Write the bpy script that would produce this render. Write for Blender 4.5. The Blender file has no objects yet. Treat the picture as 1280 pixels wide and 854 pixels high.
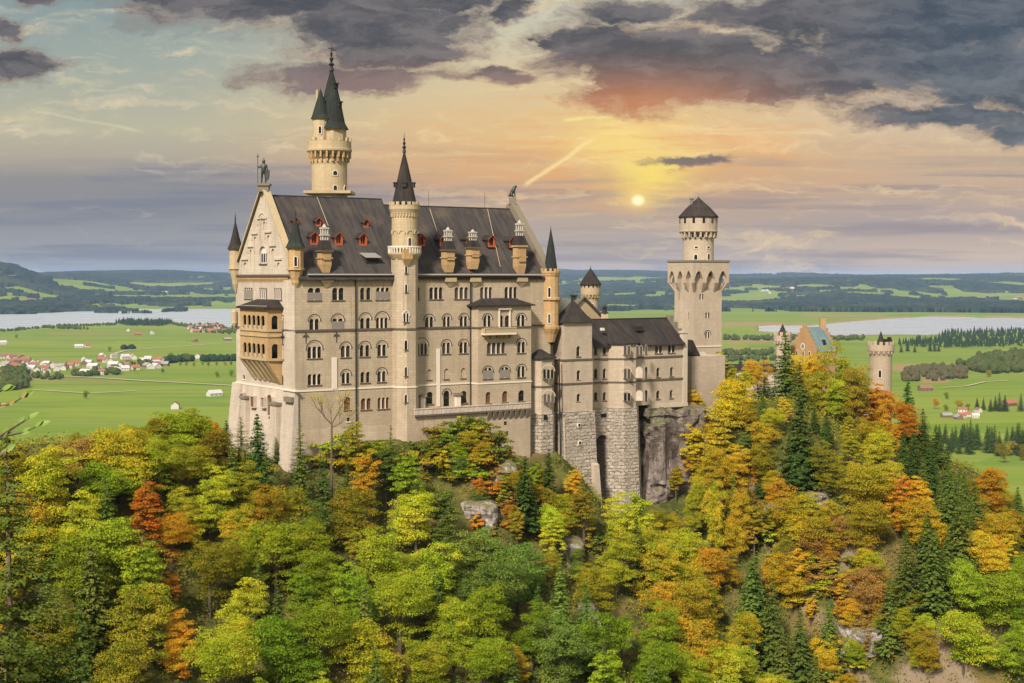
import bpy, math, random
import numpy as np
from mathutils import Vector, noise as mnoise
from mathutils.geometry import tessellate_polygon
R = math.radians
sc = bpy.context.scene
col = sc.collection
random.seed(7)
rng = np.random.default_rng(11)

# ---------------------------------------------------------------- camera
FPX = 1830.0
CZ = 180.0
PITCH = math.atan(80 / FPX)
cd = bpy.data.cameras.new('camera')
cam = bpy.data.objects.new('camera', cd)
col.objects.link(cam)
cam.location = (0, 0, CZ)
cam.rotation_euler = (R(90) - PITCH, 0, 0)
cd.sensor_width = 36
cd.lens = 36 * FPX / 1280
cd.clip_start = 0.5
cd.clip_end = 200000
sc.camera = cam
sc.view_settings.view_transform = 'Standard'
sc.view_settings.look = 'None'
sc.view_settings.gamma = 1
sc.view_settings.use_curve_mapping = False
EXPO = 0.45
sc.view_settings.exposure = EXPO
sc.cycles.use_denoising = True
sc.cycles.max_bounces = 5
sc.cycles.diffuse_bounces = 3
sc.cycles.glossy_bounces = 2
sc.cycles.transmission_bounces = 3
sc.cycles.transparent_max_bounces = 4
sc.cycles.volume_bounces = 0
sc.cycles.use_light_tree = True


def S(r, g, b):
    f = lambda c: (c / 255 / 12.92) if c <= 10 else ((c / 255 + .055) / 1.055) ** 2.4
    return (f(r), f(g), f(b), 1)


# ---------------------------------------------------------------- sky
class NT:
    def __init__(s, tree):
        s.t = tree
        s.n = tree.nodes
        s.l = tree.links

    def put(s, sock, v):
        if v is None:
            return
        if isinstance(v, bpy.types.NodeSocket):
            s.l.new(v, sock)
        elif isinstance(v, (tuple, list)) and len(v) == 4 and sock.type == 'VECTOR':
            sock.default_value = v[:3]
        else:
            sock.default_value = v

    def m(s, op, a, b=None, c=None, clamp=False):
        n = s.n.new('ShaderNodeMath')
        n.operation = op
        n.use_clamp = clamp
        for i, v in enumerate((a, b, c)):
            s.put(n.inputs[i], v)
        return n.outputs[0]

    def vec(s, x, y, z=0.0):
        n = s.n.new('ShaderNodeCombineXYZ')
        for i, v in enumerate((x, y, z)):
            s.put(n.inputs[i], v)
        return n.outputs[0]

    def noise(s, v, scale, detail=4, rough=.55, dist=0.0, color=False):
        n = s.n.new('ShaderNodeTexNoise')
        s.put(n.inputs['Vector'], v)
        n.inputs['Scale'].default_value = scale
        n.inputs['Detail'].default_value = detail
        n.inputs['Roughness'].default_value = rough
        n.inputs['Distortion'].default_value = dist
        return n.outputs['Color' if color else 'Fac']

    def ramp(s, f, stops, interp='LINEAR'):
        n = s.n.new('ShaderNodeValToRGB')
        s.put(n.inputs[0], f)
        cr = n.color_ramp
        cr.interpolation = interp
        while len(cr.elements) > 1:
            cr.elements.remove(cr.elements[-1])
        for i, (p, c) in enumerate(stops):
            e = cr.elements[0] if i == 0 else cr.elements.new(p)
            e.position = p
            e.color = c if len(c) == 4 else (*c, 1)
        return n.outputs[0]

    def mix(s, f, a, b, mode='MIX'):
        n = s.n.new('ShaderNodeMix')
        n.data_type = 'RGBA'
        n.blend_type = mode
        s.put(n.inputs['Factor'], f)
        s.put(n.inputs[6], a)
        s.put(n.inputs[7], b)
        return n.outputs[2]

    def smooth(s, v, a, b, lo=0.0, hi=1.0):
        n = s.n.new('ShaderNodeMapRange')
        n.interpolation_type = 'SMOOTHSTEP'
        for i, x in enumerate((v, a, b, lo, hi)):
            s.put(n.inputs[i], x)
        return n.outputs[0]


KEY_EL, KEY_AZ = 40.0, -158.0       # soft key light added to brighten the castle: behind the camera's left shoulder
world = bpy.data.worlds.new('World')
sc.world = world
world.use_nodes = True
world.cycles.sampling_method = 'MANUAL'
world.cycles.sample_map_resolution = 512
W = NT(world.node_tree)
W.n.clear()
out = W.n.new('ShaderNodeOutputWorld')
tc = W.n.new('ShaderNodeTexCoord')
sep = W.n.new('ShaderNodeSeparateXYZ')
W.l.new(tc.outputs['Generated'], sep.inputs[0])
dx, dy, dz = sep.outputs
dyc = W.m('MAXIMUM', dy, .12)
PX = W.m('MULTIPLY_ADD', W.m('DIVIDE', dx, dyc), 18.30, 6.40)      # azimuth in hundreds of units
PY = W.m('MULTIPLY_ADD', W.m('DIVIDE', dz, dyc), -18.30, 3.47)     # elevation, downwards
base_v = W.vec(PX, PY)
# turbulent offset
w1 = W.noise(W.vec(W.m('MULTIPLY', PX, .8), W.m('MULTIPLY', PY, 1.7)), 1.0, 9, .66, color=True)
sw = W.n.new('ShaderNodeSeparateColor')
W.l.new(w1, sw.inputs[0])
QX = W.m('ADD', PX, W.m('MULTIPLY', W.m('SUBTRACT', sw.outputs[0], .5), 1.5))
QY = W.m('ADD', PY, W.m('MULTIPLY', W.m('SUBTRACT', sw.outputs[1], .5), .75))


def blob(cx, cy, rx, ry):
    a = W.m('DIVIDE', W.m('SUBTRACT', QX, cx / 100), rx / 100)
    b = W.m('DIVIDE', W.m('SUBTRACT', QY, cy / 100), ry / 100)
    return W.m('SUBTRACT', 1.0, W.m('SQRT', W.m('ADD', W.m('MULTIPLY', a, a), W.m('MULTIPLY', b, b))))


def gauss(cx, cy, rx, ry, X=None, Y=None):
    a = W.m('DIVIDE', W.m('SUBTRACT', X or PX, cx / 100), rx / 100)
    b = W.m('DIVIDE', W.m('SUBTRACT', Y or PY, cy / 100), ry / 100)
    return W.m('EXPONENT', W.m('MULTIPLY', W.m('ADD', W.m('MULTIPLY', a, a), W.m('MULTIPLY', b, b)), -1.0))


f = W.m('DIVIDE', PY, 4.0)
rampL = W.ramp(f, [(0, S(134, 152, 152)), (.2, S(160, 168, 156)), (.40, S(186, 180, 152)), (.49, S(176, 164, 146)),
                   (.56, S(142, 138, 138)), (.66, S(132, 133, 140)), (.75, S(148, 148, 152)), (.86, S(152, 155, 162)), (1, S(146, 152, 164))])
rampC = W.ramp(f, [(0, S(196, 196, 178)), (.2, S(214, 198, 160)), (.36, S(222, 192, 140)), (.47, S(222, 180, 124)),
                   (.56, S(204, 162, 122)), (.66, S(176, 156, 142)), (.76, S(170, 160, 156)), (.86, S(200, 178, 158)), (1, S(160, 165, 178))])
rampR = W.ramp(f, [(0, S(84, 100, 116)), (.2, S(150, 140, 130)), (.36, S(214, 190, 158)), (.50, S(206, 174, 138)),
                   (.60, S(192, 164, 140)), (.70, S(168, 152, 150)), (.80, S(208, 182, 156)), (.88, S(188, 170, 160)), (1, S(150, 160, 176))])
skyc = W.mix(W.smooth(PX, 1.8, 6.2), rampL, rampC)
skyc = W.mix(W.smooth(PX, 8.6, 11.4), skyc, rampR)
# thin streaks of high cloud
st1 = W.noise(W.vec(W.m('MULTIPLY', QX, .35), W.m('MULTIPLY', QY, 3.2), 3.0), 1.2, 6, .6)
st2 = W.noise(W.vec(W.m('MULTIPLY', QX, .22), W.m('MULTIPLY', PY, 4.6), 9.0), 1.3, 5, .55)
lowm = W.smooth(PY, 1.6, 2.4)
st_dark = W.m('MULTIPLY', W.smooth(st2, .47, .66), W.m('MULTIPLY', lowm, .75))
skyc = W.mix(st_dark, skyc, W.mix(W.smooth(PX, 2, 8), S(116, 120, 138), S(140, 130, 134)))
st_l = W.m('MULTIPLY', W.smooth(st1, .52, .72), .75)
skyc = W.mix(st_l, skyc, W.mix(W.smooth(PX, 1, 6), S(224, 206, 178), S(250, 216, 160)))
wis = W.noise(W.vec(W.m('MULTIPLY', QX, .9), W.m('MULTIPLY', QY, 3.6), 21.0), 1.5, 8, .68)
skyc = W.mix(W.m('MULTIPLY', W.smooth(wis, .5, .75), W.m('MULTIPLY', W.m('SUBTRACT', 1.0, lowm), .45)), skyc, S(250, 226, 172))
# glow round the sun
g1 = gauss(770, 205, 230, 75)
skyc = W.mix(W.m('MULTIPLY', g1, .22), skyc, S(250, 186, 92))
g2 = gauss(776, 176, 84, 32, QX, QY)
skyc = W.mix(W.m('MULTIPLY', g2, .85), skyc, S(252, 218, 122))
g2b = gauss(808, 215, 46, 26, QX, QY)
skyc = W.mix(W.m('MULTIPLY', g2b, .85), skyc, S(255, 226, 96))
wis2 = W.noise(W.vec(W.m('MULTIPLY', QX, .7), W.m('MULTIPLY', PY, 5.5), 33.0), 1.5, 8, .66)
gz_ = W.m('MULTIPLY', W.smooth(wis2, .46, .66), W.m('MULTIPLY', gauss(800, 190, 260, 75), .6))
skyc = W.mix(gz_, skyc, S(236, 164, 92))
wis3 = W.noise(W.vec(W.m('MULTIPLY', QX, .8), W.m('MULTIPLY', PY, 6.5), 43.0), 1.4, 8, .66)
skyc = W.mix(W.m('MULTIPLY', W.smooth(wis3, .54, .72), W.m('MULTIPLY', gauss(780, 180, 230, 80), .55)), skyc, S(255, 232, 160))
# condensation trails
def trail(x0, y0, x1, y1, wd, a, c):
    global skyc
    L = math.hypot(x1 - x0, y1 - y0)
    ux, uy = (x1 - x0) / L, (y1 - y0) / L
    wx = W.m('ADD', PX, W.m('MULTIPLY', W.m('SUBTRACT', sw.outputs[2], .5), .22))
    wy = W.m('ADD', PY, W.m('MULTIPLY', W.m('SUBTRACT', sw.outputs[0], .5), .16))
    ax = W.m('SUBTRACT', wx, x0 / 100)
    ay = W.m('SUBTRACT', wy, y0 / 100)
    along = W.m('ADD', W.m('MULTIPLY', ax, ux), W.m('MULTIPLY', ay, uy))
    ac = W.m('ABSOLUTE', W.m('SUBTRACT', W.m('MULTIPLY', ax, uy), W.m('MULTIPLY', ay, ux)))
    k = W.m('MULTIPLY', W.smooth(ac, 0.0, wd / 100, 1, 0), W.m('MULTIPLY', W.smooth(along, 0, .12), W.smooth(along, L / 100 - .25, L / 100, 1, 0)))
    skyc = W.mix(W.m('MULTIPLY', k, a), skyc, c)


trail(650, 234, 752, 168, 5, .8, S(255, 224, 150))
trail(700, 152, 840, 143, 3.5, .7, S(255, 232, 140))
trail(40, 138, 190, 168, 3, .35, S(226, 214, 176))
# heavy clouds
blobs = [(330, -10, 190, 55), (480, 30, 150, 50), (500, 66, 90, 26), (540, -5, 130, 30), (440, 98, 130, 22), (626, 100, 60, 14),
         (30, 82, 56, 24), (0, 40, 40, 12), (20, -5, 90, 14),
         (760, 68, 110, 44), (860, 84, 150, 56), (990, 92, 150, 46), (800, 112, 90, 40), (790, 18, 60, 22), (1130, 66, 170, 60), (1230, 90, 130, 60), (1060, 20, 230, 36), (1260, 20, 160, 60),
         (1180, 148, 130, 20), (1270, 165, 70, 20), (640, 15, 34, 20)]
mx = None
for b_ in blobs:
    v_ = blob(*b_)
    mx = v_ if mx is None else W.m('MAXIMUM', mx, v_)
cn = W.noise(W.vec(W.m('MULTIPLY', QX, .9), W.m('MULTIPLY', QY, 2.0), 5.0), 1.6, 12, .68)
cm = W.m('ADD', W.m('MULTIPLY_ADD', mx, 1.15, .06), W.m('MULTIPLY', W.m('SUBTRACT', cn, .5), 2.1))
cmask = W.smooth(cm, -.24, .52)
inn = W.noise(W.vec(W.m('MULTIPLY', QX, .7), W.m('MULTIPLY', QY, 2.4), 15.0), 1.4, 10, .66)
ccol = W.mix(W.smooth(inn, .36, .66), S(62, 59, 65), S(116, 107, 106))
ccol = W.mix(W.smooth(PX, 9.3, 12.2), ccol, W.mix(W.smooth(inn, .36, .68), S(56, 66, 80), S(106, 110, 116)))
warm = gauss(790, 140, 170, 42)
ccol = W.mix(W.m('MULTIPLY', warm, .85), ccol, S(206, 126, 66))
ccol = W.mix(W.m('MULTIPLY', gauss(470, 108, 160, 26), .6), ccol, S(150, 112, 100))
edge = W.m('MULTIPLY', W.smooth(cm, .5, .1), W.smooth(cm, -.1, .1))
ccol = W.mix(W.m('MULTIPLY', edge, .35), ccol, S(190, 150, 120))
skyc = W.mix(W.m('MULTIPLY', cmask, .96), skyc, ccol)
# small lens cloud beside the sun
skyc = W.mix(W.m('MULTIPLY', W.smooth(blob(850, 199, 62, 9), -.1, .5), .9), skyc, S(104, 90, 92))
# the sun low over the hills
sd = gauss(797, 251, 8.5, 7)
skyc = W.mix(W.m('MULTIPLY', gauss(797, 249, 20, 13), .8), skyc, S(255, 214, 110))
skyc = W.mix(W.m('MULTIPLY', W.smooth(sd, .15, .8), 1.0), skyc, (1.25, 1.0, .55, 1))
# the rest of the dome: unseen pale cloud, brightened to add ambient fill
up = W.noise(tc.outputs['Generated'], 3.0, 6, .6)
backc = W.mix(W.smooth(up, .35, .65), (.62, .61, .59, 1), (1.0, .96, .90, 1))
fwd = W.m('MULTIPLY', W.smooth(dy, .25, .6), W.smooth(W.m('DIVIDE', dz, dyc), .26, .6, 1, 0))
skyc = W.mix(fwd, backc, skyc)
# below the horizon
skyc = W.mix(W.smooth(dz, -.08, -.02, 1, 0), skyc, (.12, .14, .08, 1))
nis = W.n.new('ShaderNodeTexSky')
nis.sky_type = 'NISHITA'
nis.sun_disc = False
nis.sun_elevation = R(KEY_EL)
nis.sun_rotation = R(KEY_AZ)
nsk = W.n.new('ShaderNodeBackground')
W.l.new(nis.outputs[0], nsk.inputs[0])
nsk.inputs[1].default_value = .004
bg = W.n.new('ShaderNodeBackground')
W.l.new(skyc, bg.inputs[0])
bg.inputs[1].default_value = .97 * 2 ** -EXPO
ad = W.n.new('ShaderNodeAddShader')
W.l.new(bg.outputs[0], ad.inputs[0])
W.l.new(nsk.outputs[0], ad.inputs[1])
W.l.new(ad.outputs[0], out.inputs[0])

sl = bpy.data.lights.new('key_light', 'SUN')
sl.energy = 4.9
sl.angle = R(7)
sl.color = (1, .92, .81)
key_light = bpy.data.objects.new('key_light', sl)  # added key lamp, apart from the low sun in the sky
col.objects.link(key_light)
az, el = R(KEY_AZ), R(KEY_EL)
sdv = Vector((math.sin(az) * math.cos(el), math.cos(az) * math.cos(el), math.sin(el)))
key_light.rotation_euler = sdv.to_track_quat('Z', 'Y').to_euler()

# ---------------------------------------------------------------- materials


def mat(name, colr, rough=.85, spec=.25, metal=0.0):
    m = bpy.data.materials.new(name)
    m.use_nodes = True
    t = NT(m.node_tree)
    b = t.n['Principled BSDF']
    b.inputs['Base Color'].default_value = (*colr[:3], 1)
    b.inputs['Roughness'].default_value = rough
    b.inputs['Specular IOR Level'].default_value = spec
    b.inputs['Metallic'].default_value = metal
    return m, t, b


def gpos(t):
    g = t.n.new('ShaderNodeNewGeometry')
    return g.outputs['Position']


def scalev(t, v, sx, sy, sz):
    n = t.n.new('ShaderNodeMapping')
    n.inputs['Scale'].default_value = (sx, sy, sz)
    t.l.new(v, n.inputs['Vector'])
    return n.outputs[0]


def uvn(t):
    n = t.n.new('ShaderNodeUVMap')
    return n.outputs[0]


def bump(t, b, h, strength, dist):
    n = t.n.new('ShaderNodeBump')
    n.inputs['Strength'].default_value = strength
    n.inputs['Distance'].default_value = dist
    t.l.new(h, n.inputs['Height'])
    t.l.new(n.outputs[0], b.inputs['Normal'])


def stone(name, c1, c2, cm_, bw=.9, bh=.42, mortar=.012, stain=.5, bmp=.3, big=False):
    m, t, b = mat(name, c1)
    br = t.n.new('ShaderNodeTexBrick')
    if big:
        wv = t.noise(uvn(t), .9, 3, .6, color=True)
        va = t.n.new('ShaderNodeVectorMath'); va.operation = 'MULTIPLY_ADD'
        t.l.new(wv, va.inputs[0]); va.inputs[1].default_value = (.55, .38, 0); t.l.new(uvn(t), va.inputs[2])
        t.l.new(va.outputs[0], br.inputs['Vector'])
        br.inputs['Bias'].default_value = -.25
    else:
        t.l.new(uvn(t), br.inputs['Vector'])
    br.inputs['Color1'].default_value = (*c1, 1)
    br.inputs['Color2'].default_value = (*c2, 1)
    br.inputs['Mortar'].default_value = (*cm_, 1)
    br.inputs['Scale'].default_value = 1
    br.inputs['Mortar Size'].default_value = mortar
    br.inputs['Mortar Smooth'].default_value = .4
    br.inputs['Brick Width'].default_value = bw
    br.inputs['Row Height'].default_value = bh
    p = gpos(t)
    n1 = t.noise(scalev(t, p, .35, .35, .12), 1, 6, .62)
    n2 = t.noise(scalev(t, p, 1.6, 1.6, .10), 1, 6, .7)       # vertical rain streaks
    n3 = t.noise(p, 2.2, 5, .7)
    n4 = t.noise(scalev(t, p, .09, .09, .07), 1, 4, .6)
    c = t.mix(t.smooth(n1, .4, .72, 0, stain), br.outputs[0], tuple(x * .62 for x in c1) + (1,))
    c = t.mix(t.smooth(n2, .5, .74, 0, stain * .9), c, (c1[0] * .5, c1[1] * .48, c1[2] * .44, 1))
    c = t.mix(t.smooth(n3, .3, .8, 0, .35), c, tuple(min(1, x * 1.22) for x in c2) + (1,))
    n6 = t.noise(scalev(t, p, .05, .05, 2.3), 1, 2, .5)
    c = t.mix(t.smooth(n6, .40, .70, 0, .30), c, (c1[0] * .72, c1[1] * .70, c1[2] * .66, 1))
    n7 = t.noise(scalev(t, p, 2.8, 2.8, .06), 1, 3, .6)
    c = t.mix(t.smooth(n7, .60, .74, 0, stain * .6), c, (c1[0] * .42, c1[1] * .40, c1[2] * .36, 1))
    c = t.mix(t.smooth(n4, .42, .62, 0, .32), c, (c1[0] * .62, c1[1] * .60, c1[2] * .60, 1))
    if big:
        n5 = t.noise(scalev(t, p, 1.0, 1.0, 2.6), 1, 5, .7)
        c = t.mix(t.smooth(n5, .54, .64, 0, .85), c, (.085, .062, .045, 1))
        c = t.mix(t.smooth(n5, .44, .34, 0, .6), c, (.62, .54, .44, 1))
    t.l.new(c, b.inputs['Base Color'])
    h = t.m('ADD', br.outputs['Fac'], t.m('MULTIPLY', n3, -.6 if not big else -1.6))
    h = t.m('MULTIPLY', h, -1)
    bump(t, b, h, bmp, .06 if not big else .35)
    return m


M = {}
M['lime'] = stone('pale_limestone', (.455, .36, .25), (.375, .295, .205), (.24, .185, .125), 1.1, .5, .022, .85)
M['limew'] = stone('whitened_limestone', (.52, .435, .345), (.45, .375, .295), (.31, .25, .19), 1.1, .5, .018, .8)
M['sand'] = stone('ochre_sandstone', (.47, .305, .145), (.39, .25, .115), (.24, .15, .075), .8, .4, .016, .6)
M['sandp'] = stone('pale_sandstone', (.47, .36, .215), (.40, .305, .18), (.26, .19, .115), .8, .4, .016, .55)
M['rust'] = stone('rusticated_masonry', (.54, .46, .37), (.30, .235, .175), (.12, .09, .065), 1.45, .70, .05, .5, 1.0, True)
M['gray'] = stone('tower_limestone', (.46, .37, .275), (.385, .305, .225), (.26, .20, .145), .9, .45, .016, .5)
M['brick'] = stone('gatehouse_brick', (.44, .27, .125), (.36, .22, .10), (.26, .18, .11), .5, .22, .02, .4)
M['trim'] = mat('light_stone_trim', (.60, .52, .42), .8)[0]
M['pot'] = mat('sooty_stone_chimney', (.36, .32, .27), .9)[0]
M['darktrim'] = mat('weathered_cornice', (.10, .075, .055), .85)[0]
M['glass'], t, b = mat('dark_window_glass', (.012, .010, .010), .22, .35)
oi = t.n.new('ShaderNodeObjectInfo')
t.l.new(t.mix(t.smooth(oi.outputs['Random'], .55, 1.0), (.009, .008, .008, 1), (.06, .05, .042, 1)), b.inputs['Base Color'])
t.l.new(t.m('MULTIPLY_ADD', oi.outputs['Random'], .35, .08), b.inputs['Roughness'])
M['brown'] = mat('brown_wooden_window', (.13, .06, .03), .6)[0]
M['screen'] = mat('grey_scaffold_screen', (.20, .17, .14), .9)[0]
M['white'] = mat('white_plaster_patch', (.58, .50, .41), .9)[0]
M['iron'] = mat('dark_iron', (.02, .018, .016), .5, .5, .3)[0]
M['red'] = mat('red_dormer_paint', (.36, .085, .03), .6)[0]
M['bronze'] = mat('patinated_bronze', (.04, .045, .035), .5, .5, .5)[0]
M['grime'] = mat('lichen_grey_stone', (.17, .14, .10), .9)[0]


def roofmat(name, c1, c2, c3, seam=.55):
    m, t, b = mat(name, c1, .8, .12)
    uv = uvn(t)
    su = t.n.new('ShaderNodeSeparateXYZ')
    t.l.new(uv, su.inputs[0])
    fr = t.m('FRACT', t.m('DIVIDE', su.outputs[0], seam))
    sm = t.smooth(t.m('ABSOLUTE', t.m('SUBTRACT', fr, .5)), .0, .10, 1, 0)
    n1 = t.noise(scalev(t, uv, 1.1, .12, 1), 1, 6, .65)
    n2 = t.noise(scalev(t, uv, .22, .18, 1), 1, 4, .6)
    n3 = t.noise(scalev(t, uv, 4.0, .5, 1), 1, 4, .7)
    c = t.mix(t.smooth(n1, .34, .68), c1, c2)
    c = t.mix(t.smooth(n2, .45, .75, 0, .7), c, c3)
    c = t.mix(t.smooth(n3, .5, .8, 0, .45), c, tuple(x * 1.7 for x in c2[:3]) + (1,))
    c = t.mix(t.m('MULTIPLY', sm, .8), c, tuple(x * .45 for x in c1[:3]) + (1,))
    t.l.new(c, b.inputs['Base Color'])
    bump(t, b, sm, .6, .06)
    return m


M['roof'] = roofmat('brown_grey_metal_roof', (.062, .053, .048, 1), (.030, .026, .025, 1), (.105, .080, .062, 1))
M['roofd'] = roofmat('dark_slate_roof', (.040, .032, .028, 1), (.020, .017, .017, 1), (.062, .048, .036, 1), .35)
M['copper'] = roofmat('green_copper_roof', (.026, .032, .026, 1), (.020, .021, .018, 1), (.045, .056, .044, 1), .3)
M['roofg'] = roofmat('grey_green_roof', (.13, .135, .10, 1), (.09, .095, .075, 1), (.17, .15, .11, 1), .5)
M['roofb'] = roofmat('blue_green_roof', (.13, .19, .19, 1), (.10, .145, .15, 1), (.17, .22, .21, 1), .5)

# ---------------------------------------------------------------- mesh building


class MB:
    def __init__(s):
        s.v = []
        s.f = []
        s.uv = []
        s.mi = []

    def face(s, pts, uvs=None, mi=0):
        i = len(s.v)
        s.v.extend([tuple(p) for p in pts])
        s.f.append(tuple(range(i, i + len(pts))))
        if uvs is None:
            a = Vector(pts[1]) - Vector(pts[0])
            n = Vector((0, 0, 0))
            for k in range(1, len(pts) - 1):
                n += (Vector(pts[k]) - Vector(pts[0])).cross(Vector(pts[k + 1]) - Vector(pts[0]))
            if n.length > 1e-9:
                n.normalize()
            if abs(n.z) > .95:
                uvs = [(p[0], p[1]) for p in pts]
            else:
                h = Vector((-n.y, n.x, 0)).normalized()
                g = n.cross(h)
                uvs = [(Vector(p).dot(h), Vector(p).dot(g)) for p in pts]
        s.uv.append(uvs)
        s.mi.append(mi)

    def build(s, name, mats, parent=None, smooth=False, root=None):
        me = bpy.data.meshes.new(name)
        org = ORG.get(parent.name, Vector((0, 0, 0))) if parent else (root or Vector((0, 0, 0)))
        me.from_pydata([(p[0] - org[0], p[1] - org[1], p[2] - org[2]) for p in s.v], [], s.f)
        ul = me.uv_layers.new(name='UVMap')
        flat = [c for u in s.uv for q in u for c in q]
        ul.data.foreach_set('uv', flat)
        if not isinstance(mats, (list, tuple)):
            mats = [mats]
        for m in mats:
            me.materials.append(m)
        me.polygons.foreach_set('material_index', s.mi)
        if smooth:
            me.polygons.foreach_set('use_smooth', [True] * len(s.f))
        me.update()
        o = bpy.data.objects.new(name, me)
        col.objects.link(o)
        if parent:
            o.parent = parent
            ORG[o.name] = org
        else:
            o.location = org
            ORG[o.name] = Vector(org)
        return o

    def build_each(s, name, mats, parent=None, smooth=False):
        """one object for every connected piece"""
        key = {}
        par = list(range(len(s.f)))

        def find(a):
            while par[a] != a:
                par[a] = par[par[a]]; a = par[a]
            return a
        for i, F in enumerate(s.f):
            for vi in F:
                k = tuple(round(c, 3) for c in s.v[vi])
                if k in key: par[find(i)] = find(key[k])
                else: key[k] = i
        grp = {}
        for i in range(len(s.f)): grp.setdefault(find(i), []).append(i)
        res = []
        for g in grp.values():
            m2 = MB()
            for i in g:
                m2.face([s.v[v] for v in s.f[i]], s.uv[i], s.mi[i])
            res.append(m2.build(name, mats, parent, smooth))
        return res

    # ---- solids (world coordinates)
    def box8(s, p, mi=0):
        # p: 4 bottom (ccw from above) + 4 top
        b, t_ = p[:4], p[4:]
        for i in range(4):
            j = (i + 1) % 4
            s.face([b[i], b[j], t_[j], t_[i]], mi=mi)
        s.face(t_, mi=mi)
        s.face(b[::-1], mi=mi)

    def fbox(s, fr, u0, u1, v0, v1, z0, z1, mi=0):
        if u1 < u0: u0, u1 = u1, u0
        if v1 < v0: v0, v1 = v1, v0
        if z1 < z0: z0, z1 = z1, z0
        q = [(u0, v0), (u1, v0), (u1, v1), (u0, v1)]
        s.box8([fr.p(u, v, z0) for u, v in q] + [fr.p(u, v, z1) for u, v in q], mi)

    def prism(s, pts, z0, z1, mi=0, cap=True, pts2=None, closed=True):
        # pts 2D world ccw
        pts2 = pts2 or pts
        n = len(pts)
        acc = 0.0
        for i in range(n if closed else n - 1):
            j = (i + 1) % n
            L = math.hypot(pts[j][0] - pts[i][0], pts[j][1] - pts[i][1])
            s.face([(*pts[i], z0), (*pts[j], z0), (*pts2[j], z1), (*pts2[i], z1)],
                   [(acc, z0), (acc + L, z0), (acc + L, z1), (acc, z1)], mi)
            acc += L
        if cap:
            s.face([(*p, z1) for p in pts2], mi=mi)
            s.face([(*p, z0) for p in pts[::-1]], mi=mi)

    def lathe(s, cx, cy, prof, n=24, mi=0, rot=0.0, roofuv=False, arc=None):
        for (r0, z0), (r1, z1) in zip(prof[:-1], prof[1:]):
            for k in range(n):
                a0 = rot + 2 * math.pi * k / n
                a1 = rot + 2 * math.pi * (k + 1) / n
                c0, s0, c1, s1 = math.cos(a0), math.sin(a0), math.cos(a1), math.sin(a1)
                rm = max(r0, r1)
                pts = []
                uvs = []
                sl_ = math.hypot(r1 - r0, z1 - z0)
                V0, V1 = (z0, z1) if not roofuv else (z0, z0 + sl_)
                for (r, z, c, q, a, V) in ((r0, z0, c0, s0, k, V0), (r0, z0, c1, s1, k + 1, V0), (r1, z1, c1, s1, k + 1, V1), (r1, z1, c0, s0, k, V1)):
                    pts.append((cx + r * c, cy + r * q, z))
                    uvs.append((a * 2 * math.pi / n * rm, V))
                if r1 < 1e-4:
                    pts, uvs = pts[:3], uvs[:3]
                elif r0 < 1e-4:
                    pts, uvs = [pts[0], pts[2], pts[3]], [uvs[0], uvs[2], uvs[3]]
                s.face(pts, uvs, mi)

    def disc(s, cx, cy, r, z, n=24, mi=0, rot=0.0, up=True):
        p = [(cx + r * math.cos(rot + 2 * math.pi * k / n), cy + r * math.sin(rot + 2 * math.pi * k / n), z) for k in range(n)]
        s.face(p if up else p[::-1], mi=mi)

    def crenel(s, cx, cy, r, z, n, w, h, th=.35, mi=0, rot=0.0, z_off=0.0):
        for k in range(n):
            a = rot + 2 * math.pi * k / n
            s.radbox(cx, cy, a, r - th, r, w, z, z + h, mi)

    def radbox(s, cx, cy, a, r0, r1, w, z0, z1, mi=0, z0b=None):
        c, q = math.cos(a), math.sin(a)
        P = lambda r, t_, z: (cx + r * c - t_ * q, cy + r * q + t_ * c, z)
        zz = z0 if z0b is None else z0b
        s.box8([P(r0, -w / 2, zz), P(r1, -w / 2, z0), P(r1, w / 2, z0), P(r0, w / 2, zz),
                P(r0, -w / 2, z1), P(r1, -w / 2, z1), P(r1, w / 2, z1), P(r0, w / 2, z1)], mi)

    def tube(s, path, r, n=6, mi=0):
        path = [Vector(p) for p in path]
        rr = r if isinstance(r, (list, tuple)) else [r] * len(path)
        rings = []
        for i, p in enumerate(path):
            d = (path[min(i + 1, len(path) - 1)] - path[max(i - 1, 0)]).normalized()
            a = d.cross(Vector((0, 0, 1)) if abs(d.z) < .9 else Vector((1, 0, 0))).normalized()
            b = d.cross(a)
            rings.append([p + (a * math.cos(2 * math.pi * k / n) + b * math.sin(2 * math.pi * k / n)) * rr[i] for k in range(n)])
        for A_, B_ in zip(rings[:-1], rings[1:]):
            for k in range(n):
                s.face([A_[k], A_[(k + 1) % n], B_[(k + 1) % n], B_[k]], mi=mi)
        s.face(rings[0][::-1], mi=mi)
        s.face(rings[-1], mi=mi)


ORG = {}


def thing(name, label, cat, loc, group=None):
    o = bpy.data.objects.new(name, None)
    col.objects.link(o)
    o.location = loc
    o.empty_display_size = .5
    ORG[o.name] = Vector(loc)
    tag(o, label, cat, group)
    return o


def tag(o, label=None, cat=None, group=None, kind=None):
    if label: o['label'] = label
    if cat: o['category'] = cat
    if group: o['group'] = group
    if kind: o['kind'] = kind
    return o


def ray(x, y):
    a = (x - 640) / FPX
    b = -(y - 427) / FPX
    return Vector((a, math.cos(PITCH) + b * math.sin(PITCH), -math.sin(PITCH) + b * math.cos(PITCH)))


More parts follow.
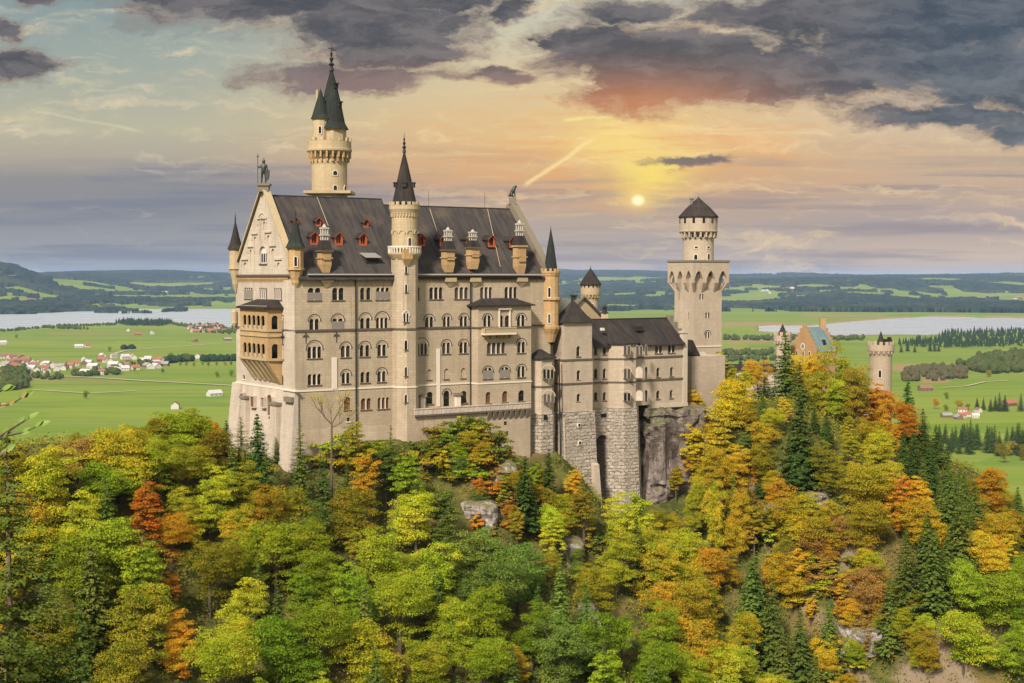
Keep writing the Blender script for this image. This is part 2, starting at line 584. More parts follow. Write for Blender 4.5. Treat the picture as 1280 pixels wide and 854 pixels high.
class Fr:
    def __init__(s, ox, oy, deg):
        s.o = (ox, oy)
        s.c, s.s = math.cos(R(deg)), math.sin(R(deg))

    def p(s, u, v, z):
        return Vector((s.o[0] + u * s.c - v * s.s, s.o[1] + u * s.s + v * s.c, z))

    def uv(s, X, Y):
        a, b = X - s.o[0], Y - s.o[1]
        return a * s.c + b * s.s, -a * s.s + b * s.c

    def hv(s, x, y, v):            # where the ray meets the plane v = const -> (u, z)
        d = ray(x, y)
        ov = s.uv(0, 0)[1]
        dv = -d.x * s.s + d.y * s.c
        k = (v - ov) / dv
        u, _ = s.uv(d.x * k, d.y * k)
        return u, CZ + d.z * k

    def hu(s, x, y, u):
        d = ray(x, y)
        ou = s.uv(0, 0)[0]
        du = d.x * s.c + d.y * s.s
        k = (u - ou) / du
        _, v = s.uv(d.x * k, d.y * k)
        return v, CZ + d.z * k


def zat(y, depth):
    d = ray(640, y)
    return CZ + d.z / d.y * depth


def proj(X, Y, Z):
    """world -> photo units"""
    cp, sp = math.cos(PITCH), math.sin(PITCH)
    zz = Z - CZ
    dep = Y * cp - zz * sp
    return 640 + FPX * X / dep, 427 - FPX * (Y * sp + zz * cp) / dep


class Wall:
    """vertical plane from P0 to P1, left to right as seen from outside"""
    def __init__(s, P0, P1):
        s.P0, s.P1 = Vector(P0[:2]), Vector(P1[:2])
        s.e = (s.P1 - s.P0)
        s.L = s.e.length
        s.e.normalize()
        s.n = Vector((s.e.y, -s.e.x))

    def p(s, a, z, off=0.0):
        q = s.P0 + s.e * a + s.n * off
        return Vector((q.x, q.y, z))

    def hit(s, x, y):
        d = ray(x, y)
        dn = d.x * s.n.x + d.y * s.n.y
        k = (s.P0.x * s.n.x + s.P0.y * s.n.y) / dn
        q = Vector((d.x * k, d.y * k)) - s.P0
        return q.dot(s.e), CZ + d.z * k

    def box(s, mb, a0, a1, z0, z1, o0, o1, mi=0):
        mb.box8([s.p(a0, z0, o1), s.p(a1, z0, o1), s.p(a1, z0, o0), s.p(a0, z0, o0),
                 s.p(a0, z1, o1), s.p(a1, z1, o1), s.p(a1, z1, o0), s.p(a0, z1, o0)], mi)

    def wedge(s, mb, a0, a1, z0, z1, o0, o1, mi=0):
        """corbel: full projection at the top, none at the bottom"""
        mb.box8([s.p(a0, z0, o0 + .02), s.p(a1, z0, o0 + .02), s.p(a1, z0, o0), s.p(a0, z0, o0),
                 s.p(a0, z1, o1), s.p(a1, z1, o1), s.p(a1, z1, o0), s.p(a0, z1, o0)], mi)


def arch_poly(a0, a1, z0, z1, n=7, pointed=False):
    w = a1 - a0
    r = w / 2
    zs = max(z1 - (r if not pointed else r * 1.6), z0 + .05)
    pts = [(a0, z0), (a1, z0), (a1, zs)]
    for k in range(1, n):
        t_ = math.pi * k / n
        if pointed:
            x = math.cos(t_)
            pts.append((a0 + r + r * x, zs + (z1 - zs) * (1 - abs(x) ** 1.5)))
        else:
            pts.append((a0 + r + r * math.cos(t_), zs + (z1 - zs) * math.sin(t_)))
    pts.append((a0, zs))
    return pts


def panel(mb, wall, outline, holes=(), depth=.5, mi=0, mr=0, off=0.0):
    polys = [outline] + list(holes)
    flat = [q for P in polys for q in P]
    tris = tessellate_polygon([[Vector((q[0], q[1], 0)) for q in P] for P in polys])
    for t_ in tris:
        P = [flat[i] for i in t_]
        ar = (P[1][0] - P[0][0]) * (P[2][1] - P[0][1]) - (P[2][0] - P[0][0]) * (P[1][1] - P[0][1])
        if abs(ar) < 1e-9: continue
        if ar < 0: P = P[::-1]
        mb.face([wall.p(q[0], q[1], off) for q in P], [(q[0], q[1]) for q in P], mi)
    for H in holes:
        for i in range(len(H)):
            a, b = H[i], H[(i + 1) % len(H)]
            mb.face([wall.p(*a, off), wall.p(*b, off), wall.p(*b, off - depth), wall.p(*a, off - depth)],
                    [(a[0], a[1]), (b[0], b[1]), (b[0] + .3, b[1] + depth), (a[0] + .3, a[1] + depth)], mr)


def hood(mb, wall, a0, a1, zs, zt, th=.2, o0=0.0, o1=.13, mi=0, n=10):
    """projecting arch moulding between springers at height zs"""
    r = (a1 - a0) / 2
    c = (a0 + a1) / 2
    h = zt - zs
    for k in range(n):
        t0, t1 = math.pi * k / n, math.pi * (k + 1) / n
        P = lambda rr, hh, t_, o: wall.p(c + rr * math.cos(t_), zs + hh * math.sin(t_), o)
        i0, i1 = P(r - th, h - th, t0, o1), P(r - th, h - th, t1, o1)
        e0, e1 = P(r, h, t0, o1), P(r, h, t1, o1)
        j0, j1 = P(r, h, t0, o0), P(r, h, t1, o0)
        k0, k1 = P(r - th, h - th, t0, o0), P(r - th, h - th, t1, o0)
        mb.face([e0, e1, i1, i0], mi=mi)
        mb.face([j0, j1, e1, e0], mi=mi)
        mb.face([i0, i1, k1, k0], mi=mi)


WMATS = ['trim', 'darktrim', 'glass', 'screen', 'brown', 'lime', 'white']


def wmats():
    return [M[k] for k in WMATS]


def make_window(parent, wall, a0, a1, z0, z1, n=1, arch=None, scr=None, kind='', base_off=0.0, depth=.28, single=False, sill=True, arched=True):
    """returns the list of openings cut in the wall; makes the window part (and its pane)"""
    gap = .21 if n > 1 else 0
    a0, a1 = a0 - .04, a1 + .04
    if kind == 'sep': gap = .40
    w = (a1 - a0 - gap * (n - 1)) / n
    holes = []
    f = MB()
    g = MB()
    for i in range(n):
        b0 = a0 + i * (w + gap)
        b1 = b0 + w
        H = arch_poly(b0, b1, z0, z1) if arched else [(b0, z0), (b1, z0), (b1, z1), (b0, z1)]
        holes.append(H)
        pane_mi = {'niche': 5, 'brown': 4, 'blind': 6}.get(kind, 2)
        if scr and scr > z0:
            wall.box(f, b0 - .05, b1 + .05, z0, z0 + (z1 - z0) * scr, base_off - .12, base_off + .05, 3)
        dd = depth if kind not in ('niche', 'blind') else .18
        gg = g
        wall.box(gg, b0 - .03, b1 + .03, z0 - .03, z1 + .03, base_off - dd - .1, base_off - dd, {2: 0, 4: 1, 5: 2, 6: 3}[pane_mi])
        if kind not in ('niche', 'blind', 'slit') and w > .55:
            # timber sash: mid rail and mullion, just in front of the glass
            wm = 1 if kind != 'brown' else 4
            wall.box(f, b0, b1, z0 + (z1 - z0) * .52, z0 + (z1 - z0) * .52 + .07, base_off - dd + .003, base_off - dd + .06, wm)
        if i < n - 1 and kind != 'sep':
            cc = b1 + gap / 2
            q = wall.p(cc, 0, base_off + .01)
            f.lathe(q.x, q.y, [(.12, z0), (.12, z0 + .1), (.075, z0 + .14), (.075, z1 - w * .5 - .2), (.13, z1 - w * .5), (.13, z1 - w * .5 + .08)], 8, 0)
    if scr:
        wall.box(f, a0 - .12, a1 + .12, z0 - .12, z0 + (z1 - z0) * scr, base_off + .02, base_off + .09, 3)
    if sill:
        wall.box(f, a0 - .18, a1 + .18, z0 - .2, z0 - .02, base_off - .05, base_off + .14, 1 if kind != 'slit' else 0)
    if arch:
        m_ = .38
        hood(f, wall, a0 - m_, a1 + m_, max(z0 + .4, arch - (a1 - a0) / 2 - m_), arch, .2, base_off, base_off + .13, 1)
        hood(f, wall, a0 - m_ + .2, a1 + m_ - .2, max(z0 + .4, arch - (a1 - a0) / 2 - m_), arch - .2, .16, base_off, base_off + .07, 0)
    elif arched:
        for i in range(n):
            b0 = a0 + i * (w + gap)
            hood(f, wall, b0 - .12, b0 + w + .12, z1 - w / 2, z1 + .14, .12, base_off, base_off + .045, 5, 8)
    if single:
        off = {0: 2, 1: 4, 2: 5, 3: 6}
        for F_, U_, m_ in zip(g.f, g.uv, g.mi):
            f.face([g.v[i] for i in F_], U_, off[m_])
        f.build('window', wmats(), parent)
    else:
        wo = f.build('window', wmats(), parent) if f.f else None
        if wo is None:
            g.build('window', [M['glass'], M['brown'], M['lime'], M['white']], parent)
        else:
            g.build('pane', [M['glass'], M['brown'], M['lime'], M['white']], wo)
    return holes


def window_rows(parent, wall, rows, single=False, base_off=0.0, **kw):
    """rows of (x0, x1, ytop, ybottom, lights, options) measured on the facade; a row shares its heights"""
    holes = []
    for row in rows:
        snap = not (row and row[0] == 'free')
        specs = row if snap else row[1:]
        q = []
        for sp in specs:
            x0, x1, yt, yb, n = sp[:5]
            o = sp[5] if len(sp) > 5 else {}
            xm = (x0 + x1) / 2
            a0, a1 = wall.hit(x0, yt)[0], wall.hit(x1, yt)[0]
            zt, zb = wall.hit(xm, yt)[1], wall.hit(xm, yb)[1]
            za = wall.hit(xm, o['arch'])[1] if 'arch' in o else None
            q.append([a0, a1, zt, zb, n, o, za])
        if snap and len(q) > 1:
            zt = sum(r[2] for r in q) / len(q)
            zb = sum(r[3] for r in q) / len(q)
            for r in q:
                if r[6]: r[6] = r[6] - r[2] + zt
                r[2], r[3] = zt, zb
        for a0, a1, zt, zb, n, o, za in q:
            hs = make_window(parent, wall, a0, a1, zb, zt, n, za, o.get('scr'), o.get('kind', ''), base_off=base_off,
                             single=single, arched=o.get('arched', True), sill=o.get('sill', True), **kw)
            holes += hs
    return holes


def round_window(parent, cx, cy, r, ang, z0, z1, w, name='window', mm='trim', arched=True, pane='glass'):
    """a small window set on a round wall: stone surround standing proud with the glass inside it"""
    c, q = math.cos(ang), math.sin(ang)
    rr = math.sqrt(max(r * r - (w / 2 + .12) ** 2, .01))
    base = Vector((cx + rr * c, cy + rr * q))
    t_ = Vector((-q, c))
    wl = Wall(base - t_ * w / 2, base + t_ * w / 2)
    f = MB()
    out_ = r - rr + .09
    P = arch_poly(-.0, w, z0, z1) if arched else [(0, z0), (w, z0), (w, z1), (0, z1)]
    O = arch_poly(-.13, w + .13, z0 - .13, z1 + .13) if arched else [(-.13, z0 - .13), (w + .13, z0 - .13), (w + .13, z1 + .13), (-.13, z1 + .13)]
    panel(f, wl, O, [P], out_ - (r - rr) + .02, 0, 0, off=out_)
    for i in range(len(O)):
        a, b = O[i], O[(i + 1) % len(O)]
        f.face([wl.p(*a, 0), wl.p(*b, 0), wl.p(*b, out_), wl.p(*a, out_)], mi=0)
    f.face([wl.p(a, b, r - rr + .025) for a, b in P], mi=1)
    return f.build(name, [M[mm], M[pane]], parent)


def corbel_row(mb, wall, a0, a1, z0, z1, out_, n, mi=0, duty=.5):
    st = (a1 - a0) / n
    for i in range(n):
        c = a0 + (i + .5) * st
        wall.wedge(mb, c - st * duty / 2, c + st * duty / 2, z0, z1, 0, out_, mi)


def saw_frieze(mb, wall, a0, a1, z0, z1, out_, step, mi=0):
    """round-arched frieze read from afar as a zigzag of small corbels"""
    n = max(2, int((a1 - a0) / step))
    st = (a1 - a0) / n
    wall.box(mb, a0, a1, z1, z1 + (z1 - z0) * .4, 0, out_, mi)
    for i in range(n):
        c = a0 + (i + .5) * st
        mb.face([wall.p(c - st * .42, z1, out_), wall.p(c - st * .08, z0, .03), wall.p(c + st * .08, z0, .03), wall.p(c + st * .42, z1, out_)], mi=mi)
        mb.face([wall.p(c - st * .42, z1, 0), wall.p(c - st * .08, z0, 0), wall.p(c - st * .08, z0, .03), wall.p(c - st * .42, z1, out_)], mi=mi)
        mb.face([wall.p(c + st * .42, z1, 0), wall.p(c + st * .08, z0, 0), wall.p(c + st * .08, z0, .03), wall.p(c + st * .42, z1, out_)], mi=mi)


def finial(parent, cx, cy, z0, h, name='finial', m='iron', cross=False):
    f = MB()
    r = h * .07
    f.lathe(cx, cy, [(r * 1.6, z0 - .3), (r * .8, z0 + h * .12), (r * 1.7, z0 + h * .2), (r * .5, z0 + h * .28), (r * 1.2, z0 + h * .42), (r * .35, z0 + h * .5),
                     (r * .8, z0 + h * .62), (r * .25, z0 + h * .7), (.02, z0 + h)], 8)
    if cross:
        f.tube([(cx - h * .13, cy, z0 + h * .82), (cx + h * .13, cy, z0 + h * .82)], .09, 5)
        f.tube([(cx, cy - h * .1, z0 + h * .82), (cx, cy + h * .1, z0 + h * .82)], .07, 5)
        f.face([(cx + .1, cy, z0 + h * .72), (cx + h * .2, cy, z0 + h * .70), (cx + h * .17, cy, z0 + h * .78), (cx + .1, cy, z0 + h * .78)])
    return f.build(name, M[m], parent)


def tree_at_axis(x, depth):
    return ((x - 640) / FPX * depth, depth)

# ================================================================ the palace
A = Fr(-271 * 265 / FPX, 265, 34.4)
PL = A.hv(688, 400, 0)[0]               # length
PW = A.hu(295, 400, 0)[0]               # width
ZE = zat(342, 265)                      # eaves
ZB = 180 - 142.5 / FPX * 265 * 1.0      # white band
ZS = 180 - 66.7 / FPX * 265             # string course
ZG = 141.0                              # foot of the walls
palace = thing('palace', 'large pale limestone palace with steep brown grey roof and rows of arched windows', 'palace', A.p(PL / 2, PW / 2, ZG))

southW = Wall(A.p(0, 0, 0), A.p(PL, 0, 0))
westW = Wall(A.p(0, PW, 0), A.p(0, 0, 0))       # outside is to the west: left = north end
scr2 = .68
rowsS = [
    [(385, 400.6, 359.5, 376, 2, {'scr': .62}), (415.5, 429.5, 359.5, 376, 2, {}), (450.5, 463, 359.5, 375.7, 2, {'kind': 'sep'}), (470.5, 486, 359.5, 375.5, 3, {'scr': .66}),
     (537, 553, 359.3, 373, 3), (568.5, 585, 359.3, 373, 3), (600.5, 615, 359.3, 373, 3), (631, 646, 359.3, 373, 3), (521.5, 524, 359.3, 373, 1)],
    [(387, 398.5, 399, 413, 2, {'arch': 392.5}), (415.5, 428.5, 399, 413, 2, {'arch': 392.3, 'scr': .74}), (450.5, 462.5, 398, 411.8, 2, {'arch': 390.6, 'kind': 'sep'}),
     (470.3, 484.5, 398, 411.5, 3, {'arch': 389.5}), (531.5, 541.5, 395, 408.5, 2, {'arch': 390.8}), (554, 562.5, 395, 408.2, 2, {'arch': 390.8}), (575, 584, 395, 408, 2, {'arch': 390.6})],
    [(384.5, 401.5, 434.8, 448.5, 3, {'arch': 426.3}), (426.3, 437.5, 432.5, 447, 2, {'arch': 426.8}), (450, 461.5, 431.5, 446.5, 2, {'arch': 425.8, 'kind': 'sep'}), (472, 482.5, 431, 445.5, 2, {'arch': 425.3}),
     (520.8, 533.5, 428.5, 442.3, 3, {'arch': 421}), (553, 562.5, 427.8, 441.3, 2, {'arch': 423}), (574.5, 584, 427.3, 441.3, 2, {'arch': 422.8})],
    [(385, 401, 468.5, 482, 3), (427.5, 437, 467.5, 479.5, 2, {'arch': 462.3}), (451, 462, 465.5, 479, 2, {'kind': 'sep'}), (472, 482, 465, 477.5, 2, {'arch': 459.5}),
     (534, 539, 460.3, 474, 1, {'kind': 'niche'}), (555.3, 560.3, 459.8, 473, 1, {'kind': 'niche'}), (576.5, 581.5, 459.5, 472.5, 1, {'kind': 'niche'})],
    ['free', (430.3, 438, 496.5, 512.5, 1, {'kind': 'brown'}), (451.5, 463.5, 498, 512, 2, {'kind': 'brown'}), (472.3, 486, 497, 511, 3, {'kind': 'brown'}), (434, 437.2, 522.5, 527, 1, {'arched': False, 'kind': 'slit'}),
     (533, 541, 490, 505, 1, {}), (554.5, 562, 488.5, 508, 1, {'arch': 485.5, 'sill': False}), (575.5, 583.5, 488.8, 504, 1, {})],
]
holes = window_rows(palace, southW, rowsS)
w = MB()
panel(w, southW, [(0, ZG), (PL, ZG), (PL, ZE), (0, ZE)], holes, .33)
w.build('wall', M['lime'], palace)['label'] = 'long pale south front with rows of arched windows'

# west front with its gable
ZR1 = zat(242.5, A.p(0, PW / 2, 0).y)
aM = PW / 2
gableE = [(-.25, ZE - .2), (PW + .25, ZE - .2), (PW + .25, ZE + .5), (aM + .7, ZR1 + 1.0), (aM - .7, ZR1 + 1.0), (-.25, ZE + .5)]
rowsW = [
    [(306, 315.3, 359.5, 373, 4, {'scr': .8}), (324.5, 333.5, 360, 374, 4), (343, 352, 360.5, 375, 4)],
    ['free', (350.5, 356, 397, 413, 2, {'scr': .8, 'arch': 393.5}), (350.5, 357, 434.5, 449, 2, {'arch': 430}), (352, 354, 469, 482, 1, {'kind': 'slit'}), (304.2, 306, 468.5, 474, 1, {'kind': 'slit'})],
]
holesW = window_rows(palace, westW, rowsW, depth=.14)
w = MB()
panel(w, westW, [(0, ZG), (PW, ZG), (PW, ZE), (0, ZE)], holesW)
w.build('wall', M['limew'], palace)['label'] = 'pale west front under the tall gable'
# east and north walls
w = MB()
eastW = Wall(A.p(PL, 0, 0), A.p(PL, PW, 0))
panel(w, eastW, [(0, ZG), (PW, ZG), (PW, ZE), (0, ZE)])
w.build('wall', M['lime'], palace)
w = MB()
northW = Wall(A.p(PL, PW, 0), A.p(0, PW, 0))
panel(w, northW, [(0, ZG), (PL, ZG), (PL, ZE), (0, ZE)])
w.build('wall', M['lime'], palace)

# battered west base with piers
zbW = ZB + .1
w = MB()
for (a0, a1, o0, o1) in ((-1.0, 3.2, .5, 2.0), (PW - 4.6, PW + .4, .35, 1.7), (3.2, PW - 4.6, .25, 1.1)):
    w.box8([westW.p(a0 - (o1 - o0 if a0 < 0 else 0), ZG, o1), westW.p(a1, ZG, o1), westW.p(a1, ZG, -.3), westW.p(a0 - (o1 - o0 if a0 < 0 else 0), ZG, -.3),
            westW.p(a0, zbW, o0), westW.p(a1, zbW, o0), westW.p(a1, zbW, -.3), westW.p(a0, zbW, -.3)])
base = w.build('battered_base', M['limew'], palace)
# the light pier continues up the south end of the west front
w = MB()
westW.box(w, PW - 4.3, PW + .06, zbW, ZE - 1.2, 0.0, .22)
w.build('corner_pier', M['limew'], palace)
# lower openings of the west base, each standing proud in its own surround
lw = Wall(westW.p(0, 0, .95), westW.p(PW, 0, .95))
for (x0, x1, yt, yb, ar, k) in ((300.3, 303.6, 492, 506, False, 'brown'), (313, 317.5, 495.5, 509, False, 'brown'), (326.3, 330.3, 497, 509.5, False, 'trim'), (334.5, 340.5, 493, 520, True, 'brown')):
    a0, zt = lw.hit(x0, yt); a1, zb = lw.hit(x1, yb)
    f = MB()
    O = arch_poly(a0 - .2, a1 + .2, zb - .15, zt + .2) if ar else [(a0 - .2, zb - .15), (a1 + .2, zb - .15), (a1 + .2, zt + .2), (a0 - .2, zt + .2)]
    P = arch_poly(a0, a1, zb, zt) if ar else [(a0, zb), (a1, zb), (a1, zt), (a0, zt)]
    panel(f, lw, O, [P], .3, 0, 0, off=.12)
    for i in range(len(O)):
        q0, q1 = O[i], O[(i + 1) % len(O)]
        f.face([lw.p(*q0, -.6), lw.p(*q1, -.6), lw.p(*q1, .12), lw.p(*q0, .12)], mi=0)
    f.face([lw.p(*q, -.1) for q in P], mi=1)
    f.build('window' if not ar else 'door', [M['limew'], M['brown' if k == 'brown' else 'screen']], palace)
for (x, yt, wd) in ((307, 495, 1.1), (344.5, 503, 1.3)):
    f = MB()
    a, zt = lw.hit(x, yt)
    lw.box(f, a - wd, a + wd, ZG, zt - .5, -.5, .55, 0)
    lw.box(f, a - wd - .2, a + wd + .2, zt - .5, zt, -.5, .8, 1)
    f.build('buttress', [M['limew'], M['grime']], palace)
f = MB()
a, zt = Wall(westW.p(0, 0, .6), westW.p(PW, 0, .6)).hit(362.5, 499)
westW.box(f, a - 1.6, a + 1.5, zt - .5, zt + .4, .4, 1.15, 1)
f.build('pier_cap', [M['limew'], M['grime']], palace)

# bands, string courses, cornices
def band(parent, walls, z, h, o, m, name='string_course'):
    f = MB()
    for wl, a0, a1 in walls:
        wl.box(f, a0, a1, z - h / 2, z + h / 2, -.1, o)
    return f.build(name, M[m], parent)


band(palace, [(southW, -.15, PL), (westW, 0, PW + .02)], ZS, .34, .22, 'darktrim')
uT = A.hv(504, 400, 0)[0]               # the stair turret stands here
f = MB()
southW.box(f, -.05, uT, ZB - .16, ZB + .16, -.05, .12)
southW.box(f, uT + .5, PL, ZB - .16, ZB + .16, -.05, .121)
f.build('white_band', M['trim'], palace)
f = MB()
westW.box(f, 0, PW - 4.3, zbW - .15, zbW + .15, -.1, .33)
westW.box(f, PW - 4.3, PW + 1.0, zbW - .15, zbW + .15, -.1, .62)
f.build('white_band', M['trim'], palace)
# lower south wall: slightly proud plinth left of the turret
f = MB()
f.box8([southW.p(-.4, ZG, 1.3), southW.p(uT, ZG, 1.3), southW.p(uT, ZG, 0), southW.p(-.4, ZG, 0),
        southW.p(-.1, ZB - 7.2, .1), southW.p(uT, ZB - 7.2, .1), southW.p(uT, ZB - 7.2, 0), southW.p(-.1, ZB - 7.2, 0)])
f.build('plinth', M['lime'], palace)
# eaves cornice with frieze
for wl, a0, a1, st in ((southW, 2.6, uT - 2.6, .75), (southW, uT + 2.7, PL - 3, .75), (westW, .4, PW - 2.5, .62)):
    f = MB()
    saw_frieze(f, wl, a0, a1, ZE - 1.75, ZE - .95, .26, st)
    f.build('frieze', M['sand'], palace)
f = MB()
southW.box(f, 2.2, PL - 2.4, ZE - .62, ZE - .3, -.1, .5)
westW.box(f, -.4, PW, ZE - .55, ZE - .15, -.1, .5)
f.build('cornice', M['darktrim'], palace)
f = MB()
southW.box(f, 2.2, uT - 2.3, ZE - .28, ZE - .03, .55, .98)
southW.box(f, uT + 2.3, PL - 3.0, ZE - .28, ZE - .03, .55, .98)
f.build('gutter', mat('galvanised_gutter', (.34, .31, .29), .5)[0], palace)

# gable wall
f = MB()
hs = []
gW = Wall(westW.p(0, 0, .12), westW.p(PW, 0, .12))
Zt = ZR1 + .6
gout = [(.1, ZE - .15), (PW - .1, ZE - .15), (aM + .15, Zt), (aM - .15, Zt)]
def gz(x, y): return gW.hit(x, y)
def nich(x0, x1, yt, yb, pointed=False):
    a0, zt = gz(x0, yt); a1, _ = gz(x1, yt); _, zb = gz((x0 + x1) / 2, yb)
    return arch_poly(a0, a1, zb, zt)
N_ = [nich(324.3, 327.2, 277, 301), nich(328.6, 331.4, 277, 288), nich(317, 320, 296, 319), nich(333.5, 337.2, 294, 303), nich(312, 314.6, 312, 335), nich(339, 343, 311, 319),
      nich(304.3, 308.2, 328, 336), nich(346, 350, 328, 336), nich(325, 333.2, 308.5, 329.5)]
panel(f, gW, gout, N_, .5, 0, 0)
f.build('gable', M['limew'], palace)['label'] = 'tall west gable with blind arches'
f = MB()
for P in N_[:-1]:
    f.face([gW.p(a, b, -.3) for a, b in P], [(a, b) for a, b in P])
    a0 = min(q[0] for q in P); a1 = max(q[0] for q in P); zt = max(q[1] for q in P)
    gW.box(f, a0 - .8, a1 + .8, zt + .45, zt + .75, 0, .26)
    gW.box(f, a0 - .8, a0 - .55, zt - .6, zt + .45, 0, .18)
a0, zt = gz(321.8, 266); a1, _ = gz(333.5, 266)
hood(f, gW, a0, a1, zt - 2.0, zt, .25, 0, .15)
a0, zt = gz(324.0, 306.5); a1, _ = gz(334.4, 306.5)
hood(f, gW, a0, a1, zt - 1.6, zt, .25, 0, .15)
f.build('blind_arches', M['limew'], palace)
P = N_[-1]
a0 = P[0][0]; a1 = P[1][0]; z0 = P[0][1]; zt = max(q[1] for q in P)
f = MB()
f.face([gW.p(a, b, -.22) for a, b in P], mi=0)
for k in range(3):
    c0 = a0 + (a1 - a0) * (k + .14) / 3; c1 = a0 + (a1 - a0) * (k + .86) / 3
    f.face([gW.p(a, b, -.20) for a, b in arch_poly(c0, c1, z0 + .2, z0 + (zt - z0) * .62)], mi=1)
gW.box(f, a0 - .3, a1 + .3, z0 - .25, z0, -.1, .2, 2)
f.build('window', [M['trim'], M['glass'], M['darktrim']], palace)
# verge copings of the west gable
f = MB()
for sg, ae in ((-1, -.5), (1, PW - .6)):
    p0 = (ae, ZE - .3) if sg < 0 else (PW + .3, ZE - .3)
    p1 = (aM + sg * .1, Zt + .75)
    d = Vector((p1[0] - p0[0], p1[1] - p0[1])).normalized()
    nn = Vector((-d.y, d.x)) * (-.4 if sg < 0 else .4)
    q = [p0, p1, (p1[0] + nn.x * .0, p1[1] + .01), (p0[0], p0[1])]
    A4 = [(p0[0], p0[1]), (p1[0], p1[1]), (p1[0] - nn.x, p1[1] - nn.y - .2), (p0[0] - nn.x, p0[1] - nn.y)]
    for o0, o1 in ((-1.0, .4),):
        pf = [gW.p(a, b, o1) for a, b in A4]
        pb = [gW.p(a, b, o0) for a, b in A4]
        f.face(pf); f.face(pb[::-1])
        for i in range(4):
            f.face([pf[i], pf[(i + 1) % 4], pb[(i + 1) % 4], pb[i]])
f.build('gable_coping', M['sandp'], palace)
# pedestal of the knight
pk = gW.p(aM, Zt, -.2)
f = MB()
f.prism([(pk.x + r_[0], pk.y + r_[1]) for r_ in ((-1.0, -1.0), (1.0, -1.0), (1.0, 1.0), (-1.0, 1.0))], Zt - .2, Zt + .9)
f.prism([(pk.x + r_[0], pk.y + r_[1]) for r_ in ((-1.25, -1.25), (1.25, -1.25), (1.25, 1.25), (-1.25, 1.25))], Zt + .9, Zt + 1.3)
f.build('pedestal', M['grime'], palace)
KNIGHT = (pk.x, pk.y, Zt + 1.3)

# ---- roofs
def gable_roof(parent, fr, u0, u1, v0, v1, ze, zr, m, over=.75, name='roof', thick=.3, ends=True):
    f = MB()
    vm = (v0 + v1) / 2
    sl_ = (zr - ze) / (vm - v0)
    ze2 = ze - over * sl_
    V = [(v0 - over, ze2), (vm, zr), (v1 + over, ze2)]
    for (a, b) in ((V[0], V[1]), (V[1], V[2])):
        L = math.hypot(b[0] - a[0], b[1] - a[1])
        pts = [fr.p(u0, a[0], a[1]), fr.p(u1, a[0], a[1]), fr.p(u1, b[0], b[1]), fr.p(u0, b[0], b[1])]
        f.face(pts, [(u0, 0), (u1, 0), (u1, L), (u0, L)])
        lo = [q - Vector((0, 0, thick)) for q in pts]
        f.face(lo[::-1])
        for i in range(4):
            f.face([pts[i], lo[i], lo[(i + 1) % 4], pts[(i + 1) % 4]])
    if ends:
        for u in (u0 + .02, u1 - .02):
            f.face([fr.p(u, v0, ze - .1), fr.p(u, vm, zr - .1), fr.p(u, v1, ze - .1)])
    # ridge capping
    f.tube([fr.p(u0, vm, zr + .02), fr.p(u1, vm, zr + .02)], .16, 6)
    return f.build(name, m, parent)


u1r = A.hv(468, 250, PW / 2)[0]
ZRa = A.hv(400, 246.5, PW / 2)[1]
ZRb = A.hv(560, 259, PW / 2)[1]
ra = gable_roof(palace, A, .35, u1r + 1.6, -.1, PW, ZE - .05, ZRa, M['roof'])
rb = gable_roof(palace, A, u1r + .6, PL - .5, 0.35, PW - .4, ZE - .02, ZRb, M['roof'])
RS = (ZRa - ZE) / (PW / 2)                # roof rise per metre of depth


def roof_v(x, y):
    """the point of the south roof slope seen at (x, y)"""
    d = ray(x, y)
    lo, hi = 240.0, 330.0
    for _ in range(60):
        k = (lo + hi) / 2
        u, v = A.uv(d.x * k, d.y * k)
        if CZ + d.z * k < ZE + v * RS: hi = k
        else: lo = k
    return u, v, CZ + d.z * k


# pale repair strips down the roof (lightning conductors)
f = MB()
for (x0, y0, x1, y1) in ((396, 247, 410, 283), (537, 262, 546, 290), (609, 262, 625, 334)):
    p0, p1 = roof_v(x0, y0), roof_v(x1, y1)
    f.tube([A.p(p0[0], p0[1] - .12, p0[2] + .1), A.p(p1[0], p1[1] - .12, p1[2] + .1)], .055, 5)
f.build_each('conductor_strip', M['sandp'], palace)
# east gable
ee = Wall(A.p(PL, 0, 0), A.p(PL, PW, 0))
f = MB()
zt2 = ZRb + 1.1
for o0, o1, pts in ((-1.1, .5, [(-.4, ZE - 1.2), (PW + .4, ZE - 1.2), (PW + .4, ZE + .8), (PW / 2 + .8, zt2), (PW / 2 - .8, zt2), (-.4, ZE + .8)]),):
    pf = [ee.p(a, b, o1) for a, b in pts]; pb = [ee.p(a, b, o0) for a, b in pts]
    f.face(pf, pts); f.face(pb[::-1], pts[::-1])
    for i in range(6):
        f.face([pf[i], pf[(i + 1) % 6], pb[(i + 1) % 6], pb[i]])
pl = ee.p(PW / 2, 0, -.3)
f.prism([(pl.x + a, pl.y + b) for a, b in ((-.8, -.8), (.8, -.8), (.8, .8), (-.8, .8))], zt2 - .1, zt2 + 1.3)
f.build('gable', M['grime'], palace)['label'] = 'dark weathered east gable with pedestal'
LION = (pl.x, pl.y, zt2 + 1.3)

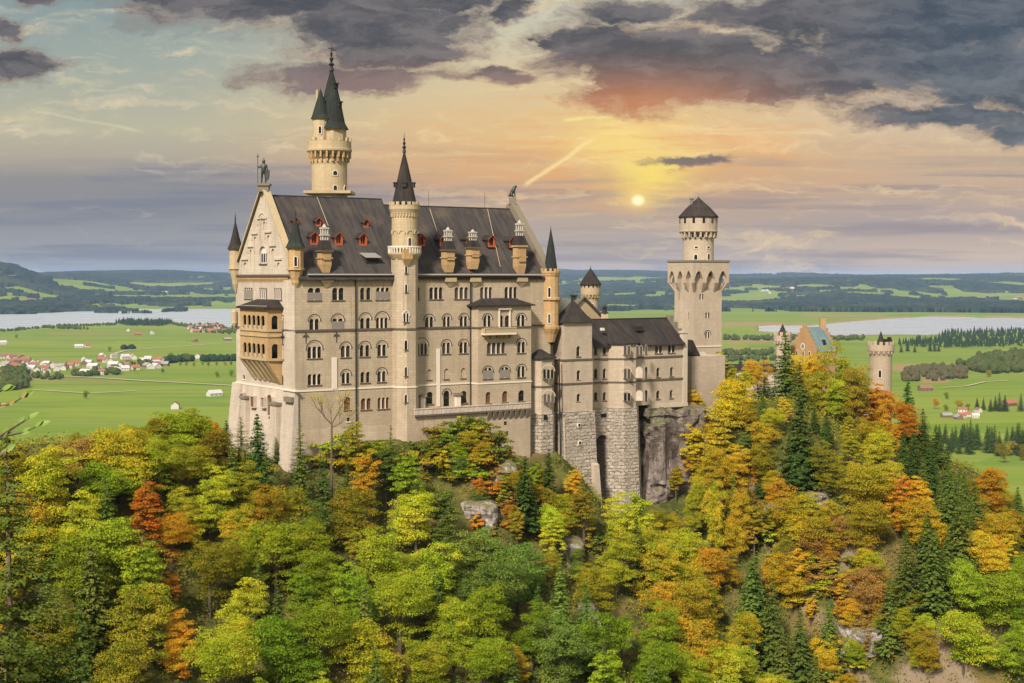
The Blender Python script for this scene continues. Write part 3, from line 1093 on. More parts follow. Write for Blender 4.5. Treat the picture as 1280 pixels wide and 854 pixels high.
# ---- dormers
def dormer(x, y, h, wdt, small=False):
    u, v, z = roof_v(x, y + h / 2 * 1.0)
    hm = h / 6.6
    v0 = v - .15
    f = MB()
    z0, z1 = z - .1, z + hm * .68
    zt = z + hm
    hw = wdt / 2
    dp = (zt - z) / RS + .6
    P = lambda a, b, c: A.p(u + a, v0 + b, c)
    # red front with arched opening
    fw = Wall(A.p(u - hw, v0, 0), A.p(u + hw, v0, 0))
    H = arch_poly(hw * .42, hw * 1.58, z0 + .35, z1 + (0.25 if not small else .15))
    panel(f, fw, [(0, z0), (2 * hw, z0), (2 * hw, z1), (hw, zt), (0, z1)], [H], .3, 0, 0)
    f.face([fw.p(a, b, -.28) for a, b in H], mi=2)
    fw.box(f, hw - .05, hw + .05, z0 + .35, z1 + .1, -.26, -.2, 0)
    # cheeks and roof
    f.face([P(-hw, 0, z0), P(-hw, 0, z1), P(-hw, dp, z1), P(-hw, dp, z0)], mi=1)
    f.face([P(hw, 0, z0), P(hw, 0, z1), P(hw, dp, z1), P(hw, dp, z0)], mi=1)
    e = .22
    for sg in (-1, 1):
        f.face([P(sg * (hw + e), -.35, z1 - .15), P(0, -.35, zt + .12), P(0, dp + .3, zt + .12), P(sg * (hw + e), dp, z1 - .15)], mi=1)
        f.face([P(sg * (hw + e), -.35, z1 - .3), P(0, -.35, zt - .02), P(0, dp + .3, zt - .02), P(sg * (hw + e), dp, z1 - .3)], mi=1)
        f.face([P(sg * (hw + e), -.35, z1 - .3), P(0, -.35, zt - .02), P(0, -.35, zt + .12), P(sg * (hw + e), -.35, z1 - .15)], mi=0)
    return f.build('dormer', [M['red'], M['roofd'], M['glass']], palace)


for x, y in ((369, 277), (397.5, 277.5), (457, 279)):
    dormer(x, y, 10, 1.15, True)
for x, y in ((392.5, 298), (423, 298.5), (453.5, 299), (526, 300), (554, 300.5), (586.5, 300.5), (614, 301), (640.5, 302)):
    dormer(x, y, 15, 1.75)
# grey shed skylight
u, v, z = roof_v(465, 330)
f = MB()
f.box8([A.p(u - 1.3, v - .1, z - .4), A.p(u + 1.2, v - .1, z - .4), A.p(u + 1.2, v + 2.4, z - .4), A.p(u - 1.3, v + 2.4, z - .4),
        A.p(u - 1.3, v - .1, z + 1.1), A.p(u + 1.2, v - .1, z + 1.1), A.p(u + 1.2, v + 2.4, z + 2.0), A.p(u - 1.3, v + 2.4, z + 2.0)], 0)
f.box8([A.p(u - 1.7, v - .7, z + 1.12), A.p(u + 1.7, v - .7, z + 1.12), A.p(u + 1.7, v + 2.8, z + 2.3), A.p(u - 1.7, v + 2.8, z + 2.3),
        A.p(u - 1.7, v - .7, z + 1.25), A.p(u + 1.7, v - .7, z + 1.25), A.p(u + 1.7, v + 2.8, z + 2.45), A.p(u - 1.7, v + 2.8, z + 2.45)], 1)
f.build('skylight', [M['roofd'], mat('zinc_sheet', (.22, .20, .19), .5)[0]], palace)

# ---- masonry chimneys standing on the eaves, each on a corbel
def eaves_chimney(x, ytop, ycap, ybase, crest=False):
    u, zb = A.hv(x, ybase, .0)
    _, zc = A.hv(x, ycap, .4)
    _, zt = A.hv(x, ytop, .4)
    f = MB()
    hb = 1.0
    v0, v1 = -.3, 1.5
    zb2 = zb
    f.fbox(A, u - hb, u + hb, v0, v1, zb2, zc - .3, 0)
    f.fbox(A, u - hb * .8, u + hb * .8, v0 - .25, v0, zb2 + .9, zc - .9, 0)
    f.fbox(A, u - hb - .18, u + hb + .18, v0 - .25, v1 + .2, zb2 + (zc - zb2) * .42, zb2 + (zc - zb2) * .42 + .22, 0)
    f.fbox(A, u - hb - .25, u + hb + .25, v0 - .3, v1 + .25, zc - .3, zc, 2)
    # sloping foot towards the wall
    q = lambda a, b, c: A.p(u + a, b, c)
    f.box8([q(-hb * .7, v0 + .2, zb2 - 1.5), q(hb * .7, v0 + .2, zb2 - 1.5), q(hb * .7, v1, zb2 - 1.5), q(-hb * .7, v1, zb2 - 1.5),
            q(-hb, v0, zb2), q(hb, v0, zb2), q(hb, v1, zb2), q(-hb, v1, zb2)], 0)
    ch = f.build('chimney', [M['sand'], M['roofd'], M['sand'] if crest else M['darktrim']], palace)
    f = MB()
    vm = (v0 + v1) / 2
    h = (zt - zc)
    B = [(-hb - .2, v0 - .25), (hb + .2, v0 - .25), (hb + .2, v1 + .2), (-hb - .2, v1 + .2)]
    T = [(-.75, vm - .7), (.75, vm - .7), (.75, vm + .7), (-.75, vm + .7)]
    zr_ = zc + h * .38
    f.box8([A.p(u + a, b, zc) for a, b in B] + [A.p(u + a, b, zr_) for a, b in T], 0)
    f.build('chimney_roof', M['roofd'], ch)
    f = MB()
    for i in (-1, 0, 1):
        for j in (-1, 1):
            c = A.p(u + i * .48, vm + j * .4, 0)
            f.lathe(c.x, c.y, [(.17, zr_ - .1), (.17, zc + h * .78), (.24, zc + h * .80), (.24, zc + h * .86)], 7)
    f.fbox(A, u - .75, u + .75, vm - .7, vm + .7, zc + h * .55, zc + h * .60)
    c = A.p(u, vm, 0)
    f.lathe(c.x, c.y, [(.5, zc + h * .86), (.3, zc + h * .93), (.12, zc + h)], 8)
    f.fbox(A, u - .68, u + .68, vm - .62, vm + .62, zc + h * .80, zc + h * .87)
    f.build('chimney_pot', M['pot'], ch)
    # corbel on the facade
    f = MB()
    zc0 = ZE - .65
    f.box8([southW.p(u - .15, zc0 - 2.0, .06), southW.p(u + .15, zc0 - 2.0, .06), southW.p(u + .15, zc0 - 2.0, 0), southW.p(u - .15, zc0 - 2.0, 0),
            southW.p(u - 1.15, zc0 - .9, .55), southW.p(u + 1.15, zc0 - .9, .55), southW.p(u + 1.15, zc0 - .9, 0), southW.p(u - 1.15, zc0 - .9, 0)])
    southW.box(f, u - 1.25, u + 1.25, zc0 - .9, zc0 - .1, -.02, .62)
    f.build('corbel', M['sandp'], ch)
    return ch


eaves_chimney(407.5, 280, 313, 331)
eaves_chimney(562, 284, 312, 331)
eaves_chimney(593, 287, 309, 327)
eaves_chimney(651.5, 275, 307, 333, True)

# ---- round corner turrets
def turret(parent, cx, cy, r, z0, z1, zap, m, mr, n=16, zcorb=None, flare=.5, win=(), crown=None, name='corner_turret', conc=True, fin=1.6):
    f = MB()
    zc = zcorb if zcorb is not None else z0
    if zc < z0:
        f.lathe(cx, cy, [(.15, zc), (r * .55, zc + (z0 - zc) * .35), (r * .6, zc + (z0 - zc) * .5), (r * .95, z0 - .25), (r * 1.15, z0 - .1), (r * 1.15, z0 + .2), (r, z0 + .22)], n)
    f.lathe(cx, cy, [(r, z0 + .2), (r, z1 - .5), (r * 1.12, z1 - .3), (r * 1.14, z1)], n)
    f.disc(cx, cy, r * 1.14, z1, n)
    t_ = f.build(name, m, parent)
    f = MB()
    hgt = zap - z1
    ro = r * (1 + flare * .5)
    if conc:
        pr = [(ro + .15, z1 - .06), (ro, z1 + .06), (ro * .78, z1 + hgt * .14), (ro * .50, z1 + hgt * .42), (ro * .24, z1 + hgt * .75), (.05, zap)]
    else:
        pr = [(ro, z1 - .02), (.05, zap)]
    f.lathe(cx, cy, pr, n, roofuv=True)
    f.disc(cx, cy, ro, z1 - .04, n, up=False)
    f.build('turret_roof', mr, t_)
    finial(t_, cx, cy, zap - .1, fin)
    if crown:
        f = MB()
        f.crenel(cx, cy, r * 1.22, z1 - .05, crown, r * 1.22 * 2 * math.pi / crown * .58, .8, .3)
        f.build('battlement', m, t_)
    for (ang, a, b, wd) in win:
        round_window(t_, cx, cy, r, ang, a, b, wd)
    return t_


# north-west corner
nw = A.p(0, PW, 0)
dz_ = nw.y
turret(palace, nw.x + .1, nw.y - .4, 1.25, zat(336, dz_), zat(311, dz_), zat(276, dz_), M['sandp'], M['roofd'], 12, zat(366, dz_), fin=1.8)
# south-west corner
cx_, cy_ = A.p(.3, .3, 0)[:2]
_d = cy_
towardcam = math.atan2(-1, .15)
swt = turret(palace, cx_, cy_, 1.42, zat(337, _d), zat(309.5, _d), zat(269, _d), M['sand'], M['copper'], 8, zat(363, _d), flare=.55,
             win=[(math.atan2(-cy_, -cx_), zat(333, _d), zat(321, _d), .5)], fin=1.2)
# ---- stair turret in the middle of the south front
tc_ = A.p(uT, -.6, 0)
TX, TY = tc_.x, tc_.y
tr = 2.55
zt_ = lambda y: zat(y, TY - 1.5)
stair = MB()
oct0 = R(34.4) + math.pi / 8
stair.lathe(TX, TY, [(tr + .25, ZG), (tr + .02, ZB), (tr, ZB), (tr, zt_(319))], 8, rot=oct0)
st = stair.build('stair_turret', M['lime'], palace)
f = MB()
f.lathe(TX, TY, [(tr, zt_(324)), (tr + .55, zt_(318.5)), (tr + .62, zt_(317.5)), (tr + .62, zt_(316))], 16, mi=0)
f.disc(TX, TY, tr + .62, zt_(316), 16)
f.build('balcony_floor', M['sandp'], st)
f = MB()
nb = 32
for k in range(nb):
    a = 2 * math.pi * k / nb
    f.radbox(TX, TY, a, tr + .42, tr + .6, .22, zt_(316), zt_(309.5))
f.lathe(TX, TY, [(tr + .38, zt_(309.5)), (tr + .66, zt_(309.5)), (tr + .66, zt_(307.5)), (tr + .38, zt_(307.5)), (tr + .38, zt_(309.5))], 24)
f.build('balustrade', M['trim'], st)
f = MB()
r2 = 2.42
f.lathe(TX, TY, [(r2, zt_(316)), (r2, zt_(268)), (r2 + .1, zt_(267.5)), (r2 + .35, zt_(263)), (r2 + .45, zt_(261.5)), (r2 + .45, zt_(256.5)), (r2 - .1, zt_(256.5))], 24)
f.disc(TX, TY, r2 + .4, zt_(257), 24)
f.build('turret_drum', M['sandp'], st)
f = MB()
f.crenel(TX, TY, r2 + .48, zt_(256.5), 16, .62, .62, .3)
for k in range(28):
    a = 2 * math.pi * k / 28
    f.radbox(TX, TY, a, r2 - .05, r2 + .2, .26, zt_(271), zt_(266))
f.build('battlement', M['sandp'], st)
f = MB()
for k in range(10):
    a = 2 * math.pi * k / 10 + .2
    c_, q_ = math.cos(a), math.sin(a)
    base_ = Vector((TX + (r2 - .02) * c_, TY + (r2 - .02) * q_)); t2 = Vector((-q_, c_))
    wl = Wall(base_ - t2 * .75, base_ + t2 * .75)
    hood(f, wl, .1, 1.4, zt_(292), zt_(287.5), .14, 0, .14, 0, 8)
f.build('blind_arcade', M['lime'], st)
f = MB()
rc = 2.35
f.lathe(TX, TY, [(rc, zt_(254)), (rc * .93, zt_(250)), (rc * .6, zt_(226)), (rc * .30, zt_(205)), (.1, zt_(188))], 16, roofuv=True)
f.build('turret_roof', M['roofd'], st)
f = MB()
camdir = math.atan2(-TY, -TX)
for da in (-1.3, 0, 1.3, 2.6):
    a = camdir + da
    f.radbox(TX, TY, a, rc * .5, rc * .86, .75, zt_(234), zt_(229))
    f.radbox(TX, TY, a, rc * .45, rc * .90, .95, zt_(229), zt_(227.5))
f.build_each('roof_dormer', M['roofd'], st)
finial(st, TX, TY, zt_(188), 3.6)
# windows on the turret facets
fac = [k for k in range(8)]
best = max(range(8), key=lambda k: math.cos(oct0 + (k + .5) * math.pi / 4 - camdir - .25))
a = oct0 + (best + .5) * math.pi / 4
af = tr * math.cos(math.pi / 8)
c_, q_ = math.cos(a), math.sin(a)
bb = Vector((TX + af * c_, TY + af * q_)); t2 = Vector((-q_, c_))
tw = Wall(bb - t2 * 1, bb + t2 * 1)
for (x0, x1, yt, yb, n_, ar) in ((504, 510.5, 391.5, 402.5, 2, 388), (505.3, 509, 425.5, 437, 1, None), (505.3, 509, 459, 470, 1, None), (505.3, 509, 493.5, 503, 1, None),
                                 (506, 509, 332, 341.5, 1, None), (506, 509, 355.5, 365, 1, None)):
    a0, zt0 = tw.hit(x0, yt); a1, zb0 = tw.hit(x1, yb)
    f = MB()
    for i in range(n_):
        w_ = (a1 - a0 - .2 * (n_ - 1)) / n_
        b0 = a0 + i * (w_ + .2)
        f.face([tw.p(p_, q2, .03) for p_, q2 in arch_poly(b0, b0 + w_, zb0, zt0)], mi=1)
        hood(f, tw, b0 - .1, b0 + w_ + .1, zt0 - w_ / 2, zt0 + .12, .12, 0, .12, 0, 8)
        for e_ in (b0 - .1, b0 + w_):
            tw.box(f, e_, e_ + .1, zb0, zt0 - w_ / 2, 0, .12, 0)
    if ar:
        hood(f, tw, a0 - .3, a1 + .3, zt0 - .6, tw.hit(507, ar)[1], .16, 0, .16, 0)
    tw.box(f, a0 - .15, a1 + .15, zb0 - .16, zb0, 0, .16, 2)
    f.build('window', [M['trim'], M['glass'], M['darktrim']], st)
round_window(st, TX, TY, r2, camdir + .42, zt_(308), zt_(297.5), .65)
# small carved canopy under the balcony
f = MB()
a_, zz = tw.hit(508, 333)
f.box8([tw.p(a_ - .3, zz - .1, .1), tw.p(a_ + .3, zz - .1, .1), tw.p(a_ + .3, zz - .1, 0), tw.p(a_ - .3, zz - .1, 0),
        tw.p(a_ - 1.0, zz + 1.4, .7), tw.p(a_ + 1.0, zz + 1.4, .7), tw.p(a_ + 1.0, zz + 1.4, 0), tw.p(a_ - 1.0, zz + 1.4, 0)])
tw.box(f, a_ - 1.0, a_ + 1.0, zz + 1.4, zz + 3.2, 0, .7)
f.build('corbel', M['sand'], st)
band(palace, [(southW, uT - .1, uT + .1)], ZB, .3, .1, 'trim')
f = MB()
f.lathe(TX, TY, [(tr + .02, ZS - .2), (tr + .16, ZS - .18), (tr + .16, ZS + .12), (tr + .02, ZS + .14)], 8, rot=oct0)
f.build('string_course', M['darktrim'], st)
f = MB()
f.lathe(TX, TY, [(tr + .03, ZB - .16), (tr + .14, ZB - .15), (tr + .14, ZB + .15), (tr + .03, ZB + .16)], 8, rot=oct0)
f.build('white_band', M['trim'], st)

# ---- polygonal bay on the right half of the south front
bo = 2.6
pa = A.hv(588, 430, 0)[0]
pb = A.hv(597.5, 430, -bo)[0]
pc = A.hv(664, 430, -bo)[0]
if pc > PL - .5: pc = PL - .5
ZBT = A.hv(600, 381.5, -bo)[1]
bay_pts = [A.p(pa, 0, 0), A.p(pb, -bo, 0), A.p(pc, -bo, 0), A.p(pc + .05, 0, 0)]
bayF = Wall(bay_pts[1], bay_pts[2])
bayS = Wall(bay_pts[0], bay_pts[1])
bayE = Wall(bay_pts[2], bay_pts[3])
bay = None
f = MB()
panel(f, bayS, [(0, ZG), (bayS.L, ZG), (bayS.L, ZBT), (0, ZBT)])
panel(f, bayE, [(0, ZG), (bayE.L, ZG), (bayE.L, ZBT), (0, ZBT)])
bay = f.build('bay', M['lime'], palace)
rowsB = [['free', (604.5, 613.5, 393.5, 408.3, 2, {'arch': 391.2}), (624, 636.3, 394.8, 408.3, 2, {'kind': 'sep', 'sill': False}), (646.5, 656, 393, 408, 2, {'arch': 390.8})],
         [(609, 631.3, 428.3, 442, 4), (646.8, 656.3, 427.5, 441.3, 2, {'arch': 422.5})],
         [(604.5, 615, 458.5, 473, 2, {'arch': 456, 'scr': .72}), (625.3, 636, 458.5, 473, 2, {'arch': 456, 'scr': .72}), (647, 656, 458, 471.5, 2, {'arch': 455})],
         [(607.3, 613.2, 490, 503, 1, {'kind': 'brown'}), (628, 634.3, 489, 502.5, 1, {'kind': 'brown'}), (648.2, 655.2, 488, 503, 1, {})]]
hb_ = window_rows(bay, bayF, rowsB, single=True)
f = MB()
panel(f, bayF, [(0, ZG), (bayF.L, ZG), (bayF.L, ZBT), (0, ZBT)], hb_)
f.build('bay_front', M['lime'], bay)
f = MB()
zr = A.hv(620, 372.8, -.2)[1]
E = [A.p(pa - .9, .1, ZBT), A.p(pb - .6, -bo - .6, ZBT), A.p(pc + .6, -bo - .6, ZBT), A.p(pc + .9, .1, ZBT)]
T = [A.p(pa + 2.6, .1, zr), A.p(pa + 3.2, -.5, zr), A.p(pc - 3.0, -.5, zr), A.p(pc - 2.6, .1, zr)]
for i in range(3):
    f.face([E[i], E[i + 1], T[i + 1], T[i]])
    f.face([E[i] - Vector((0, 0, .25)), E[i + 1] - Vector((0, 0, .25)), E[i + 1], E[i]])
f.face(T)
f.face([p - Vector((0, 0, .25)) for p in E[::-1]])
f.build('bay_roof', M['roofd'], bay)
for z_, m_, h_, o_ in ((ZS - .35, 'darktrim', .3, .18), (ZB - .1, 'trim', .3, .1)):
    f = MB()
    zz = bayF.hit(625, 409.3)[1] if m_ == 'darktrim' else bayF.hit(625, 478.5)[1]
    bayF.box(f, -.05, bayF.L + .1, zz - h_ / 2, zz + h_ / 2, -.05, o_)
    bayS.box(f, 0, bayS.L, zz - h_ / 2, zz + h_ / 2, -.05, o_ - .003)
    f.build('string_course' if m_ == 'darktrim' else 'white_band', M[m_], bay)
# balcony
f = MB()
a0, zt0 = bayF.hit(601.5, 416); a1, _ = bayF.hit(641, 416)
_, zr0 = bayF.hit(620, 409.5); _, zb0 = bayF.hit(620, 423)
bayF.box(f, a0, a1, zt0 - .45, zt0 - .1, -.1, 1.35)
f.build('balcony_floor', M['trim'], bay)
f = MB()
n_ = 18
for k in range(n_):
    c = a0 + .1 + (a1 - a0 - .2) * k / (n_ - 1)
    bayF.box(f, c - .08, c + .08, zt0 - .1, zr0 - .15, 1.15, 1.3)
bayF.box(f, a0, a1, zr0 - .15, zr0 + .05, 1.1, 1.35)
bayF.box(f, a0, a0 + .2, zt0 - .1, zr0 - .15, 0, 1.3)
bayF.box(f, a1 - .2, a1, zt0 - .1, zr0 - .15, 0, 1.3)
bayF.box(f, a0 + .2, a1 - .2, zt0 - .1, zr0 - .15, 1.18, 1.24)
f.build('balustrade', M['sandp'], bay)
f = MB()
for k in range(5):
    c = a0 + .8 + (a1 - a0 - 1.6) * k / 4
    bayF.wedge(f, c - .22, c + .22, zb0 - .1, zt0 - .45, 0, 1.1)
c = a0 + (a1 - a0) * .7
bayF.wedge(f, c - .9, c + .9, zb0 - .2, zt0 - .45, 0, .8)
f.build('corbel', M['sand'], bay)
# framed balcony door surround with gable canopy
f = MB()
am, zc_ = bayF.hit(630.2, 387)
for dx_ in (-1.35, 1.15):
    bayF.box(f, am + dx_, am + dx_ + .2, zt0, zc_, 0, .3)
bayF.box(f, am - 1.5, am + 1.5, zc_, zc_ + .2, 0, .4)
f.build('door_surround', M['trim'], bay)

# ---- ochre corner turret at the east end
te = A.p(PL + .1, .2, 0)
ex, ey = te.x, te.y
Ze = lambda y: zat(y, ey - 1)
f = MB()
rt = 1.75
f.lathe(ex, ey, [(.9, Ze(428)), (rt * .8, Ze(418)), (rt + .25, Ze(411)), (rt + .3, Ze(408)), (rt, Ze(407.5)), (rt, Ze(377)), (rt + .35, Ze(375)), (rt + .35, Ze(372.5)), (rt, Ze(372)), (rt, Ze(346)), (rt + .15, Ze(344)), (rt + .25, Ze(341))], 12)
f.disc(ex, ey, rt + .25, Ze(341), 12)
etu = f.build('corner_turret', M['sand'], palace)
etu['label'] = 'ochre corner turret with green spire'
f = MB()
f.crenel(ex, ey, rt + .25, Ze(341), 12, .5, .85, .3)
f.lathe(ex, ey, [(rt + .1, Ze(344)), (rt + .3, Ze(341)), (rt + .3, Ze(339))], 12)
f.build('battlement', M['sand'], etu)
f = MB()
f.lathe(ex + .1, ey, [(1.42, Ze(340)), (1.25, Ze(333)), (.75, Ze(310)), (.1, Ze(287))], 12, roofuv=True)
f.build('turret_roof', M['copper'], etu)
finial(etu, ex + .1, ey, Ze(288), 1.1)
cdr = math.atan2(-ey, -ex)
round_window(etu, ex, ey, rt, cdr - .1, Ze(372) + .1, Ze(359.5), .5)
round_window(etu, ex, ey, rt, cdr - .1, Ze(404), Ze(392.5), .5)
f = MB()
o_ = A.p(PL + 2.0, 1.6, 0)
f.lathe(o_.x, o_.y, [(.1, Ze(402)), (.7, Ze(394)), (1.15, Ze(388)), (1.15, Ze(379)), (1.55, Ze(375)), (1.55, Ze(372.5))], 10)
f.disc(o_.x, o_.y, 1.55, Ze(372.5), 10)
f.build('oriel', M['sand'], etu)

# ---- terrace in front of the right half
ta = A.hv(519, 515, -3.5)[0]
tb = A.hv(664, 515, -3.5)[0]
terW = Wall(A.p(ta, -3.5, 0), A.p(tb, -3.5, 0))
zT = terW.hit(590, 514.5)[1]
f = MB()
terW.box(f, 0, terW.L, zT - .4, zT, -3.6, 0)
terW.box(f, 0, terW.L, ZG - 8, zT - .4, -3.6, -.35)
f.build('terrace', M['lime'], palace)
f = MB()
terW.box(f, -.1, terW.L, zT, zT + .95, -.35, 0)
terW.box(f, -.15, terW.L, zT + .95, zT + 1.15, -.42, .1)
n_ = 26
for k in range(n_):
    c = (k + .5) * terW.L / n_
    terW.box(f, c - .1, c + .1, zT + .1, zT + .85, 0, .05)
f.build('parapet', M['limew'], palace)
f = MB()
terW.box(f, -.1, terW.L, zT - .35, zT - .05, 0, .18)
f.build('string_course', M['darktrim'], palace)
f = MB()
corbel_row(f, Wall(terW.p(0, 0, -.35), terW.p(terW.L, 0, -.35)), terW.hit(608, 520)[0], terW.L - .2, zT - 2.0, zT - .35, .7, 8)
f.build('corbel', M['grime'], palace)
f = MB()
a_, z_ = Wall(terW.p(0, 0, -.35), terW.p(terW.L, 0, -.35)).hit(631.5, 529)
terW.box(f, a_ - .3, a_ + .3, z_ - .35, z_ + .35, -.4, -.31)
a_, z_ = Wall(terW.p(0, 0, -.35), terW.p(terW.L, 0, -.35)).hit(633, 541)
terW.box(f, a_ - .5, a_ + .4, z_ - .5, z_ + .3, -.4, -.32)
f.build_each('vent_opening', M['glass'], palace)
# squat flue stacks beside the terrace doors
for (x, y) in ((526.5, 493), (571, 491)):
    f = MB()
    a_, z_ = southW.hit(x, y)
    southW.box(f, a_ - .5, a_ + .5, zT, z_ - .5, 0, .7, 0)
    southW.box(f, a_ - .8, a_ + .8, z_ - .5, z_, 0, .95, 1)
    f.build('flue_stack', [M['white'], M['grime']], palace)
# pale plaster strips
f = MB()
for (x0, x1, y0, y1) in ((414, 421.5, 447, 486), (545, 550.3, 436, 508)):
    a0, z0_ = southW.hit(x0, y0); a1, z1_ = southW.hit(x1, y1)
    southW.box(f, a0 + .1, a1 - .1, z1_, z0_, 0, .2)
f.build_each('flue_strip', M['white'], palace)
# rain pipes
for (x, y0, y1, wl, wd) in ((443.6, 344, 548, southW, .14), (587.2, 344, 508, southW, .14)):
    a_, z0_ = wl.hit(x, y0); _, z1_ = wl.hit(x, y1)
    f = MB()
    p_ = [wl.p(a_, z0_ + .4, .6), wl.p(a_, z0_ - .3, .3), wl.p(a_, z1_, .3)]
    f.tube(p_, wd, 6)
    f.build('rain_pipe', M['iron'], palace)
# iron wall anchors shaped like lilies
for (x, y) in ((382, 422), (420.3, 421)):
    a_, z_ = southW.hit(x, y)
    f = MB()
    f.tube([southW.p(a_, z_ - 1.1, .1), southW.p(a_, z_ + .9, .1)], [.05, .1], 5)
    f.tube([southW.p(a_ - .6, z_ + .1, .1), southW.p(a_ - .3, z_ + .45, .1), southW.p(a_, z_, .1), southW.p(a_ + .3, z_ + .45, .1), southW.p(a_ + .6, z_ + .1, .1)], .09, 5)
    f.build('wall_anchor', M['iron'], palace)
a_, z_ = westW.hit(355.5, 423)
f = MB()
f.tube([westW.p(a_, z_ - 1.3, .35), westW.p(a_, z_ + 1.0, .35)], [.07, .13], 5)
f.tube([westW.p(a_ - .7, z_ + .2, .35), westW.p(a_, z_ + .5, .35), westW.p(a_ + .7, z_ + .2, .35)], .12, 5)
f.build('wall_anchor', M['iron'], palace)

# ---- two-storey loggia on the west front
lo = 2.9
la0, _ = Wall(westW.p(0, 0, lo), westW.p(PW, 0, lo)).hit(297.5, 430)
la1, _ = Wall(westW.p(0, 0, lo), westW.p(PW, 0, lo)).hit(334.5, 430)
logF = Wall(westW.p(la0 + 1.0, 0, lo), westW.p(la1, 0, lo))
logS = Wall(westW.p(la1, 0, lo), westW.p(la1 + .2, 0, 0))
logN = Wall(westW.p(la0, 0, 0), westW.p(la0 + 1.0, 0, lo))
zl = lambda y: logF.hit(320, y)[1]
L = logF.L
def arc5(y0, y1):
    hs = []
    x0_, x1_ = [logF.hit(303.2, 400)[0], logF.hit(331.5, 400)[0]]
    w_ = (x1_ - x0_) / 5
    for k in range(5):
        hs.append(arch_poly(x0_ + k * w_ + w_ * .10, x0_ + (k + 1) * w_ - w_ * .10, zl(y1), zl(y0)))
    return hs
H2 = arc5(394, 411.5) + arc5(429, 446.5)
f = MB()
panel(f, logF, [(0, zl(452)), (L, zl(452)), (L, zl(384)), (0, zl(384))], H2, .22)
Hs = [arch_poly(logS.L * .28, logS.L * .72, zl(411.5), zl(394)), arch_poly(logS.L * .28, logS.L * .72, zl(447), zl(429))]
panel(f, logS, [(0, zl(452)), (logS.L, zl(452)), (logS.L, zl(384)), (0, zl(384))], Hs, .45)
panel(f, logN, [(0, zl(452)), (logN.L, zl(452)), (logN.L, zl(384)), (0, zl(384))], (), .45)
log = f.build('loggia', M['sand'], palace)
f = MB()
for y_ in (412.5, 448.5, 419.5, 383.5):
    h_ = .22 if y_ != 419.5 else .15
    o_ = .2 if y_ != 448.5 else .3
    logF.box(f, -.1, L + .1, zl(y_) - h_, zl(y_) + h_, -.02, o_)
    logS.box(f, 0, logS.L, zl(y_) - h_, zl(y_) + h_, -.02, o_)
    logN.box(f, 0, logN.L, zl(y_) - h_, zl(y_) + h_, -.02, o_)
f.build('string_course', M['sandp'], log)
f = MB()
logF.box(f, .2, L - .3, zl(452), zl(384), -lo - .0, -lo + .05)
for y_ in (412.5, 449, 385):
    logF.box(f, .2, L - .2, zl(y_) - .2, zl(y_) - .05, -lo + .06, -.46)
f.build('inner_wall', M['glass'], log)  # near-black interior: the shade inside the loggia is put into its colour
f = MB()
n_ = 5
x0_, x1_ = logF.hit(303.2, 400)[0], logF.hit(331.5, 400)[0]
w_ = (x1_ - x0_) / 5
for yy in ((394, 411.5), (429, 446.5)):
    for k in range(6):
        q = logF.p(x0_ + k * w_, 0, .04)
        f.lathe(q.x, q.y, [(.17, zl(yy[1])), (.09, zl(yy[1]) + .2), (.09, zl(yy[0]) - .9), (.2, zl(yy[0]) - .55)], 8)
    logF.box(f, x0_ + .1, x1_ - .1, zl(yy[1]) + .05, zl(yy[1]) + .7, -.4, -.3)
f.build_each('column', M['sandp'], log)
f = MB()
zr_ = zl(374.5)
E = [logN.p(-.3, zl(384), .45), logF.p(-.5, zl(384), .6), logF.p(L + .6, zl(384), .6), logS.p(logS.L, zl(384), .6)]
T = [logF.p(2.4, zr_, -lo + .15), logF.p(3.0, zr_, -lo + .8), logF.p(L - 1.6, zr_, -lo + .8), logF.p(L - 1.2, zr_, -lo + .15)]
for i in range(3):
    f.face([E[i], E[i + 1], T[i + 1], T[i]])
    f.face([E[i] - Vector((0, 0, .3)), E[i + 1] - Vector((0, 0, .3)), E[i + 1], E[i]])
f.face(T)
f.face([e - Vector((0, 0, .3)) for e in E[::-1]])
f.build('loggia_roof', M['roofd'], log)
# sloping underside with big corbels
f = MB()
zb1, zb2 = zl(452), westW.hit(330, 479)[1]
f.box8([westW.p(la0 + 1.6, zb2 + 1.0, .05), westW.p(la1, zb2, .05), westW.p(la1, zb2, 0), westW.p(la0 + 1.6, zb2 + 1, 0),
        logF.p(0, zb1, -.1), logF.p(L, zb1, -.02), westW.p(la1, zb1, 0), westW.p(la0 + .2, zb1, 0)])
f.build('loggia_base', M['sand'], log)
f = MB()
for k in range(6):
    c = .8 + (L - 1.6) * k / 5
    w0 = Wall(westW.p(la0 + 1.0, 0, 0), westW.p(la1, 0, 0))
    f.box8([w0.p(c - .3, zb2 + .6, .35), w0.p(c + .3, zb2 + .6, .35), w0.p(c + .3, zb2 + .6, 0), w0.p(c - .3, zb2 + .6, 0),
            w0.p(c - .3, zb1 + .1, lo + .25), w0.p(c + .3, zb1 + .1, lo + .25), w0.p(c + .3, zb1 + .1, 0), w0.p(c - .3, zb1 + .1, 0)])
f.build('corbel', M['sandp'], log)
# small oriel at the far left edge of the loggia
f = MB()
q = westW.p(.6, 0, .6)
f.lathe(q.x, q.y, [(.1, zat(410, q.y)), (.55, zat(404, q.y)), (.55, zat(390, q.y)), (.1, zat(386, q.y))], 10)
f.build('oriel', M['sandp'], palace)

# lightning rods on the ridge
f = MB()
for x in (536, 606):
    u_, _ = A.hv(x, 259, PW / 2)
    p_ = A.p(u_, PW / 2, ZRb)
    f.tube([p_, p_ + Vector((0, 0, 3.2))], .035, 4)
f.build_each('lightning_rod', M['iron'], palace)

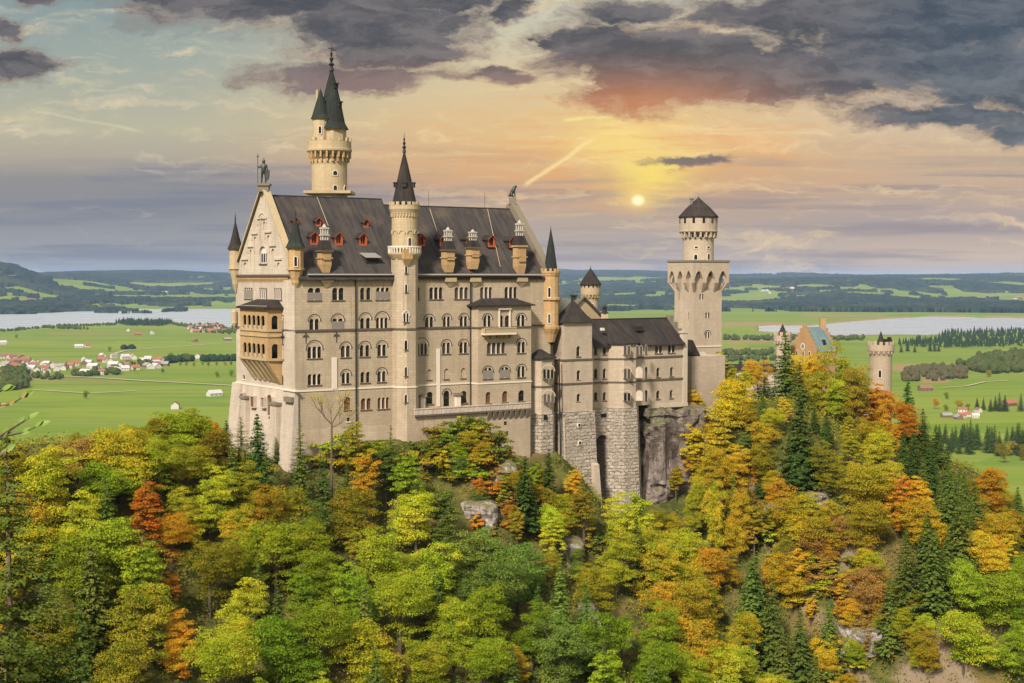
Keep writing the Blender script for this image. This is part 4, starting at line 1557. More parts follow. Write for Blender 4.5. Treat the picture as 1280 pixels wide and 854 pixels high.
# ================================================================ statues on the ridge
def skin_mesh(name, verts, edges, radii, m, parent=None, loc=(0, 0, 0), sub=1):
    me = bpy.data.meshes.new(name)
    me.from_pydata(verts, edges, [])
    o = bpy.data.objects.new(name, me)
    col.objects.link(o)
    o.location = loc
    if parent: o.parent = parent
    md = o.modifiers.new('skin', 'SKIN')
    md.use_smooth_shade = True
    for i, r_ in enumerate(radii):
        me.skin_vertices[0].data[i].radius = (r_, r_)
    me.skin_vertices[0].data[0].use_root = True
    s2 = o.modifiers.new('sub', 'SUBSURF')
    s2.levels = s2.render_levels = sub
    me.materials.append(m)
    return o


kn = thing('knight_statue', 'dark bronze knight with lance and shield standing on the west gable peak', 'statue', KNIGHT)
kv = [(0, 0, 2.2), (0, 0, 2.9), (0, 0, 3.45), (0, 0, 3.75), (0, 0, 4.05), (0, 0, 4.35),
      (-.3, 0, 2.1), (-.38, .05, 1.15), (-.42, 0, .12), (-.44, -.3, .06),
      (.28, 0, 2.1), (.36, 0, 1.15), (.34, 0, .12), (.34, -.3, .06),
      (-.48, 0, 3.4), (-.85, -.15, 2.9), (-1.05, -.2, 3.35),
      (.48, 0, 3.4), (.7, -.1, 2.85), (.75, -.25, 2.35)]
ke = [(0, 1), (1, 2), (2, 3), (3, 4), (4, 5), (0, 6), (6, 7), (7, 8), (8, 9), (0, 10), (10, 11), (11, 12), (12, 13), (2, 14), (14, 15), (15, 16), (2, 17), (17, 18), (18, 19)]
kr = [.38, .42, .40, .16, .24, .15, .27, .2, .14, .1, .27, .2, .14, .1, .2, .15, .11, .2, .15, .11]
body = skin_mesh('body', kv, ke, kr, M['bronze'], kn)
f = MB()
f.lathe(0, 0, [(.0, 4.62), (.2, 4.5), (.29, 4.3), (.3, 4.05), (.24, 3.9)], 10)
f.tube([(0, 0, 4.55), (0, .1, 4.85), (0, .25, 4.8)], [.05, .1, .03], 5)
hl = f.build('helmet', M['bronze'], kn); hl.location = (0, 0, 0)
for v_ in hl.data.vertices: v_.co += Vector(KNIGHT)
f = MB()
f.tube([(-1.12, -.22, .1), (-1.08, -.2, 5.0)], .055, 6)
f.lathe(-1.08, -.2, [(.05, 4.9), (.22, 5.1), (.12, 5.3), (.01, 5.7)], 6)
la = f.build('lance', M['bronze'], kn)
for v_ in la.data.vertices: v_.co += Vector(KNIGHT)
f = MB()
n_ = 10
prof = [(-.5, 2.3), (-.45, 2.5), (0, 2.6), (.45, 2.5), (.5, 2.3), (.45, 1.4), (.2, .75), (0, .5), (-.2, .75), (-.45, 1.4)]
fr_ = [(.75 + a * .8, -.5 + .12 * abs(a), b) for a, b in prof]
bk_ = [(p[0] + .02, p[1] + .14, p[2]) for p in fr_]
f.face(fr_); f.face(bk_[::-1])
for i in range(n_):
    f.face([fr_[i], fr_[(i + 1) % n_], bk_[(i + 1) % n_], bk_[i]])
sh = f.build('shield', M['bronze'], kn)
for v_ in sh.data.vertices: v_.co += Vector(KNIGHT)

ln = thing('lion_statue', 'small dark lion sitting on the east gable peak', 'statue', LION)
lv = [(-.5, 0, .55), (-.25, 0, 1.0), (.15, 0, 1.6), (.35, 0, 2.1), (.6, 0, 2.35), (.95, 0, 2.3),
      (.35, -.25, 1.4), (.45, -.28, .7), (.5, -.28, .1), (.35, .25, 1.4), (.45, .28, .7), (.5, .28, .1),
      (-.1, -.35, .45), (.25, -.38, .12), (-.1, .35, .45), (.25, .38, .12), (-.85, 0, .25), (-1.05, .1, .7)]
le = [(0, 1), (1, 2), (2, 3), (3, 4), (4, 5), (2, 6), (6, 7), (7, 8), (2, 9), (9, 10), (10, 11), (0, 12), (12, 13), (0, 14), (14, 15), (0, 16), (16, 17)]
lr = [.42, .4, .4, .42, .34, .17, .18, .14, .13, .18, .14, .13, .24, .12, .24, .12, .09, .08]
skin_mesh('body', lv, le, lr, M['bronze'], ln)

# ================================================================ main round tower
dN = A.hv(412, 240, PW + 3.5)
cN = A.p(dN[0], PW + 3.5, 0)
NX, NY = cN.x, cN.y
nt = thing('round_tower', 'tallest pale round tower with dark green twin spires behind the palace roof', 'tower', (NX, NY, 150))
Zn = lambda y: zat(y, NY)
k_ = NY / FPX
rN = 22 * k_
f = MB()
f.lathe(NX, NY, [(rN, 150), (rN, Zn(204))], 32)
f.build('wall', M['sandp'], nt)
f = MB()
for a_, r_ in ((0, 1),):
    f.prism([(NX + s_[0] * rN * 1.32, NY + s_[1] * rN * 1.32) for s_ in ((-1, -.9), (1, -.9), (1, 1), (-1, 1))], Zn(243), Zn(239.5))
f.build('base_slab', M['sandp'], nt)
f = MB()
rg = 27.3 * k_
f.lathe(NX, NY, [(rN, Zn(207)), (rN + .1, Zn(204)), (rN + .1, Zn(194)), (rg, Zn(190.5)), (rg + .12, Zn(189.5)), (rg + .12, Zn(187)), (rg, Zn(186.5)), (rg, Zn(177.5)), (rg - .4, Zn(177.5)), (rg - .4, Zn(186))], 32)
f.disc(NX, NY, rg - .3, Zn(186), 32)
ga = f.build('gallery', M['sandp'], nt)
f = MB()
for k in range(22):
    a = 2 * math.pi * (k + .5) / 22
    f.radbox(NX, NY, a, rN - .05, rg - .05, .36, Zn(198), Zn(190.5))
    f.radbox(NX, NY, a, rN - .05, rN + .5, .36, Zn(203), Zn(198))
f.build('corbel', M['sand'], ga)
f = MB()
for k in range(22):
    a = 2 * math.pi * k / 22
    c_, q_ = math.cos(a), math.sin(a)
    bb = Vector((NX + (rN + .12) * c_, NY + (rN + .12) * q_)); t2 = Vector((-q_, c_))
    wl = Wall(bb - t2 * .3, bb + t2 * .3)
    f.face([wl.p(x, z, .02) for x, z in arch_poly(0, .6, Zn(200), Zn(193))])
f.build_each('shadow_niche', M['darktrim'], ga)  # flat dark arches paint the shade between the corbels
f = MB()
f.crenel(NX, NY, rg + .02, Zn(177.6), 14, .82, .72, .4)
f.build('battlement', M['sandp'], ga)
# octagonal top and its spire
f = MB()
ox, oy = NX + 3.2 * k_, NY
r3 = 18.0 * k_
f.lathe(ox, oy, [(r3, Zn(187)), (r3, Zn(163)), (r3 + .25, Zn(161))], 8, rot=.2)
f.disc(ox, oy, r3 + .25, Zn(161), 8, rot=.2)
f.build('upper_drum', M['sandp'], nt)
f = MB()
f.lathe(ox, oy, [(r3 + .5, Zn(162)), (r3 * .92, Zn(154)), (r3 * .62, Zn(127)), (r3 * .30, Zn(102)), (.12, Zn(85))], 16, roofuv=True, rot=.2)
sp_ = f.build('spire', M['copper'], nt)
f = MB()
for da, yy in ((.9, 131), (-.9, 131), (.75, 108)):
    a = math.atan2(-oy, -ox) + da
    rr = r3 * (.66 if yy > 120 else .38)
    f.radbox(ox, oy, a, rr * .4, rr + .35, .9, Zn(yy + 3), Zn(yy - 2))
    f.radbox(ox, oy, a, rr * .4, rr + .55, 1.15, Zn(yy - 2), Zn(yy - 3.5))
f.build_each('spire_dormer', M['copper'], sp_)
finial(nt, ox, oy, Zn(87), (87 - 55) * k_, cross=True)
# slender side turret with a spire of its own
tx_, ty_ = NX - 9.2 * k_, NY - 1.7
f = MB()
r4 = 10 * k_
f.lathe(tx_, ty_, [(.3, Zn(208)), (r4 * .5, Zn(203)), (r4 * .55, Zn(196)), (r4 * .95, Zn(190)), (r4, Zn(186)), (r4, Zn(152)), (r4 * 1.12, Zn(149))], 12)
f.disc(tx_, ty_, r4 * 1.12, Zn(149), 12)
s2 = f.build('side_turret', M['sandp'], nt)
f = MB()
f.lathe(tx_, ty_, [(r4 * 1.25, Zn(150)), (r4 * 1.05, Zn(145)), (r4 * .5, Zn(127)), (.08, Zn(113))], 12, roofuv=True)
f.build('turret_roof', M['copper'], s2)
finial(s2, tx_, ty_, Zn(115), .8)
cdr = math.atan2(-ty_, -tx_)
round_window(s2, tx_, ty_, r4, cdr - .1, Zn(169), Zn(160), .55)
f = MB()
f.tube([(tx_ - .8, ty_ + 1, Zn(150)), (tx_ - .8, ty_ + 1, Zn(113))], .3, 8)
f.build('chimney', M['sandp'], s2)
cdr = math.atan2(-NY, -NX)
round_window(nt, NX, NY, rN, cdr + .32, Zn(220.5), Zn(215), .9)
round_window(nt, NX, NY, rN, cdr + .32, Zn(239), Zn(233), .8)
round_window(nt, NX, NY, rN, cdr + 1.05, Zn(239), Zn(233), .8)

# ================================================================ the bower wing with its bastions
bw = thing('bower_wing', 'lower pale stone wing on tall rusticated bastions with dark roofs', 'castle wing', A.p(78, 4, 140))
VM = 2.0                                 # main wall line
def KX(x, v): return A.hv(x, 480, v)[0]
u2, u3, u4, u5 = KX(742, VM), KX(765, VM), KX(811, VM), KX(857, VM)
u1 = KX(700, VM)
kz = lambda y, x=750, v=VM: A.hv(x, y, v)[1]
zEV = kz(427.5, 800)
zS1, zS2, zB0 = kz(449, 750), kz(478.2, 750), kz(510, 750)
ROCK = 122.0
kwall = Wall(A.p(u1 - 6, VM, 0), A.p(u5, VM, 0))
rowsK = [['free', (742.8, 746.3, 431, 443, 1), (753.8, 757.3, 431, 443, 1), (742.8, 746.3, 461, 473, 1), (753.8, 757.3, 461, 473, 1), (742.8, 746.3, 490.5, 500.5, 1), (753.8, 757.3, 490.5, 500.5, 1)],
         [(819, 827.3, 430, 441.5, 2), (835.3, 843.3, 429.7, 441, 2)],
         [(820.8, 824.3, 459.5, 471, 1), (837.8, 841.3, 459.3, 470.5, 1)],
         [(820.5, 824.3, 488.5, 498.8, 1), (837.3, 840.8, 487.8, 497.5, 1)]]
hk = window_rows(bw, kwall, rowsK)
f = MB()
panel(f, kwall, [(0, zB0), (kwall.L, zB0), (kwall.L, zEV), (0, zEV)], hk)
f.build('wall', M['gray'], bw)
f = MB()
ee = Wall(A.p(u5, VM, 0), A.p(u5, VM + 11, 0))
panel(f, ee, [(0, 140), (11, 140), (11, zEV), (5.5, zEV + 4.5), (0, zEV)])
nn_ = Wall(A.p(u5, VM + 11, 0), A.p(u1, VM + 11, 0))
panel(f, nn_, [(0, 140), (nn_.L, 140), (nn_.L, zEV), (0, zEV)])
f.build('wall', M['gray'], bw)

# K1 low half-round turret
def poly_turret(cx, cy, r, n, rot, zt, levels, name, mt, parent, zbase, batter=.0, cap=True):
    f = MB()
    f.lathe(cx, cy, [(r, zB0 - .02), (r, zt)], n, rot=rot)
    if cap: f.disc(cx, cy, r, zt, n, rot=rot)
    o = f.build(name, M[mt], parent)
    f = MB()
    for z_ in levels:
        f.lathe(cx, cy, [(r - .02, z_ - .17), (r + .14, z_ - .16), (r + .14, z_ + .16), (r - .02, z_ + .17)], n, rot=rot)
    f.build('string_course', M['darktrim'], o)
    f = MB()
    f.lathe(cx, cy, [(r + batter + .3, zbase), (r + .28, zB0 - .05), (r - .05, zB0 + .02)], n, rot=rot)
    f.build('rusticated_base', M['rust'], o)
    return o


def facet_windows(parent, cx, cy, r, n, rot, specs, side=None):
    cdx = math.atan2(-cy, -cx)
    best = max(range(n), key=lambda k: math.cos(rot + (k + .5) * 2 * math.pi / n - cdx - (side or 0)))
    a = rot + (best + .5) * 2 * math.pi / n
    ap = r * math.cos(math.pi / n)
    c_, q_ = math.cos(a), math.sin(a)
    bb = Vector((cx + ap * c_, cy + ap * q_)); t2 = Vector((-q_, c_))
    wl = Wall(bb - t2 * r, bb + t2 * r)
    for (x0, x1, yt, yb, n_, ar, kd) in specs:
        a0, zt0 = wl.hit(x0, yt); a1, zb0 = wl.hit(x1, yb)
        f = MB()
        g_ = .22 if n_ > 1 else 0
        w_ = (a1 - a0 - g_ * (n_ - 1)) / n_
        for i in range(n_):
            b0 = a0 + i * (w_ + g_)
            f.face([wl.p(p_, q2, .03) for p_, q2 in arch_poly(b0, b0 + w_, zb0, zt0)], mi=1 if kd != 'blind' else 3)
            hood(f, wl, b0 - .07, b0 + w_ + .07, zt0 - w_ / 2, zt0 + .07, .07, 0, .08, 0, 8)
            for e_ in (b0 - .07, b0 + w_):
                wl.box(f, e_, e_ + .07, zb0, zt0 - w_ / 2, 0, .08, 0)
        if ar:
            hood(f, wl, a0 - .35, a1 + .35, max(zb0 + .3, wl.hit(x0, ar)[1] - (a1 - a0) / 2 - .3), wl.hit((x0 + x1) / 2, ar)[1], .16, 0, .14, 0)
        wl.box(f, a0 - .15, a1 + .15, zb0 - .16, zb0, 0, .16, 2)
        f.build('window', [M['gray'], M['glass'], M['darktrim'], M['limew']], parent)
    return wl


def cone_roof(parent, cx, cy, r, n, rot, z0, z1, m, over=.5, name='roof', conc=True, apex=None):
    f = MB()
    h = z1 - z0
    ax, ay = apex or (cx, cy)
    prof = [(r + over, z0), (r * .62, z0 + h * .34), (r * .3, z0 + h * .66), (.05, z1)] if conc else [(r + over, z0), (.05, z1)]
    f.lathe(cx, cy, [(r + over, z0 - .25)] + prof, n, rot=rot, roofuv=True)
    f.disc(cx, cy, r + over, z0 - .25, n, rot=rot, up=False)
    return f.build(name, M[m], parent)


vK1 = 0.9
c1 = A.p(KX(679, vK1 - 2), vK1, 0)
r1 = 21.5 * c1.y / FPX
rot1 = R(34.4) - math.pi / 2 + math.pi / 8
z1t = zat(447.5, c1.y - 3)
k1 = poly_turret(c1.x, c1.y, r1, 8, rot1, z1t, [zS2 + .1], 'low_turret', 'gray', bw, ROCK + 12)
facet_windows(k1, c1.x, c1.y, r1, 8, rot1, [(679, 692, 461.5, 473, 3, 455.5, ''), (679.5, 692.5, 492.5, 502.5, 3, 487, '')])
cone_roof(k1, c1.x, c1.y, r1, 8, rot1, z1t, zat(431.5, c1.y), 'roofd', .5)
f = MB()
cdx = math.atan2(-c1.y, -c1.x)
f.radbox(c1.x, c1.y, cdx + .45, r1 - .5, r1 + .28, .7, zat(525, c1.y - 4), zat(519, c1.y - 4))
f.build_each('vent_opening', M['glass'], k1)

# K2 square stair tower: two tiers under a pyramid roof
def quad(u0, u1_, v0, v1): return [tuple(A.p(a, b, 0)[:2]) for a, b in ((u0, v0), (u1_, v0), (u1_, v1), (u0, v1))]
vK2 = -1.6
VB2 = VM + .3
ua, ub = KX(704.5, vK2), KX(739.8, vK2)
wK2 = Wall(A.p(ua, vK2, 0), A.p(ub, vK2, 0))
z2 = lambda y: wK2.hit(722, y)[1]
f = MB()
hs2 = []
k2root = MB()
k2root.prism(quad(ua, ub, vK2 + .6, VB2), zB0, z2(403))
k2 = k2root.build('stair_tower', M['gray'], bw)
hs2 = window_rows(k2, wK2, [['free', (720.8, 724.8, 433, 445.5, 1), (720.8, 724.8, 463, 475, 1), (720.8, 724.8, 492.3, 502, 1), (726, 727, 409, 410, 1)][:4]], single=True)
f = MB()
panel(f, wK2, [(0, z2(450)), (wK2.L, z2(450)), (wK2.L, z2(403)), (0, z2(403))], hs2[:1])
panel(f, wK2, [(-.35, zB0), (wK2.L + .12, zB0), (wK2.L + .12, z2(450)), (-.35, z2(450))], hs2[1:], off=.12)
wa = Wall(A.p(ua, VB2, 0), A.p(ua, vK2, 0)); wb = Wall(A.p(ub, vK2, 0), A.p(ub, VB2, 0))
panel(f, wa, [(0, zB0), (wa.L, zB0), (wa.L, z2(403)), (0, z2(403))])
panel(f, wa, [(0, zB0), (wa.L + .12, zB0), (wa.L + .12, z2(450)), (0, z2(450))], off=.35)
panel(f, wb, [(0, zB0), (wb.L, zB0), (wb.L, z2(403)), (0, z2(403))])
panel(f, wb, [(-.12, zB0), (wb.L, zB0), (wb.L, z2(450)), (-.12, z2(450))], off=.12)
f.build('tower_face', M['gray'], k2)
f = MB()
for z_ in (z2(449.7), z2(479.3)):
    f.prism(quad(ua - .5, ub + .28, vK2 - .28, VM + 2), z_ - .17, z_ + .17)
f.build('string_course', M['darktrim'], k2)
f = MB()

um, vm = (ua + ub) / 2 + .2, (vK2 + VB2) / 2
e_ = .55
B = [(ua - e_, vK2 - e_), (ub + e_, vK2 - e_), (ub + e_, VB2 + e_), (ua - e_, VB2 + e_)]
zt0, zt1 = z2(403), A.hv(719, 375, vm)[1]
ring = []
for t_, h_ in ((1, 0), (.62, .30), (.34, .62), (.02, 1)):
    ring.append([A.p(um + (a - um) * t_, vm + (b - vm) * t_, zt0 + (zt1 - zt0) * h_) for a, b in B])
f.face([p - Vector((0, 0, .02)) for p in ring[0][::-1]])
for P, Q in zip(ring[:-1], ring[1:]):
    for i in range(4):
        f.face([P[i], P[(i + 1) % 4], Q[(i + 1) % 4], Q[i]])
f.build('roof', M['roofd'], k2)
# battered rusticated base of K2
def battered(u0, u1_, v0, zt, zb, bu, bv, name='rusticated_base', parent=bw, m='rust'):
    f = MB()
    T = [A.p(u0, v0, zt), A.p(u1_, v0, zt), A.p(u1_, VM + 4, zt), A.p(u0, VM + 4, zt)]
    B = [A.p(u0 - bu, v0 - bv, zb), A.p(u1_ + bu * .2, v0 - bv, zb), A.p(u1_ + bu * .2, VM + 4, zb), A.p(u0 - bu, VM + 4, zb)]
    f.box8(B + T)
    return f.build(name, M[m], parent)


zcap = zB0
battered(ua - .7, ub + .5, vK2 - .35, zcap, ROCK, .8, 2.2, parent=k2)
f = MB()
f.box8([A.p(ua - 1.9, vK2 - 2.2, ROCK), A.p(ua - .9, vK2 - 2.6, ROCK), A.p(ua - .9, vK2, ROCK), A.p(ua - 1.9, vK2, ROCK),
        A.p(ua - 1.1, vK2 - .3, zcap - 1.2), A.p(ua - .1, vK2 - .55, zcap - 1.2), A.p(ua - .1, vK2, zcap - 1.2), A.p(ua - 1.1, vK2, zcap - 1.2)])
f.build('buttress', M['gray'], k2)
f = MB()
wb_ = Wall(A.p(ua - .7, vK2 - .5, 0), A.p(ub + .5, vK2 - .5, 0))
for (x, y, s_) in ((723, 531.5, .4), (723, 553.5, .42)):
    a_, z_ = wb_.hit(x, y)
    o_ = (zcap - z_) * 2.2 / (zcap - ROCK)
    wb_.box(f, a_ - s_, a_ + s_, z_ - .45, z_ + .45, -.3, o_ + .12, 0)
    wb_.box(f, a_ - s_ * .62, a_ + s_ * .62, z_ - .3, z_ + .3, -.3, o_ + .16, 1)
f.build('vent_opening', [M['trim'], M['glass']], k2)
f = MB()
a_, z_ = wb_.hit(740, 580)
f.box8([A.p(ub - 1.2, vK2 - 4.2, ROCK), A.p(ub + .6, vK2 - 4.2, ROCK), A.p(ub + .6, vK2, ROCK), A.p(ub - 1.2, vK2, ROCK),
        A.p(ub - 1.0, vK2 - 2.0, z_), A.p(ub + .4, vK2 - 2.0, z_), A.p(ub + .4, vK2, z_ + .8), A.p(ub - 1.0, vK2, z_ + .8)])
f.build('buttress', M['gray'], k2)

# recessed arch between the bastions
vArc = VM - .3
wA = Wall(A.p(ub, vArc, 0), A.p(KX(766, vArc), vArc, 0))
aL, zA = wA.hit(743.5, 544.5); aR, _ = wA.hit(761, 544.5)
f = MB()
P = arch_poly(aL, aR, ROCK, zA, 10)
panel(f, wA, [(0, ROCK), (wA.L, ROCK), (wA.L, zB0), (0, zB0)], [P], 4.0)
ar = f.build('rusticated_base', M['rust'], bw)
f = MB()
wA.box(f, aL - .3, aR + .3, ROCK - 1, zA + .5, -4.4, -4.0)
f.build('recess_wall', M['brown'], ar)
f = MB()
hood(f, wA, aL - .5, aR + .5, zA - (aR - aL) / 2, zA + .5, .5, 0, .12, 0, 12)
f.build('arch_ring', M['rust'], ar)
f = MB()
wA.box(f, wA.hit(751, 518)[0], wA.hit(758, 518)[0], wA.hit(754, 522)[1], wA.hit(754, 517)[1], -.1, .05)
f.build_each('vent_opening', M['glass'], ar)

# K4 polygonal bay
vK4 = 3.2
c4 = A.p(KX(788, vK4 - 4), vK4, 0)
r4_ = 24.5 * c4.y / FPX
k4 = poly_turret(c4.x, c4.y, r4_, 8, rot1, zEV, [zS1, zS2], 'polygonal_bay', 'gray', bw, ROCK, 1.3)
facet_windows(k4, c4.x, c4.y, r4_, 8, rot1, [(779.8, 788, 432, 443.5, 2, None, ''), (795.3, 803, 432, 443.5, 2, None, ''), (780, 788, 461, 473, 2, 458.5, ''), (795, 803, 458.5, 472.5, 1, None, 'blind'),
                                        (780, 788, 491, 501, 2, 488, ''), (795, 803, 488, 501, 1, None, 'blind')])
for y0, y1 in ((431.5, 443.5), (459, 473), (488, 501)):
    facet_windows(k4, c4.x, c4.y, r4_, 8, rot1, [(806.3, 808.6, y0, y1, 1, None, '')], side=.75)
# rain pipes
f = MB()
for x, v, y0, y1 in ((764.5, VM, 428, 640),):
    p_ = A.hv(x, y0, v - .4)
    q_ = A.hv(x, y1, v - .4)
    f.tube([A.p(p_[0], v - .4, p_[1]), A.p(p_[0], v - .4, q_[1])], .17, 6)
f.build('rain_pipe', M['iron'], bw)
f = MB()
p_ = A.hv(697.8, 448, vK2 - .4); q_ = A.hv(697.8, 600, vK2 - .4)
f.tube([A.p(p_[0], vK2 - .7, p_[1]), A.p(p_[0], vK2 - 1.3, q_[1])], .15, 6)
f.build('rain_pipe', M['iron'], bw)
# strings, plinth and right pier
for z_ in (zS1, zS2):
    f = MB()
    kwall.box(f, kwall.hit(742, 450)[0], kwall.L + .3, z_ - .17, z_ + .17, -.05, .2)
    f.build('string_course', M['darktrim'], bw)
f = MB()
kwall.box(f, kwall.L - .9, kwall.L + .25, zB0 - .6, zEV + 1.6, -1.0, .32)
kwall.box(f, kwall.L - 1.1, kwall.L + .4, zEV + 1.6, zEV + 2.1, -1.2, .45)
f.build('corner_pier', M['limew'], bw)
f = MB()
kwall.box(f, kwall.hit(812, 511)[0], kwall.L + .4, zB0 - .8, zB0, -1.0, .4)
f.build('plinth', M['limew'], bw)
# roofs
zRK = A.hv(790, 398.5, VM + 5.5)[1]
rk = gable_roof(bw, A, KX(741, VM), u5 - .7, VM, VM + 11, zEV, zRK, M['roofd'])
f = MB()
# eaves roof of the bay, running back into the main roof
n8 = 8
zr0 = zEV
pts = [(c4.x + (r4_ + .5) * math.cos(rot1 + k * math.pi / 4), c4.y + (r4_ + .5) * math.sin(rot1 + k * math.pi / 4)) for k in range(8)]
apx = A.p(A.uv(c4.x, c4.y)[0], VM + 5.2, zRK - .05)
for k in range(8):
    a, b = pts[k], pts[(k + 1) % 8]
    f.face([(*a, zr0 - .02), (*b, zr0 - .02), tuple(apx)], [(0, 0), (4, 0), (2, 8)])
f.face([(*p, zr0 - .25) for p in pts[::-1]])
f.prism(pts, zr0 - .25, zr0 - .02, cap=False)
f.build('bay_roof', M['roofd'], k4)
# stepped gable at the right end
f = MB()
for (v_, z0_, z1_) in ((VM + .0, zEV - .5, zEV + 1.2), (VM + 1.4, zEV, zEV + 2.6), (VM + 2.8, zEV, zEV + 4.0), (VM + 4.3, zEV, zEV + 5.4), (VM + 5.4, zEV, zEV + 4.0), (VM + 6.8, zEV, zEV + 2.6)):
    f.fbox(A, u5 - .75, u5 - .0 + .02 * v_, v_, v_ + 1.6, z0_, z1_)
f.build('stepped_gable', M['grime'], bw)
f = MB()
c = A.p(KX(755.5, VM + 8), VM + 8, 0)
zz = lambda y: zat(y, c.y)
f.prism([(c.x + a * .75, c.y + b * .75) for a, b in ((-1, -1), (1, -1), (1, 1), (-1, 1))], zz(408), zz(392), mi=0)
f.lathe(c.x, c.y, [(1.0, zz(392)), (.5, zz(389)), (.45, zz(385)), (.75, zz(384.5)), (.05, zz(381))], 8, mi=1)
f.build('chimney', [M['sandp'], M['iron']], bw)
f = MB()
p_ = A.hv(752, 412, VM + 1.6)
f.fbox(A, p_[0] - .35, p_[0] + .35, VM + 1.0, VM + 1.7, p_[1] - .2, p_[1] + .35)
f.build('roof_light', M['trim'], bw)
f = MB()
p_ = A.hv(798, 409, VM + 2.5)
f.fbox(A, p_[0] - .9, p_[0] + .9, VM + 1.8, VM + 3.4, p_[1] - .8, p_[1] + .25)
f.build('roof_vent', M['roofd'], bw)

# ================================================================ cross building with a grey green roof
vG = 12.0
uG = A.hv(729, 374, vG)[0]
zGr = A.hv(729, 373.5, vG)[1]
cb = thing('courtyard_house', 'house with grey green roof and tan gable behind the bower wing', 'house', A.p(uG, vG + 8, 145))
hwG = A.hv(758, 401, vG)[0] - uG
zGe = A.hv(758, 401, vG)[1]
gwl = Wall(A.p(uG - hwG, vG, 0), A.p(uG + hwG, vG, 0))
f = MB()
panel(f, gwl, [(0, 145), (2 * hwG, 145), (2 * hwG, zGe), (hwG, zGr), (0, zGe)])
for w_ in (Wall(A.p(uG + hwG, vG, 0), A.p(uG + hwG, vG + 16, 0)), Wall(A.p(uG - hwG, vG + 16, 0), A.p(uG - hwG, vG, 0))):
    panel(f, w_, [(0, 145), (16, 145), (16, zGe), (0, zGe)])
f.build('wall', M['sandp'], cb)
f = MB()
ex_ = 1.25
for sg in (-1, 1):
    k_e = zGe - (zGr - zGe) * (ex_ - 1) if sg > 0 else zGe - (zGr - zGe) * .35
    ue = hwG * (ex_ if sg > 0 else 1.35)
    pts = [A.p(uG + sg * ue, vG - .1, k_e), A.p(uG, vG - .1, zGr + .05), A.p(uG, vG + 16.5, zGr + .05), A.p(uG + sg * ue, vG + 16.5, k_e)]
    f.face(pts, [(0, 0), (0, 8), (16, 8), (16, 0)])
    f.face([p - Vector((0, 0, .25)) for p in pts[::-1]])
f.build('roof', M['roofg'], cb)
f = MB()
for sg in (-1, 1):
    p0, p1 = gwl.p(hwG + sg * hwG * 1.02, zGe - .2, .3), gwl.p(hwG, zGr + .35, .3)
    f.tube([p0, p1], .3, 4)
f.build('gable_coping', M['darktrim'], cb)
f = MB()
c = A.p(uG - .3, vG + 3.0, 0)
f.prism([(c.x + a * .6, c.y + b * .6) for a, b in ((-1, -1), (1, -1), (1, 1), (-1, 1))], zGr - 1, zGr + .5)
f.prism([(c.x + a * .85, c.y + b * .85) for a, b in ((-1, -1), (1, -1), (1, 1), (-1, 1))], zGr + .5, zGr + .9)
f.build('chimney', M['iron'], cb)
# connecting passage between the palace and the bower
f = MB()
up = A.hv(690, 430, 6)[0]
pw_ = Wall(A.p(PL + .3, 6, 0), A.p(u1 + 5, 6, 0))
zp = A.hv(692, 409.5, 6)[1]
a0_, zt0 = pw_.hit(694.5, 419); a1_, zb0 = pw_.hit(699, 429)
hs = make_window(cb, pw_, a0_, a1_, zb0, zt0, 1)
panel(f, pw_, [(0, 145), (pw_.L, 145), (pw_.L, zp), (0, zp)], hs)
pw_.box(f, 0, pw_.L, zp, zp + .5, -.5, .3)
pw_.box(f, 0, pw_.L, zp - 1.2, zp - 1.0, -.1, .15)
f.build('passage', M['gray'], cb)
f = MB()
q0 = A.hv(682, 426, 4.5)
f.lathe(*A.p(q0[0], 4.5, 0)[:2], [(1.6, q0[1] - 1), (1.6, q0[1]), (.05, q0[1] + 2.6)], 8)
f.build('porch_roof', M['roofd'], cb)

# ================================================================ small round tower behind
cxd = 333.0
rtx = (738 - 640) / FPX * cxd
rt_ = thing('small_round_tower', 'slender round tower with dark cone roof behind the bower wing', 'tower', (rtx, cxd, 150))
Zr = lambda y: zat(y, cxd)
k_ = cxd / FPX
f = MB()
f.lathe(rtx, cxd, [(9.6 * k_, 150), (9.6 * k_, Zr(376)), (9.8 * k_, Zr(374)), (12.3 * k_, Zr(368)), (12.3 * k_, Zr(356))], 24)
f.build('wall', M['sandp'], rt_)
f = MB()
for k in range(18):
    a = 2 * math.pi * k / 18
    f.radbox(rtx, cxd, a, 9.4 * k_, 12.2 * k_, .28, Zr(372), Zr(366.5))
f.build('corbel', M['sand'], rt_)
f = MB()
for k in range(14):
    a = 2 * math.pi * k / 14
    f.radbox(rtx, cxd, a, 12.2 * k_, 12.45 * k_, .34, Zr(359.5), Zr(356.2))
    f.radbox(rtx, cxd, a + .2, 11.2 * k_, 12.0 * k_, .3, Zr(370), Zr(367.3))
f.build_each('lookout_opening', M['glass'], rt_)
f = MB()
f.lathe(rtx, cxd, [(13.6 * k_, Zr(356.5)), (13.6 * k_, Zr(355.3)), (7.5 * k_, Zr(345.5)), (.05, Zr(335))], 24, roofuv=True)
f.disc(rtx, cxd, 13.6 * k_, Zr(356.5), 24, up=False)
f.build('roof', M['roofd'], rt_)
finial(rt_, rtx, cxd, Zr(335.5), .9)
round_window(rt_, rtx, cxd, 9.6 * k_, math.atan2(-cxd, -rtx) + .3, Zr(384.5), Zr(379.5), .4)

